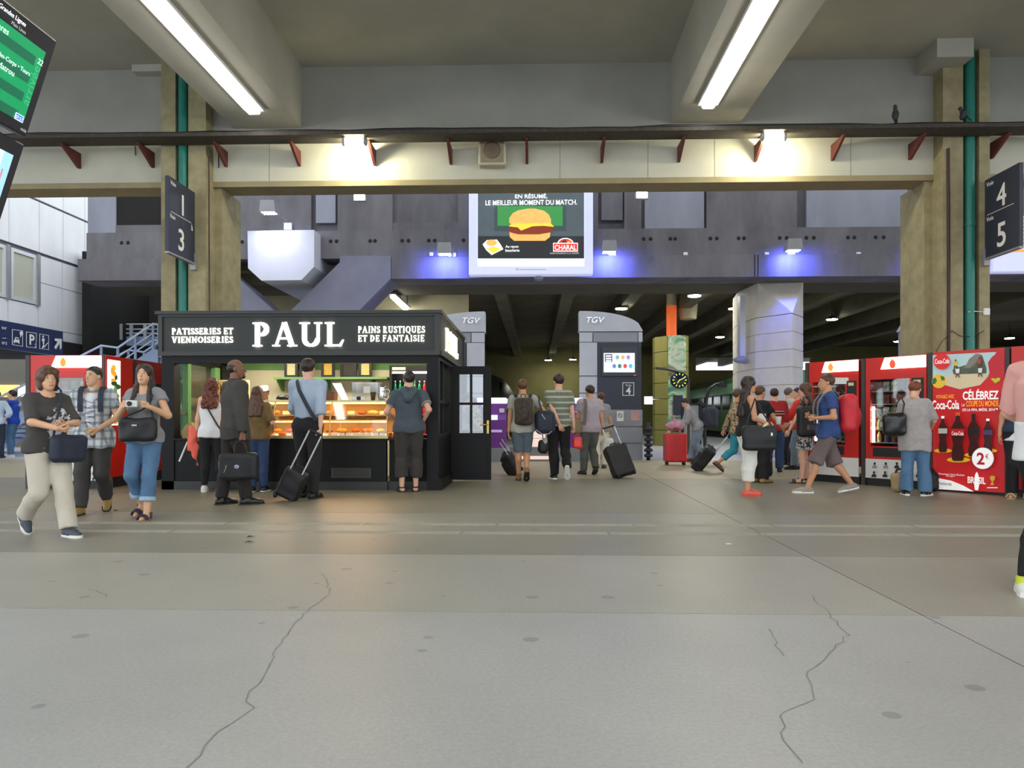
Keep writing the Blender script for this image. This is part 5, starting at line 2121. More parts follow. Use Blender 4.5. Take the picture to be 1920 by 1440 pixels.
prop('waste_bin', 'black tapered bin with a small label behind the kiosk counter', 'bin', (kx(374, 11.1), 11.3, zct + .026), [
    ('bucket', m_black, lambda m: m.lathe([(0, 0), (.05, 0), (.11, .36), (.12, .37), (0, .36)], n=16)),
    ('label', m_white, lambda m: m.box(-.03, .03, -.088, -.080, .16, .18)),
    ('contents', crusts[4], lambda m: m.ellipsoid((0.02, 0, .38), (.05, .05, .04), 10))])
prop('paper_bag', 'crumpled brown paper bag on the kiosk counter', 'paper bag', (kx(357, 11.05), 11.05, zct + .026), [
    ('bag', M('kraft_paper', (168, 138, 92), .8, var=.15, scale=12, bump=.5, bscale=20), lambda m: m.prism([(-.10, 0), (.10, 0), (.09, .15), (.03, .24), (-.05, .2), (-.12, .1)], lambda u, v, d: Vector((u, d, v)), -.05, .06))])
prop('bread_rack', 'pale wooden bread rack hung on the kiosk side', 'rack', (KX0 + .40, 12.5, 1.35), [
    ('rail', M('pale_wood', (196, 152, 84), .6, var=.15, scale=10), lambda m: (m.box(-.25, .25, -.05, -.02, .3, .34), m.box(-.25, .25, -.05, -.02, 0, .04))),
    ('back_board', m_cream, lambda m: m.box(-.26, .26, .1, .12, -.0, .36)),
    ('peg', M('pale_wood'), lambda m: [m.box(-.22 + .075 * k, -.2 + .075 * k, -.05, .1, .02, .32) for k in range(7)])])
# framed pictures on the shelf
for i, (a, b, inner, lab) in enumerate(((533, 558, (206, 196, 156), 'dark framed certificate with a cream sheet on the green shelf'), (562, 586, (190, 186, 170), 'dark framed picture behind the customer in the blue shirt'),
                                        (602, 627, (196, 158, 62), 'dark framed picture with a golden sheet on the green shelf'), (638, 668, (40, 36, 30), 'dark chalkboard style frame on the green shelf'),
                                        (672, 697, (206, 190, 120), 'dark framed picture with a pale yellow sheet on the green shelf'))):
    Yp = 13.2
    x0, x1 = kx(a, Yp), kx(b, Yp)
    z0, z1 = kz(707, 13.1) + .001, kz(672, Yp)
    e = thing('picture_frame', lab, 'picture', ((x0 + x1) / 2, Yp, z0), 0, 'framed pictures on the kiosk shelf')
    mb = MB()
    for q in ((x0, x0 + .045, z0, z1), (x1 - .045, x1, z0, z1)):
        mb.box(q[0], q[1], Yp, Yp + .03, q[2], q[3])
    mb.box(x0 + .045, x1 - .045, Yp, Yp + .03, z0, z0 + .045)
    mb.box(x0 + .045, x1 - .045, Yp, Yp + .03, z1 - .045, z1)
    wbuild(mb, 'frame', e, m_black)
    mb = MB()
    mb.box(x0 + .045, x1 - .045, Yp + .012, Yp + .02, z0 + .045, z1 - .045)
    wbuild(mb, 'sheet', e, M('sheet_%d' % i, inner, .6, var=.1, scale=20))
# wall lamp behind
prop('wall_lamp', 'small round white lamp on the kiosk shelf', 'lamp', (kx(573, 13.05), 13.06, kz(707, 13.1) + .001), [
    ('globe', M('lit_globe', (255, 252, 240), .4, emit=2.0), lambda m: m.ellipsoid((0, 0, .10), (.055, .04, .06), 14)),
    ('base', m_white, lambda m: m.lathe([(0, 0), (.04, 0), (.03, .05), (0, .05)], n=12))])
# drinks fridge
fx0, fx1, fy = kx(730, 12.75), kx(812, 12.75), 12.75
fr = thing('drinks_fridge', 'black upright drinks fridge with lit shelves in the kiosk corner', 'fridge', ((fx0 + fx1) / 2, fy, 0.02))
mb = MB()
fz1 = kz(685, fy)
mb.box(fx0, fx0 + .04, fy, fy + .55, .0215, fz1)
mb.box(fx1 - .04, fx1, fy, fy + .55, .0215, fz1)
mb.box(fx0 + .04, fx1 - .04, fy, fy + .55, fz1 - .1, fz1)
mb.box(fx0 + .04, fx1 - .04, fy, fy + .55, .0215, .5)
mb.box(fx0 + .04, fx1 - .04, fy + .5, fy + .55, .5, fz1 - .1)
wbuild(mb, 'cabinet', fr, m_black)
mb = MB()
mb.box(fx0 + .05, fx0 + .28, fy - .008, fy, fz1 - .08, fz1 - .03)
wbuild(mb, 'name_plate', fr, m_cream)
mb = MB()
mb.box(fx0 + .05, fx1 - .05, fy + .02, fy + .05, fz1 - .135, fz1 - .105)
wbuild(mb, 'lamp', fr, M('lit_fridge', (250, 250, 240), .5, emit=6))
shelf_z = [1.46, 1.12, .78, .52]
for z in shelf_z:
    mb = MB()
    mb.box(fx0 + .04, fx1 - .04, fy + .03, fy + .5, z - .012, z)
    wbuild(mb, 'shelf', fr, m_grey)
bot = MB()
bot.lathe([(0, 0), (.028, 0), (.03, .01), (.03, .13), (.022, .17), (.011, .2), (.011, .225), (0, .225)], n=12)
b_me = bot.build('tmpb').data
bpy.data.objects.remove(bpy.data.objects['tmpb'])
cap = MB()
cap.lathe([(0, .225), (.013, .225), (.013, .245), (0, .245)], n=10)
c_me = cap.build('tmpc').data
bpy.data.objects.remove(bpy.data.objects['tmpc'])
bcol = {'green': M('bottle_green', (24, 122, 84), .15, var=.1), 'red': M('bottle_red', (196, 30, 36), .2), 'amber': M('bottle_amber', (150, 74, 24), .2), 'clear': M('bottle_clear', (176, 190, 190), .15)}
for r, z in enumerate(shelf_z[:3]):
    n = 8
    for i in range(n):
        c = ('green', 'amber', 'clear')[r] if i < 6 else 'red'
        me = b_me.copy()
        me.materials.clear()
        me.materials.append(bcol[c])
        o = link('bottle', me, None, (fx0 + .08 + (fx1 - fx0 - .16) * i / (n - 1), fy + .12, z + .0005))
        tag(o, '%s bottle on the %s shelf of the kiosk drinks fridge' % ({'green': 'green glass', 'amber': 'amber', 'clear': 'clear', 'red': 'red'}[c], ('top', 'middle', 'lower')[r]), 'bottle', 'bottles in the drinks fridge')
        cc = link('cap', c_me, o)
        if not c_me.materials:
            c_me.materials.append(m_white)
# small jars and tins by the fridge on the front counter
for i in range(3):
    prop('jar', 'small jar standing on the counter ledge between case and post', 'jar', (kx(731 + 7 * i, 11.0), 11.02 + .05 * (i % 2), zct + .026), [
        ('glass', (crusts[3], m_berry, m_cream2)[i], lambda m: m.lathe([(0, 0), (.028, 0), (.028, .07), (0, .07)], n=12)),
        ('lid', m_brass, lambda m: m.lathe([(0, .07), (.03, .07), (.03, .088), (0, .088)], n=12))], group='jars on the counter ledge')

for (x, y, e_) in ((kx(430), 12.2, 26), (kx(600), 12.2, 26), (kx(750), 12.0, 22)):
    ld = bpy.data.lights.new('kiosk_ceiling_light', 'AREA')
    ld.shape = 'RECTANGLE'
    ld.size, ld.size_y = .9, .5
    ld.energy = e_
    ld.color = (1, .9, .7)
    lo = bpy.data.objects.new('kiosk_ceiling_light', ld)
    COL.objects.link(lo)
    lo.location = (x, y, zf0 + .28)
# ================================================================== VENDING MACHINES
m_vred = M('vending_red', (206, 34, 26), .35, var=.06, scale=2)
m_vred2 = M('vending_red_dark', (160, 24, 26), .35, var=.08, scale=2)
m_vdark = M('vending_dark', (58, 56, 54), .5, var=.08, scale=4)
m_vin = M('vending_inside', (30, 30, 30), .5)
m_vlit = M('lit_vending_header', (255, 252, 246), .4, emit=2.2, ecol=(255, 250, 240))
m_vwhite = M('vending_white', (226, 224, 220), .5, var=.03)
m_vor = M('logo_orange', (240, 130, 40), .5, emit=.8, ecol=(250, 130, 40))
m_vrd = M('logo_red', (214, 60, 40), .5, emit=.8, ecol=(230, 70, 40))
m_vglass = glass_mat('vending_glass', (236, 240, 238), .88)
ink = M('ink_black', (40, 38, 38), .6)
PA, PB = ground(1515, 901), ground(1886, 930)
VU = (PB - PA).normalized()
VN = VU.cross(Vector((0, 0, 1)))
VH = 2.0


def vmat(P, ux):
    ux = Vector(ux).normalized()
    n = ux.cross(Vector((0, 0, 1)))
    return Matrix(((ux.x, -n.x, 0, P.x), (ux.y, -n.y, 0, P.y), (0, 0, 1, 0), (0, 0, 0, 1)))


def vpos(px):
    q = ray_plane(px, 785, PA, VN)
    q.z = 0
    return q


def pic_people(fl, x0, x1, y0, y1, rows):
    for r, row in enumerate(rows):
        for c, kind in enumerate(row):
            cx = x0 + (x1 - x0) * (c + .5) / len(row)
            cy = y0 + (y1 - y0) * (r + .5) / len(rows)
            h = (y1 - y0) / len(rows)
            fl.ell('pictogram', cx, cy - h * .18, h * .13, h * .17, ink, 10)
            fl.poly('pictogram', [(cx - h * .3, cy + h * .34), (cx - h * .22, cy + h * .05), (cx, cy - h * .02), (cx + h * .22, cy + h * .05), (cx + h * .3, cy + h * .34)], ink if kind else M('ink_grey'))


def logo_swirl(fl, cx, cy, r, a, b):
    fl.ell('logo', cx, cy, r * .72, r, a, 18)
    fl.poly('logo', [(cx - r * .5, cy - r * .9), (cx, cy - r * 1.25), (cx + r * .5, cy - r * 1.2), (cx + r * .1, cy - r * .95)], b)


def snack_machine(lab, P0, P1, pxs, header, full=True, products=True, sel=True):
    """pxs: pixel bounds left,right. P0,P1: base corners."""
    ux = (P1 - P0).normalized()
    W = (P1 - P0).length
    T_ = vmat(P0, ux)
    rz = atan2(ux.y, ux.x)
    e = thing('vending_machine', lab, 'vending machine', P0, rz, 'red vending machines')
    D = .78
    B = lambda *a: a

    def part(name, mat, *boxes):
        mb = MB()
        for b in boxes:
            mb.box(*b)
        return mb.build(name, mat, e)

    gx0, gx1, gz0, gz1 = W * .08, W * .74, .62, 1.66
    part('cabinet', m_vred, (0, gx0, 0, D, .28, 1.80), (gx1, W, 0, D, .28, 1.80), (gx0, gx1, 0, D, gz1, 1.80), (gx0, gx1, 0, D, .28, gz0), (gx0, gx1, .5, D, gz0, gz1))
    part('top_box', m_vred, (0, W, .0, D, 1.80, VH))
    part('kick_plate', m_vin, (0, W, .03, D, 0, .12))
    part('picture_band', m_vwhite, (0, W, -.004, .02, .12, .42))
    part('frame_post', m_vdark, (-.07, -.005, -.01, D, 0, VH))
    part('interior', m_vin, (gx0, gx1, .46, .5, gz0, gz1))
    part('delivery_flap', m_vin, (gx0 + .05, gx1 - .02, -.008, .01, .46, .60))
    part('keypad_panel', m_vin, (gx1 + .03, W - .04, -.008, .01, .95, 1.66))
    part('note_label', M('cream_label', (220, 206, 160), .6), (gx1 + .06, W - .08, -.012, -.004, 1.58, 1.63))
    mb = MB()
    for r in range(4):
        for c in range(3):
            mb.box(gx1 + .06 + c * .035, gx1 + .085 + c * .035, -.016, -.006, 1.2 + r * .04, 1.225 + r * .04)
    mb.build('keypad', m_grey, e)
    part('side_lamp', M('lit_side_lamp', (255, 255, 250), .5, emit=7), (gx0 + .015, gx0 + .045, .03, .06, gz0 + .06, gz0 + .62))
    part('window', m_vglass, (gx0, gx1, .0, .006, gz0, gz1))
    hz0 = 1.815
    h0 = W * header[0]
    mb = MB()
    mb.prism([(h0, hz0), (W - .005, hz0), (W - .005, VH - .01), (h0 + W * .07, VH - .01)], lambda u, v, d: Vector((u, d, v)), -.02, .01)
    mb.build('lit_header', m_vlit, e)
    for r in range(5):
        z = gz0 + .06 + r * .2
        part('shelf', M('shelf_white', (206, 206, 206), .4), (gx0, gx1, .04, .46, z - .012, z))
    return e, ux, W, T_


prod_cols = [(60, 120, 60), (190, 180, 120), (70, 86, 110), (150, 60, 50), (210, 210, 200), (150, 170, 90), (40, 40, 44)]
prod_m = [M('snack_%d' % i, c, .35, var=.4, scale=18, sharp=True) for i, c in enumerate(prod_cols)]
mb = MB()
mb.bevel_box(-.045, .045, -.03, .03, 0, .15, .012)
bag_me = mb.build('tmpd').data
bpy.data.objects.remove(bpy.data.objects['tmpd'])
mb = MB()
mb.lathe([(0, 0), (.03, 0), (.032, .01), (.032, .11), (.014, .15), (.014, .17), (0, .17)], n=12)
pet_me = mb.build('tmpe').data
bpy.data.objects.remove(bpy.data.objects['tmpe'])


def fill(e, W, rows, where, seed):
    rnd = random.Random(seed)
    gx0, gx1 = W * .08, W * .74
    T_ = Matrix.Translation(e.location) @ e.rotation_euler.to_matrix().to_4x4()
    for r in rows:
        for c in range(5):
            x = gx0 + .08 + (gx1 - gx0 - .14) * c / 4
            bottle = r in (0, 1)
            src = pet_me if bottle else bag_me
            me = src.copy()
            me.materials.clear()
            k = rnd.randrange(7)
            me.materials.append(prod_m[k])
            p = T_ @ Vector((x, .12, .62 + .06 + r * .2 + .0005))
            o = link('drink_bottle' if bottle else 'snack_packet', me, None, p, e.rotation_euler.z)
            nm = ('green', 'beige', 'slate blue', 'dark red', 'white', 'lime', 'black')[k]
            tag(o, '%s %s, %s shelf, %s' % (nm, 'drink bottle' if bottle else 'snack packet', ('bottom', 'second lowest', 'middle', 'second highest', 'top')[r], where), 'bottle' if bottle else 'snack', 'goods in the ' + where)


# right bank
e1, ux, W1, T1 = snack_machine('red vending machine with a lit white header behind the traveller with a red rucksack', vpos(1517), vpos(1610), (1517, 1610), (.28,))
fl = Flat(PA, VU, (0, 0, 1), e1, .002)
fl.k = 11
logo_swirl(fl, 1559, 689, 7, m_vor, m_vor)
fl.k = 0
fl.rect('notice', 1557, 708, 1591, 720, m_vwhite)
e2, ux, W2, T2 = snack_machine('red vending machine stocked with snacks behind the woman in the grey tunic', vpos(1623), vpos(1737), (1623, 1737), (.27,))
fl = Flat(PA, VU, (0, 0, 1), e2, .002)
fl.k = 11
logo_swirl(fl, 1675, 683, 8, m_vrd, m_vor)
fl.text('3', 1723, 687, 4, 6, M('ink_grey'))
fl.k = 3
pic_people(fl, 1630, 1735, 864, 897, [(0, 0, 1, 1, 0), (1, 1, 1, 0, 1)])
fill(e1, W1, range(5), 'vending machine behind the red rucksack', 3)
fill(e2, W2, range(5), 'vending machine behind the grey tunic', 8)

# drinks poster machine
P0, P1 = vpos(1749), vpos(1884)
W3 = (P1 - P0).length
rz = atan2(VU.y, VU.x)
e3 = thing('drinks_machine', 'tall red drinks machine covered by a football poster with cola bottles', 'vending machine', P0, rz, 'red vending machines')
mb = MB()
mb.box(0, W3, 0, .78, .07, VH + .02)
mb.build('cabinet', m_vred, e3)
mb = MB()
mb.box(0, W3, .03, .78, 0, .07)
mb.build('kick_plate', m_vin, e3)
mb = MB()
mb.box(-.075, -.005, -.01, .78, 0, VH + .02)
mb.build('frame_post', m_vdark, e3)
mb = MB()
mb.box(W3 + .005, W3 + .06, -.01, .78, 0, VH + .02)
mb.build('frame_post', m_vdark, e3)
fl = Flat(PA, VU, (0, 0, 1), e3, .0016)


def pr(name, c, e_=.12):
    return M('print_' + name, c, .45, emit=e_)


fl.poly('poster_red', [(1749, 666), (1884, 659), (1884, 924), (1749, 916)], pr('red', (206, 30, 36)))
fl.poly('poster_sky', [(1749, 666), (1868, 660), (1853, 706), (1838, 722), (1800, 730), (1772, 722), (1749, 712)], pr('sky', (178, 204, 206)))
fl.poly('poster_hill', [(1786, 694), (1800, 688), (1812, 684), (1818, 673), (1828, 665), (1842, 666), (1850, 690), (1850, 700), (1790, 706)], M('print_hill', (86, 92, 78), .5, emit=.1, var=.3, scale=12))
fl.poly('poster_mountain', [(1808, 690), (1822, 670), (1830, 663), (1840, 664), (1834, 676), (1820, 690)], pr('rock', (126, 122, 112)))
fl.poly('poster_sand', [(1749, 712), (1752, 706), (1790, 702), (1852, 700), (1848, 712), (1838, 722), (1800, 729), (1772, 722)], pr('sand', (214, 196, 160)))
fl.poly('poster_sleeve', [(1853, 680), (1860, 670), (1872, 660), (1884, 659), (1884, 712), (1868, 706), (1856, 698)], pr('sleeve', (190, 30, 44)))
fl.ell('poster_ball', 1761, 715, 13, 13, pr('yellow', (236, 190, 44)), 20)
fl.poly('poster_ball_patch', [(1749, 711), (1755, 708), (1758, 714), (1754, 720), (1749, 720)], pr('green', (40, 116, 60)))
fl.poly('poster_ball_patch', [(1764, 705), (1771, 706), (1773, 712), (1767, 714)], pr('green', (40, 116, 60)))
fl.poly('poster_heart', [(1859, 710), (1864, 709), (1867, 711), (1871, 708), (1877, 709), (1876, 714), (1867, 719)], pr('lime', (190, 190, 50)))
for k, (x, y) in enumerate(((1793, 683), (1797, 697), (1838, 679), (1840, 696))):
    c = pr(('player_yellow', 'player_white', 'player_red', 'player_white')[k], ((196, 190, 50), (220, 226, 226), (170, 60, 50), (220, 226, 226))[k])
    fl.ell('poster_player', x, y - 7, 1.8, 2.2, pr('skin', (90, 56, 40)), 10)
    fl.poly('poster_player', [(x - 4, y - 5), (x + 4, y - 6), (x + 3, y + 3), (x - 3, y + 3)], c)
    fl.poly('poster_player', [(x - 3, y + 3), (x + 3, y + 3), (x + 4, y + 11), (x + 2.6, y + 11), (x, y + 5), (x - 2, y + 11), (x - 3.6, y + 11)], pr('skin', (90, 56, 40)))
fl.ell('poster_disc', 1768.5, 678, 15.5, 15, pr('disc', (204, 36, 40), .2), 26)
wp = pr('white', (244, 244, 242), .3)
fl.text('Coca-Cola', 1769, 682, 27, 9, wp, .008)


def bottle_print(cx, top, bot, w, label, cap):
    h = bot - top
    P = lambda t, q: (cx + t * w, top + q * h)
    fl.poly('poster_bottle', [P(-.14, .06), P(.14, .06), P(.18, .16), P(.5, .32), P(.5, .46), P(.40, .58), P(.34, .66), P(.46, .82), P(.44, .97), P(.3, 1), P(-.3, 1), P(-.44, .97), P(-.46, .82), P(-.34, .66), P(-.40, .58), P(-.5, .46), P(-.5, .32), P(-.18, .16)],
            M('print_cola', (66, 22, 20), .4, emit=.08, var=.4, scale=8))
    fl.rect('poster_bottle_cap', cx - .17 * w, top, cx + .17 * w, top + .07 * h, cap)
    fl.rect('poster_bottle_label', cx - .49 * w, top + .34 * h, cx + .49 * w, top + .48 * h, label)


for cx, cy, rx in ((1771, 845, 17), (1800, 862, 22), (1829, 853, 18), (1857, 845, 16)):
    fl.ell('poster_spot', cx, cy, rx, rx * .23, pr('spot', (240, 200, 40)), 22)
bottle_print(1771, 780, 848, 17, pr('lab_light', (200, 196, 190)), wp)
bottle_print(1829, 776, 856, 22, pr('lab_black', (30, 28, 28)), pr('cap_black', (30, 28, 28)))
bottle_print(1856, 785, 848, 18, pr('lab_purple', (90, 60, 110)), wp)
bottle_print(1800, 773, 864, 25, pr('lab_red', (200, 30, 36)), pr('cap_orange', (226, 90, 50)))
fl.text('Coca-Cola', 1800, 816, 22, 7, wp, .008)
fl.text('CÉLÉBREZ', 1842.5, 749, 66, 19, wp, .025)
fl.text('COUPE DU MONDE', 1846, 762, 60, 10.5, pr('gold', (244, 170, 40), .3), .02)
fl.text('LA', 1811, 762, 6, 5, wp)
fl.text('DE LA FIFA, BRÉSIL 2014™', 1842, 771.5, 66, 7, wp, .01)
fl.text('VOYAGEZ AVEC', 1777, 747, 34, 6.5, pr('gold', (244, 170, 40), .3), .01)
fl.text('Coca-Cola', 1778, 767, 50, 16, wp, .02)
fl.ell('price_disc_rim', 1848, 859, 21, 20.5, pr('rim', (190, 170, 170)), 30)
fl.ell('price_disc', 1848, 859, 20, 19.5, wp, 30)
fl.text('2', 1844, 870, 13, 21, pr('price_red', (190, 30, 60)), .03)
fl.text('€', 1856, 860, 6.5, 9, pr('price_red', (190, 30, 60)), .01)
fl.text('Le Mouvement c\'est Le Bonheur', 1787, 890.5, 54, 3.5, wp)
fl.text('Bouger', 1788, 894, 16, 3, wp)
fl.poly('poster_swoosh', [(1749, 895), (1765, 896), (1790, 901), (1812, 910), (1832, 921), (1749, 915.5)], wp)
fl.ell('selecta_logo', 1762, 904.5, 5.5, 5.5, pr('sel_red', (196, 40, 50)), 18)
fl.text('selecta', 1779, 909, 22, 6, ink)
fl.text('BRASIL', 1837, 906, 33, 12, wp, .02)
fl.poly('poster_white_bottle', [(1835, 888), (1838, 884), (1840, 888), (1842, 897), (1842, 910), (1840, 919), (1834, 918), (1833, 909), (1833, 897)], wp)
fl.poly('poster_cup', [(1862, 894), (1866, 891), (1872, 893), (1871, 899), (1868, 902), (1870, 909), (1863, 909), (1866, 902), (1863, 899)], pr('cup_gold', (220, 170, 50)))
fl.rect('poster_small_print', 1857, 913, 1877, 914.5, wp)
e4 = thing('vending_machine', 'red vending machine partly hidden beside the cola poster machine', 'vending machine', P1 + VU * .08, rz, 'red vending machines')
mb = MB()
mb.box(0, .95, 0, .78, .1, VH + .02)
mb.build('cabinet', m_vred, e4)
mb = MB()
mb.box(0, .95, .03, .78, 0, .1)
mb.build('kick_plate', m_vin, e4)
mb = MB()
mb.box(.1, .7, -.006, .01, .6, 1.66)
mb.build('window', m_vin, e4)
mb = MB()
mb.box(.3, .94, -.02, .01, 1.82, VH)
mb.build('lit_header', m_vlit, e4)

# left bank: one machine faces the hall, two more stand round the corner
YL1 = 1.05 * F / (919 - 785)
Q0, Q1 = at(57, 0, YL1), at(191, 0, YL1)
Q0.z = Q1.z = 0
e5, ux, W5, T5 = snack_machine('red vending machine with a lit white header behind the three walking tourists', Q0, Q1, (57, 191), (.30,))
fl = Flat(Q0, (1, 0, 0), (0, 0, 1), e5, .002)
fl.k = 11
logo_swirl(fl, 120, 680, 8, m_vor, m_vor)
fl.text('3', 174, 684, 3, 5, M('ink_grey'))
fl.k = 3
pic_people(fl, 55, 190, 876, 908, [(0, 1, 1, 0, 1, 0), (1, 0, 1, 1, 0, 1)])
fill(e5, W5, range(5), 'vending machine behind the tourists', 21)
mb = MB()
mb.box(W5 + .005, W5 + .045, -.01, .0, 0, VH + .01)
mb.build('frame_post', m_vdark, e5)
XL = at(198, 0, YL1).x
sp_ = bpy.data.objects.new('side_panel', None)
COL.objects.link(sp_)
sp_.parent = e5
sp_.matrix_parent_inverse = parent_matrix(e5).inverted()
sp_.location = (XL, YL1, 0)
sp_.rotation_euler = (0, 0, radians(90))
mb = MB()
mb.box(.0, .76, 0, .03, .16, VH)
mb.build('red_skin', m_vred, sp_)
mb = MB()
mb.box(.0, .76, 0.005, .03, 0, .16)
mb.build('kick_plate', m_vin, sp_)
mb = MB()
mb.box(.05, .38, -.012, .0, .95, VH - .06)
mb.build('lit_picture', M('lit_fruit_panel', (255, 246, 226), .4, emit=1.3, ecol=(255, 244, 214)), sp_)
fr_c = ((206, 70, 40), (90, 140, 60), (40, 70, 40), (236, 170, 50), (220, 60, 40), (120, 160, 150), (240, 150, 40))
rn = random.Random(5)
for i in range(18):
    mb = MB()
    mb.ellipsoid((.13 + rn.random() * .18, -.013, 1.02 + .85 * i / 18), (.04 + .05 * rn.random(), .003, .03 + .04 * rn.random()), 10)
    c = fr_c[rn.randrange(7)]
    mb.build('picture_motif', M('lit_fruit_%d' % (sum(c)), c, .4, emit=.6), sp_)
e = thing('vending_machine', 'plain red vending machine next to the kiosk corner post', 'vending machine', (XL, YL1 + .84, 0), radians(90), 'red vending machines')
W = 1.15
mb = MB()
mb.box(0, W, 0, .78, .16, VH)
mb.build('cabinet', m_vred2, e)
mb = MB()
mb.box(0, W, .03, .78, 0, .16)
mb.build('kick_plate', m_vin, e)
mb = MB()
mb.box(-.05, -.003, -.012, .78, 0, VH)
mb.build('frame_post', m_vdark, e)
mb = MB()
mb.box(W + .003, W + .055, -.012, .78, 0, VH)
mb.build('frame_post', m_vdark, e)
mb = MB()
mb.box(.1, .8, -.008, .0, .62, 1.64)
mb.build('window', m_vin, e)
# ================================================================== SOFT FORMS (signed distance fields -> one continuous mesh)
def surface_nets(D, org, h):
    s = D < 0
    nx, ny, nz = D.shape
    cnt = np.zeros((nx - 1, ny - 1, nz - 1), np.int8)
    for i in (0, 1):
        for j in (0, 1):
            for k in (0, 1):
                cnt += s[i:nx - 1 + i, j:ny - 1 + j, k:nz - 1 + k]
    mask = (cnt > 0) & (cnt < 8)
    idx = -np.ones(mask.shape, np.int64)
    cells = np.argwhere(mask)
    if len(cells) == 0:
        return np.zeros((0, 3)), np.zeros((0, 4), int)
    idx[mask] = np.arange(len(cells))
    acc = np.zeros((len(cells), 3))
    num = np.zeros(len(cells))
    C = [(i, j, k) for i in (0, 1) for j in (0, 1) for k in (0, 1)]
    for a in C:
        for ax in range(3):
            if a[ax] == 0:
                b = list(a)
                b[ax] = 1
                d0 = D[cells[:, 0] + a[0], cells[:, 1] + a[1], cells[:, 2] + a[2]]
                d1 = D[cells[:, 0] + b[0], cells[:, 1] + b[1], cells[:, 2] + b[2]]
                cr = (d0 < 0) != (d1 < 0)
                t = d0[cr] / (d0[cr] - d1[cr])
                p = np.tile(np.array(a, float), (len(t), 1))
                p[:, ax] += t
                acc[cr] += p
                num[cr] += 1
    V = org + h * (cells + acc / num[:, None])
    Q = []
    for ax in range(3):
        u, v = [(1, 2), (2, 0), (0, 1)][ax]
        sl0 = [slice(None)] * 3
        sl1 = [slice(None)] * 3
        sl0[ax] = slice(0, -1)
        sl1[ax] = slice(1, None)
        s0, s1 = s[tuple(sl0)], s[tuple(sl1)]
        e = np.argwhere(s0 != s1)
        ok = (e[:, u] > 0) & (e[:, v] > 0) & (e[:, u] < D.shape[u] - 1) & (e[:, v] < D.shape[v] - 1)
        e = e[ok]
        ins = s0[e[:, 0], e[:, 1], e[:, 2]]

        def cell(du, dv):
            c = e.copy()
            c[:, u] -= du
            c[:, v] -= dv
            return idx[c[:, 0], c[:, 1], c[:, 2]]

        q = np.stack([cell(1, 1), cell(0, 1), cell(0, 0), cell(1, 0)], 1)
        q[~ins] = q[~ins][:, ::-1]
        Q.append(q)
    return V, np.concatenate(Q)


def V3(*a):
    return np.array(a if len(a) == 3 else a[0], float)


def unit(v):
    v = np.asarray(v, float)
    return v / (np.linalg.norm(v) + 1e-9)


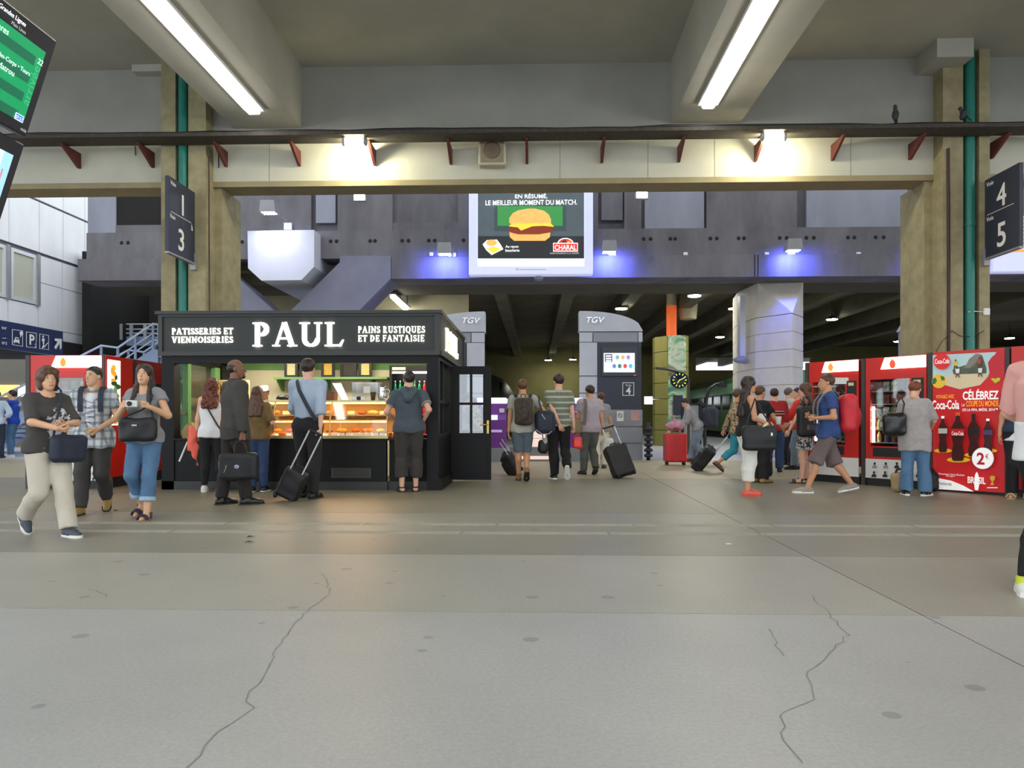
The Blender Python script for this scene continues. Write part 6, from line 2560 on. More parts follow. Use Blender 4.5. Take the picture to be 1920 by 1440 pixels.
class Soft:
    def __init__(s, vox, k=0.03):
        s.vox, s.k, s.pr, s.cuts, s.subs, s.noise = vox, k, [], [], [], []

    def cap(s, a, b, ra, rb=None, k=None, flat=None, clip=None):
        """Tapered capsule; flat = (direction, factor): squash across direction."""
        rb = ra if rb is None else rb
        a, b = V3(a), V3(b)
        ab = b - a
        L2 = max(ab.dot(ab), 1e-9)
        fd = (unit(flat[0]), flat[1]) if flat else None

        def f(P):
            q = P - a
            if fd:
                c = q @ fd[0]
                q = q + (c * (1 / fd[1] - 1))[..., None] * fd[0]
            t = np.clip((q @ ab) / L2, 0, 1)
            d = np.linalg.norm(q - t[..., None] * ab, axis=-1) - (ra + (rb - ra) * t)
            return d if clip is None else np.maximum(d, (P - clip[0]) @ clip[1])

        R = max(ra, rb)
        s.pr.append((f, np.minimum(a, b) - R, np.maximum(a, b) + R, s.k if k is None else k))
        return s

    def cone(s, a, b, ra, rb, k=None, flat=None):
        """Flat-ended tapered tube."""
        a, b = V3(a), V3(b)
        ab = b - a
        L = np.linalg.norm(ab)
        d = ab / L
        fd = (unit(flat[0]), flat[1]) if flat else None

        def f(P):
            q = P - a
            ax = q @ d
            if fd:
                c = q @ fd[0]
                q = q + (c * (1 / fd[1] - 1))[..., None] * fd[0]
                ax2 = q @ d
            else:
                ax2 = ax
            rad = np.linalg.norm(q - ax2[..., None] * d, axis=-1)
            t = np.clip(ax / L, 0, 1)
            return np.maximum(rad - (ra + (rb - ra) * t), np.maximum(-ax, ax - L))

        R = max(ra, rb)
        s.pr.append((f, np.minimum(a, b) - R, np.maximum(a, b) + R, s.k if k is None else k))
        return s

    def ell(s, c, r, R=None, k=None, sub=False, clip=None):
        c, r = V3(c), V3(r)
        M_ = np.eye(3) if R is None else np.asarray(R, float)   # rows = axes

        def f(P):
            q = (P - c) @ M_.T
            k0 = np.linalg.norm(q / r, axis=-1)
            k1 = np.linalg.norm(q / (r * r), axis=-1) + 1e-9
            d = k0 * (k0 - 1) / k1
            return d if clip is None else np.maximum(d, (P - clip[0]) @ clip[1])

        m = np.abs(M_.T) @ r
        (s.subs if sub else s.pr).append((f, c - m, c + m, s.k if k is None else k))
        return s

    def box(s, c, hs, r, R=None, k=None):
        c, hs = V3(c), V3(hs)
        M_ = np.eye(3) if R is None else np.asarray(R, float)

        def f(P):
            q = np.abs((P - c) @ M_.T) - (hs - r)
            return np.linalg.norm(np.maximum(q, 0), axis=-1) + np.minimum(q.max(-1), 0) - r

        m = np.abs(M_.T) @ hs
        s.pr.append((f, c - m, c + m, s.k if k is None else k))
        return s

    def plane(s, p, n):
        """Remove everything on the side n points to."""
        p, n = V3(p), unit(n)
        s.cuts.append(lambda P: (P - p) @ n)
        return s

    def folds(s, amp, freq, seed=0, axis=None):
        rn = np.random.RandomState(seed)
        for i in range(5):
            d = unit(rn.normal(size=3))
            if axis is not None:
                d = unit(d - 0.75 * unit(axis) * d.dot(unit(axis)))
            s.noise.append((d * freq * rn.uniform(.6, 1.5), rn.uniform(0, 6.28), amp * rn.uniform(.5, 1)))
        return s

    def mesh(s):
        h = s.vox
        pad = 3 * h + max(p[3] for p in s.pr) * .6
        lo = np.min([p[1] for p in s.pr], 0) - pad
        hi = np.max([p[2] for p in s.pr], 0) + pad
        n = np.ceil((hi - lo) / h).astype(int) + 1
        D = np.full(n, .5, np.float32)
        ax = [lo[i] + h * np.arange(n[i]) for i in range(3)]

        def sub(b0, b1, m):
            i0 = np.maximum(0, np.floor((b0 - m - lo) / h).astype(int))
            i1 = np.minimum(n, np.ceil((b1 + m - lo) / h).astype(int) + 1)
            sl = tuple(slice(i0[i], i1[i]) for i in range(3))
            P = np.stack(np.meshgrid(*[ax[i][sl[i]] for i in range(3)], indexing='ij'), -1)
            return sl, P

        for f, b0, b1, k in s.pr:
            sl, P = sub(b0, b1, k * .8 + 2 * h)
            d = f(P).astype(np.float32)
            a = D[sl]
            hh = np.clip(.5 + .5 * (a - d) / max(k, 1e-5), 0, 1)
            D[sl] = a + (d - a) * hh - k * hh * (1 - hh)
        for f, b0, b1, k in s.subs:
            sl, P = sub(b0, b1, k + 2 * h)
            D[sl] = np.maximum(D[sl], -f(P))
        if s.noise or s.cuts:
            P = np.stack(np.meshgrid(*ax, indexing='ij'), -1)
            for d, ph, am in s.noise:
                D += (am * np.sin(P @ d + ph)).astype(np.float32)
            for c in s.cuts:
                D = np.maximum(D, c(P))
        D[0], D[-1], D[:, 0], D[:, -1], D[:, :, 0], D[:, :, -1] = .5, .5, .5, .5, .5, .5
        return surface_nets(D, lo, h)


def join_mesh(name, parts):
    """parts: list of (V, Q, material)."""
    parts = [p for p in parts if len(p[0])]
    me = bpy.data.meshes.new(name)
    mats, vs, fs, mi = [], [], [], []
    off = 0
    for V, Q, m in parts:
        if m not in mats:
            mats.append(m)
        vs.append(np.asarray(V, float))
        fs += [tuple(int(i) + off for i in q) for q in Q]
        mi += [mats.index(m)] * len(Q)
        off += len(V)
    me.from_pydata(np.concatenate(vs).tolist(), [], fs)
    for m in mats:
        me.materials.append(m)
    me.polygons.foreach_set('material_index', mi)
    me.polygons.foreach_set('use_smooth', [True] * len(fs))
    me.update()
    return me


def soft_obj(name, soft, mat, parent=None, loc=None, rotz=None):
    V, Q = soft.mesh()
    return link(name, join_mesh(name, [(V, Q, mat)]), parent, loc, rotz)


# ================================================================== PEOPLE
def skin_mat(name, c):
    return M('skin_' + name, c, .5, var=.05, scale=14)


SK = {'fair': skin_mat('fair', (222, 172, 144)), 'tan': skin_mat('tan', (204, 148, 112)), 'asian': skin_mat('asian', (214, 166, 130)), 'brown': skin_mat('brown', (122, 82, 58)), 'olive': skin_mat('olive', (190, 136, 100))}
HA = {'black': M('hair_black', (30, 24, 22), .45, var=.25, scale=40), 'dark': M('hair_dark', (46, 32, 25), .45, var=.3, scale=40), 'brown': M('hair_brown', (84, 54, 36), .5, var=.3, scale=40),
      'auburn': M('hair_auburn', (96, 44, 24), .5, var=.3, scale=40), 'ginger': M('hair_ginger', (120, 60, 30), .5, var=.25, scale=40), 'grey': M('hair_grey', (96, 84, 74), .5, var=.25, scale=40), 'fairhair': M('hair_fair', (98, 66, 40), .5, var=.3, scale=40)}
m_eye = M('eye_white', (226, 222, 214), .3)
m_iris = M('eye_iris', (34, 24, 20), .2)
m_lip = M('lip', (170, 96, 84), .5)


def cloth(name, c, var=.10, scale=7, rough=.85, **k):
    return M('cloth_' + name, c, rough, var=var, scale=scale, bump=.7, bscale=13, **k)


def ik(a, t, l1, l2, hint):
    d = t - a
    L = np.linalg.norm(d)
    L = min(L, (l1 + l2) * .999)
    d = unit(d)
    t = a + d * L
    x = (l1 * l1 - l2 * l2 + L * L) / (2 * L)
    hgt = sqrt(max(0, l1 * l1 - x * x))
    hd = np.asarray(hint, float)
    hd = unit(hd - d * hd.dot(d))
    return a + d * x + hd * hgt, t


def hand_soft(w, d, n, side, curl, sc):
    """w wrist, d along the hand, n palm normal, side towards the thumb."""
    S = Soft(.0062, .008)
    d, n, side = unit(d), unit(n), unit(side)
    S.cap(w - d * .02 * sc, w + d * .02 * sc, .021 * sc, .022 * sc, flat=(n, .75))
    S.cap(w + d * .03 * sc + side * .012 * sc, w + d * .085 * sc + side * .020 * sc, .020 * sc, .017 * sc, flat=(n, .62))
    S.cap(w + d * .03 * sc - side * .012 * sc, w + d * .08 * sc - side * .022 * sc, .020 * sc, .016 * sc, flat=(n, .62))
    ln = (.074, .083, .077, .060)
    for i in range(4):
        o = w + d * (.088 - .004 * abs(i - 1)) * sc + side * (.030 - .0205 * i) * sc
        a = 0
        p = o
        r = .0086 * sc
        for j in range(3):
            a += radians(curl * (.8, 1.1, .8)[j] + 3 * i)
            q = p + (d * cos(a) + n * sin(a) + side * (.10 - .07 * i) * (1 - curl / 90)) * ln[i] * (.45, .3, .25)[j] * sc
            S.cap(p, q, r, r * .92, k=.002)
            p = q
            r *= .93
    p = w + d * .028 * sc + side * .030 * sc
    a = radians(35 - curl * .2)
    q = p + (d * cos(a) + side * sin(a) + n * (.15 + curl / 120)) * .040 * sc
    S.cap(p, q, .0115 * sc, .0098 * sc, k=.006)
    q2 = q + (d * cos(a * .5) + side * sin(a * .3) + n * (.2 + curl / 70)) * .032 * sc
    S.cap(q, q2, .0098 * sc, .0080 * sc, k=.002)
    return S


SEED = [0]


def person(label, x, y, H, yaw, skin='fair', sex='m', build=1.0, lean=0, feet=None, hands=None, elbow=None, head=(0, 0), curl=(25, 25), palm=None,
           top=None, bottom=None, shoes=None, hair=None, vox=.016, extra=None, roll=0, group=None, drop=0.0):
    """Local frame: +x the person's right, +y forward, +z up; yaw 0 looks away from the camera (+y), 90 looks towards -x."""
    SEED[0] += 1
    e = thing('person', label, 'person', (x, y, 0), radians(yaw), group)
    h = H
    b = build
    fem = sex == 'f'
    sh_w = (.089 if fem else .106) * h
    hp_w = .050 * h
    feet = feet or ((-.055, 0, 0, 6), (.055, 0, 0, -6))          # (x, y, heel pitch, toe-out)
    L1, L2 = .243 * h, .238 * h
    ank = []
    for (fx, fy, p, ty) in feet:
        lift = .105 * h * sin(radians(max(0, p))) + drop * 0
        ank.append(V3(fx * h, fy * h, .046 * h + lift))
    hz = .525 * h
    for i, a in enumerate(ank):
        dh = np.linalg.norm(a[:2] - V3((-1, 1)[i] * hp_w, 0, 0)[:2])
        hz = min(hz, a[2] + sqrt(max(.01, (L1 + L2) ** 2 * .995 - dh * dh)))
    hz -= drop * h
    le = radians(lean)
    sp = V3(0, sin(le), cos(le))
    ff = V3(0, cos(le), -sin(le))
    rx = V3(1, 0, 0)
    P0 = V3(0, 0, hz + .012 * h)
    at_ = lambda u, f=0, r=0: P0 + sp * u * h + ff * f * h + rx * r * h
    hips = [V3(-hp_w, 0, hz), V3(hp_w, 0, hz)]
    knees = []
    for i in (0, 1):
        ty = radians(feet[i][3])
        hint = V3(sin(-ty) * .4 * (1 if i else 1), 1, 0)
        k, a = ik(hips[i], ank[i], L1, L2, hint)
        knees.append(k)
        ank[i] = a
    shl = [at_(.288, 0, -sh_w / h), at_(.288, 0, sh_w / h)]
    U1, U2 = .172 * h, .150 * h
    hands = hands or ((-.15, .02, .42), (.15, .02, .42))
    elbow = elbow or ((-.4, -1, -.1), (.4, -1, -.1))
    elb, wri = [], []
    for i in (0, 1):
        t = V3(*hands[i]) * h
        k, w_ = ik(shl[i], t, U1, U2, elbow[i])
        elb.append(k)
        wri.append(w_)
    nb = at_(.318)
    hy, hp_ = radians(head[0]), radians(head[1])
    hle = le * .45
    hup0 = V3(0, sin(hle), cos(hle))
    hf = V3(sin(-hy) * cos(hp_), cos(hy) * cos(hp_), sin(hp_))
    hf = unit(hf)
    hr = unit(np.cross(hf, hup0))
    hu = np.cross(hr, hf)
    hc = nb + hup0 * .092 * h + V3(0, .012 * h, 0)
    sc = h * .137 / .232
    R3 = np.stack([hr, hf, hu])
    hd = lambda r, f, u: hc + (hr * r + hf * f + hu * u) * sc
    m_sk = SK[skin]
    # ---- body
    S = Soft(vox * 1.1, .035)
    S.ell(at_(0), (.088 * h * b, .066 * h * b, .080 * h), np.stack([rx, ff, sp]))
    S.ell(at_(.095), (.076 * h * b, .056 * h * b, .10 * h), np.stack([rx, ff, sp]))
    S.ell(at_(.20), (.090 * h * b, .062 * h * b, .10 * h), np.stack([rx, ff, sp]))
    S.cap(shl[0] * .9 + at_(.288) * .1, shl[1] * .9 + at_(.288) * .1, .034 * h, k=.04)
    S.cap(at_(.27), nb, .045 * h, .034 * h)
    S.cap(nb, hd(0, -.015, -.05), .033 * h * (.9 if fem else 1.05))
    for i in (0, 1):
        S.cap(shl[i], elb[i], .029 * h * (.88 if fem else 1) * (b + 1) / 2, .0235 * h)
        S.cap(elb[i], wri[i], .0235 * h, .0155 * h, k=.02)
        S.cap(hips[i], knees[i], .054 * h * b, .034 * h)
        mid = knees[i] * .68 + ank[i] * .32 + V3(0, -.012 * h, 0)
        S.cap(knees[i], mid, .033 * h, .033 * h, k=.02)
        S.cap(mid, ank[i], .032 * h, .0205 * h, k=.02)
    fr_ = []
    for i in (0, 1):
        p, ty = radians(feet[i][2]), radians(feet[i][3])
        f = V3(-sin(ty) * cos(p), cos(ty) * cos(p), -sin(p))
        r = unit(np.cross(f, V3(0, 0, 1)))
        u = np.cross(r, f)
        fr_.append((f, r, u))
        a = ank[i]
        S.cap(a - f * .022 * h - u * .022 * h, a + f * .06 * h - u * .026 * h, .022 * h, .020 * h, k=.02)
        S.cap(a + f * .06 * h - u * .026 * h, a + f * .098 * h - u * .032 * h, .021 * h, .013 * h, k=.015)
    parts = [S.mesh() + (m_sk,)]
    # head
    S = Soft(.0085 if vox < .015 else .0105, .014)
    S.ell(hd(0, -.012, .032), np.array((.074, .092, .084)) * sc, R3)
    S.ell(hd(0, .018, -.038), np.array((.060, .068, .078)) * sc, R3, k=.03)
    S.ell(hd(0, .050, -.092), np.array((.030, .028, .024)) * sc, R3, k=.03)
    S.cap(hd(0, .088, .006), hd(0, .104, -.034), .008 * sc, .012 * sc, k=.01)
    S.cap(hd(-.034, .082, .028), hd(.034, .082, .028), .007 * sc, k=.012)
    for s_ in (-1, 1):
        S.ell(hd(.032 * s_, .098, .008), np.array((.017, .016, .010)) * sc, R3, sub=True)
        S.ell(hd(.076 * s_, -.008, -.006), np.array((.010, .020, .030)) * sc, R3, k=.006)
    S.ell(hd(0, .080, -.064), np.array((.024, .012, .010)) * sc, R3, k=.008)
    S.cap(hd(0, -.015, -.06), hd(0, -.02, -.12), .030 * h)
    parts.append(S.mesh() + (m_sk,))
    m_hair = HA[hair[1]] if hair else None
    mb = MB()
    Rm = Matrix((tuple(R3[0]), tuple(R3[1]), tuple(R3[2]))).transposed()

    def islet(c, r, mat):
        q = MB()
        q.ellipsoid(c, [k * sc for k in r], 10, None, Rm)
        parts.append((np.array(q.v), q.f, mat))

    for s_ in (-1, 1):
        islet(hd(.032 * s_, .080, .008), (.0135, .010, .0048), m_eye)
        islet(hd(.032 * s_, .0865, .008), (.0064, .006, .0050), m_iris)
        islet(hd(.034 * s_, .0865, .029), (.018, .006, .0035), m_hair or m_iris)
    islet(hd(0, .0895, -.0655), (.021, .005, .0055), m_lip)
    # hands
    for i in (0, 1):
        d = unit(wri[i] - elb[i])
        sgn = -1 if i == 0 else 1
        if palm and palm[i] is not None:
            n = V3(*palm[i])
            n = unit(n - d * d.dot(n))
        else:
            n = V3(-sgn, 0, 0)
            n = unit(n - d * d.dot(n))
        side = np.cross(n, d) * (1 if i == 0 else -1)
        side = -side if i == 0 else -side
        # thumb points forward / up for a hanging arm
        if side.dot(V3(0, 1, .6)) < 0:
            side = -side
        parts.append(hand_soft(wri[i] - d * .006, d, n, side, curl[i], h / 1.73 * (.93 if fem else 1)).mesh() + (m_sk,))
    link('body', join_mesh('body', parts), e)
    # ---- lower garment
    seed = SEED[0] * 13
    if bottom:
        bk, bm = bottom[0], bottom[1]
        lo = bottom[2] if len(bottom) > 2 else .010
        S = Soft(vox, .016)
        wt = at_(.085)
        S.ell(at_(0), (.094 * h * b + lo, .072 * h * b + lo, .090 * h), np.stack([rx, ff, sp]))
        S.cone(at_(-.02), wt, .082 * h * b + lo, .079 * h * b + lo * .7, flat=(ff, .78))
        if bk == 'skirt':
            end = bottom[3]
            S.cone(at_(.02), V3(0, ank[0][1] * .3 + ank[1][1] * .3, end * h), .085 * h * b, .115 * h, flat=(ff, .8))
        else:
            cut = {'trousers': 1.0, 'flares': 1.02, 'leggings': .94, 'capri': .66, 'shorts': -.02, 'bermuda': .12}[bk]
            if bk == 'shorts':
                cut = -.06
            for i in (0, 1):
                kn, an, hi_ = knees[i], ank[i], hips[i]
                rk = .038 * h + lo * 1.1
                if cut > 0:
                    S.cap(hi_, kn, .060 * h * b + lo, rk)
                    end = kn + (an - kn) * cut
                    ra = {'trousers': .030, 'flares': .046, 'leggings': .024, 'capri': .036, 'bermuda': .050}[bk] * h + lo * (1.4 if bk != 'leggings' else .5)
                    calf = kn + (end - kn) * .36 + V3(0, -.012 * h, 0)
                    if bk == 'bermuda':
                        S.cone(hi_ * .35 + kn * .65, end, rk * 1.15, ra)
                    else:
                        rc = max((rk + ra) / 2 * 1.02, .038 * h + lo)
                        S.cap(kn, calf, rk, rc)
                        S.cone(calf, end, rc, ra)
                else:
                    end = kn + (hi_ - kn) * (-cut)
                    S.cap(hi_, hi_ * .6 + kn * .4, .060 * h * b + lo, .056 * h + lo)
                    S.cone(hi_ * .6 + kn * .4, end, .054 * h + lo, .047 * h + lo)
        S.plane(wt, sp)
        S.folds(.0022 + lo * .12, 34, seed, (0, 0, 1))
        V, Q = S.mesh()
        link({'skirt': 'skirt', 'shorts': 'shorts', 'bermuda': 'shorts', 'leggings': 'leggings'}.get(bk, 'trousers'), join_mesh('trousers', [(V, Q, bm)]), e)
    # ---- upper garment
    if top:
        tk, tm = top[0], top[1]
        lo = top[2] if len(top) > 2 else .014
        hem = top[3] if len(top) > 3 else -.01
        S = Soft(vox, .035)
        S.ell(at_(.20), (.094 * h * b + lo, .066 * h * b + lo, .105 * h), np.stack([rx, ff, sp]))
        if fem:
            for s_ in (-1, 1):
                S.ell(at_(.205, .048, .042 * s_), (.046 * h + lo * .5,) * 3, k=.04)
        S.cone(at_(hem), at_(.24), (.092 if hem < .05 else .082) * h * b + lo * 1.25, .088 * h * b + lo, flat=(ff, .74))
        if hem < .045:
            bl = bottom[2] if bottom and len(bottom) > 2 else .010
            cl = (at_(hem), -sp)
            S.ell(at_(0), (.094 * h * b + bl + .009, .072 * h * b + bl + .009, .098 * h), np.stack([rx, ff, sp]), clip=cl)
            for i in (0, 1):
                S.cap(hips[i] * 1.1 - knees[i] * .1, hips[i] * .6 + knees[i] * .4, .063 * h * b + bl + .011, .060 * h + bl + .011, clip=cl, k=.02)
        if tk != 'tank':
            S.cap(shl[0] * .93 + at_(.288) * .07, shl[1] * .93 + at_(.288) * .07, .037 * h + lo * .5, k=.04)
        else:
            S.cap(at_(.285, 0, -.055), at_(.285, 0, .055), .034 * h, k=.03)
        S.cap(at_(.27), at_(.312), .052 * h, .042 * h)
        for i in (0, 1):
            s0, e0, w0 = shl[i], elb[i], wri[i]
            ru = .031 * h * (.92 if fem else 1) * (b + 1) / 2 + lo * .8
            if tk == 'short':
                S.cone(s0, s0 + (e0 - s0) * .62, ru, ru * 1.06)
            elif tk == 'cap':
                S.cone(s0, s0 + (e0 - s0) * .38, ru * 1.0, ru * 1.12)
            elif tk == 'elbow':
                S.cone(s0, s0 + (e0 - s0) * .96, ru, ru * 1.02)
            elif tk == 'rolled':
                S.cap(s0, e0, ru, ru * .95)
                S.cone(e0, e0 + (w0 - e0) * .42, ru * .95, ru * .98)
            elif tk in ('long', 'jacket'):
                S.cap(s0, e0, ru, ru * .93)
                S.cone(e0, e0 + (w0 - e0) * .97, ru * .93, ru * .74, k=.02)
        # neckline
        nl = top[4] if len(top) > 4 else .0
        S.ell(nb + sp * .012 * h + ff * (.018 + nl) * h, ((.040 if nl == 0 else .056) * h, (.044 + nl) * h, (.030 + nl * 1.2) * h), np.stack([rx, ff, sp]), sub=True)
        S.plane(at_(.332), sp)
        S.folds(.0022 + lo * .12, 30, seed + 3, (0, 0, 1))
        V, Q = S.mesh()
        o = link({'jacket': 'jacket', 'tank': 'tank_top'}.get(tk, 'shirt'), join_mesh('shirt', [(V, Q, tm)]), e)
        if tk == 'jacket' or (len(top) > 5 and top[5]):
            S = Soft(.010, .01)
            S.cone(nb - sp * .016 * h, nb + sp * (.028 if tk == 'jacket' else .010) * h, .052 * h, .044 * h)
            S.ell(nb + sp * .02 * h, (.036 * h, .036 * h, .06 * h), sub=True)
            V, Q = S.mesh()
            link('collar', join_mesh('collar', [(V, Q, tm)]), e)
    # ---- shoes
    if shoes:
        sk_, sm, so = shoes[0], shoes[1], shoes[2]
        for i in (0, 1):
            f, r, u = fr_[i]
            a = ank[i]
            wd = .030 * h
            base = a - u * .046 * h
            if sk_ in ('shoe', 'sneaker', 'boot'):
                S = Soft(.0085, .018)
                S.cap(base - f * .020 * h + u * .022 * h, base + f * .05 * h + u * .022 * h, .0265 * h, .0275 * h)
                S.cap(base + f * .05 * h + u * .020 * h, base + f * .100 * h + u * .014 * h, .0275 * h, .0205 * h)
                S.cone(base + u * .020 * h, base + u * (.075 if sk_ == 'boot' else .052) * h, .0275 * h, .0265 * h)
                S.ell(base + u * (.085 if sk_ == 'boot' else .062) * h, (.021 * h, .024 * h, .02 * h), sub=True)
                S.plane(base + u * .006 * h, -u)
                V, Q = S.mesh()
                o = link('shoe', join_mesh('shoe', [(V, Q, sm)]), e)
            else:
                for tt, wv in ((.085, 1.0), (.065, 1.0), (.0, .9)):
                    mb = MB()
                    pts = [base + f * tt * h + r * wd * cos(t) * wv + u * (.010 + (.030 if tt > .01 else .046) * abs(sin(t))) * h for t in np.linspace(0, pi, 9)]
                    mb.tube(pts, .0075 * h, 6)
                    mb.build('sandal_strap', sm, e)
                mb = MB()
                mb.tube([base - f * .045 * h + u * .04 * h + r * wd * cos(t) * .9 + f * .045 * h * (1 - sin(t)) for t in np.linspace(0, pi, 9)], .006 * h, 6)
                o = mb.build('sandal_strap', sm, e)
            mb = MB()
            out = [(-.050, .0), (-.046, .55), (-.02, .80), (.03, .82), (.07, 1.0), (.10, .86), (.118, .5), (.124, 0)]
            poly = out + [(p_, -q_) for p_, q_ in out[::-1][1:-1]]
            th = {'sneaker': .016, 'wedge': .045, 'heel': .012}.get(sk_, .009)
            if sk_ == 'wedge':
                mb.prism(poly, lambda p_, q_, d: base + f * p_ * h + r * q_ * wd * 1.02 + u * (d * (1.0 if p_ < .05 else .55)), -.035 * h, .010 * h)
            else:
                mb.prism(poly, lambda p_, q_, d: base + f * p_ * h + r * q_ * wd * 1.04 + u * d, 0.0, th * h)
            if sk_ == 'heel':
                mb.tube([base - f * .03 * h + u * .01 * h, base - f * .034 * h - V3(0, 0, .0)], [.014 * h, .010 * h], 8)
            mb.build('sole', so, o)
    # ---- hair
    if hair:
        hk = hair[0]
        S = Soft(.0095 if vox < .015 else .011, .012)
        if hk == 'receding':
            S.ell(hd(0, -.022, .020), np.array((.0775, .088, .078)) * sc, R3)
            S.plane(hd(0, .012, .03), hf * 1.0 + hu * .25)
            S.plane(hd(0, 0, .062), hu)
            S.plane(hd(0, 0, -.055), -hu)
        else:
            t = {'buzz': .004, 'short': .011, 'curly': .020, 'long': .014, 'bob': .022, 'cap': .004, 'tied': .010}.get(hk, .012)
            S.ell(hd(0, -.014, .034), np.array((.076 + t, .094 + t, .086 + t)) * sc, R3)
            if hk in ('bob',):
                for s_ in (-1, 0, 1):
                    S.cap(hd(.052 * s_, -.045 + .02 * abs(s_), .01), hd(.066 * s_, -.03 + .02 * abs(s_), -.085), .050 * sc, .034 * sc, k=.03)
                S.cap(hd(-.05, .055, .075), hd(.05, .055, .075), .032 * sc, k=.02)
            if hk in ('long', 'curly'):
                ln = hair[2]
                fro = len(hair) > 3
                for s_ in (-1, -.35, .35, 1):
                    sd = abs(s_) > .9 and fro
                    a0 = hd(.055 * s_, -.05 + .03 * abs(s_), .0)
                    a1 = hd(.070 * s_, -.03 if sd else -.095 + .03 * abs(s_), -.12)
                    a2 = hd((.088 if sd else .085) * s_, .075 if sd else -.175 + .02 * abs(s_), -.13 - ln)
                    wv = (.044 if hk == 'curly' else .040) * sc
                    S.cap(a0, a1, wv, wv * 1.02, k=.02)
                    S.cap(a1, a2, wv * 1.02, wv * (.9 if hk == 'curly' else .75), k=.02)
            if hk == 'tied':
                S.cap(hd(0, -.10, .03), hd(0, -.13, -.06), .035 * sc, .02 * sc)
            # open the face
            fz = {'bob': -.01, 'long': .0, 'curly': .0}.get(hk, .0)
            S.ell(hd(0, .105, -.035 + fz), np.array((.064 if hk in ('bob', 'long', 'curly') else .085, .090, .098)) * sc, R3, sub=True)
            if hk in ('short', 'buzz', 'cap', 'tied'):
                S.plane(hd(0, -.05, -.045), -hu * .75 + hf * .66)
                S.plane(hd(0, 0, -.075), -hu)
            if hk == 'curly':
                S.folds(.006, 130, seed)
            else:
                S.folds(.0018, 120, seed)
        V, Q = S.mesh()
        link('hair', join_mesh('hair', [(V, Q, m_hair)]), e)
    info = dict(e=e, h=h, at=at_, shl=shl, elb=elb, wri=wri, hips=hips, knees=knees, ank=ank, hd=hd, nb=nb, sp=sp, ff=ff, rx=rx, P0=P0, R3=R3, sc=sc, b=b)
    if extra:
        extra(info)
    return info


def to_world(info, p):
    return Matrix.Translation(info['e'].location) @ info['e'].rotation_euler.to_matrix().to_4x4() @ Vector(p)


def ribbon(name, pts, width, nrm, mat, parent=None, thick=.004):
    """Flat strap along points; nrm: list of outward normals or one normal."""
    mb = MB()
    n = len(pts)
    vs = []
    for i in range(n):
        p = Vector(pts[i])
        d = (Vector(pts[min(i + 1, n - 1)]) - Vector(pts[max(i - 1, 0)])).normalized()
        q = Vector(nrm[i] if isinstance(nrm, list) else nrm).normalized()
        s = d.cross(q).normalized() * width / 2
        for a, b in ((s, 0), (-s, 0), (-s, thick), (s, thick)):
            vs.append(p + a + q * b)
    fs = []
    for i in range(n - 1):
        for k in range(4):
            k2 = (k + 1) % 4
            fs.append((i * 4 + k, i * 4 + k2, (i + 1) * 4 + k2, (i + 1) * 4 + k))
    fs += [(0, 1, 2, 3), ((n - 1) * 4, (n - 1) * 4 + 3, (n - 1) * 4 + 2, (n - 1) * 4 + 1)]
    mb.add(vs, fs)
    return mb.build(name, mat, parent)


def feet_at(px, py, top):
    """Base position, standing height from the rows of the feet and of the top of the head."""
    g = ground(px, py)
    H = EYE * (py - top) / (py - HOR)
    return g.x, g.y, H
# ------------------------------------------------------------------ fabrics
def print_mat(name, base, ink_c, scale=9, lo=.55):
    return M('cloth_' + name, ink_c, .85, var=.5, scale=scale, col2=base, sharp=True, bump=.1, bscale=60)


def stripes_mat(name, base, line, freq=26):
    m = cloth(name, base, .08)
    nt = m.node_tree
    b = nt.nodes['Principled BSDF']
    src = b.inputs['Base Color'].links[0].from_socket
    tc = nt.nodes.new('ShaderNodeTexCoord')
    wv = nt.nodes.new('ShaderNodeTexWave')
    wv.bands_direction = 'Z'
    wv.inputs['Scale'].default_value = freq / 20
    wv.inputs['Distortion'].default_value = .4
    nt.links.new(tc.outputs['Object'], wv.inputs['Vector'])
    r = nt.nodes.new('ShaderNodeValToRGB')
    r.color_ramp.elements[0].position = .72
    r.color_ramp.elements[1].position = .82
    nt.links.new(wv.outputs['Fac'], r.inputs['Fac'])
    mx = nt.nodes.new('ShaderNodeMix')
    mx.data_type = 'RGBA'
    mx.inputs['B'].default_value = rgb(line)
    nt.links.new(r.outputs['Color'], mx.inputs['Factor'])
    nt.links.new(src, mx.inputs['A'])
    nt.links.new(mx.outputs['Result'], b.inputs['Base Color'])
    return m


def plaid_mat(name, base, line):
    m = cloth(name, base, .05)
    nt = m.node_tree
    b = nt.nodes['Principled BSDF']
    src = b.inputs['Base Color'].links[0].from_socket
    tc = nt.nodes.new('ShaderNodeTexCoord')
    for dr, sc_ in (('Z', 3.6), ('X', 4.2), ('Y', 4.2)):
        wv = nt.nodes.new('ShaderNodeTexWave')
        wv.bands_direction = dr
        wv.inputs['Scale'].default_value = sc_
        nt.links.new(tc.outputs['Object'], wv.inputs['Vector'])
        r = nt.nodes.new('ShaderNodeMapRange')
        r.inputs['From Min'].default_value = .62
        r.inputs['From Max'].default_value = .85
        r.inputs['To Max'].default_value = .55
        nt.links.new(wv.outputs['Fac'], r.inputs['Value'])
        mx = nt.nodes.new('ShaderNodeMix')
        mx.data_type = 'RGBA'
        mx.inputs['B'].default_value = rgb(line)
        nt.links.new(r.outputs['Result'], mx.inputs['Factor'])
        nt.links.new(src, mx.inputs['A'])
        src = mx.outputs['Result']
    nt.links.new(src, b.inputs['Base Color'])
    return m


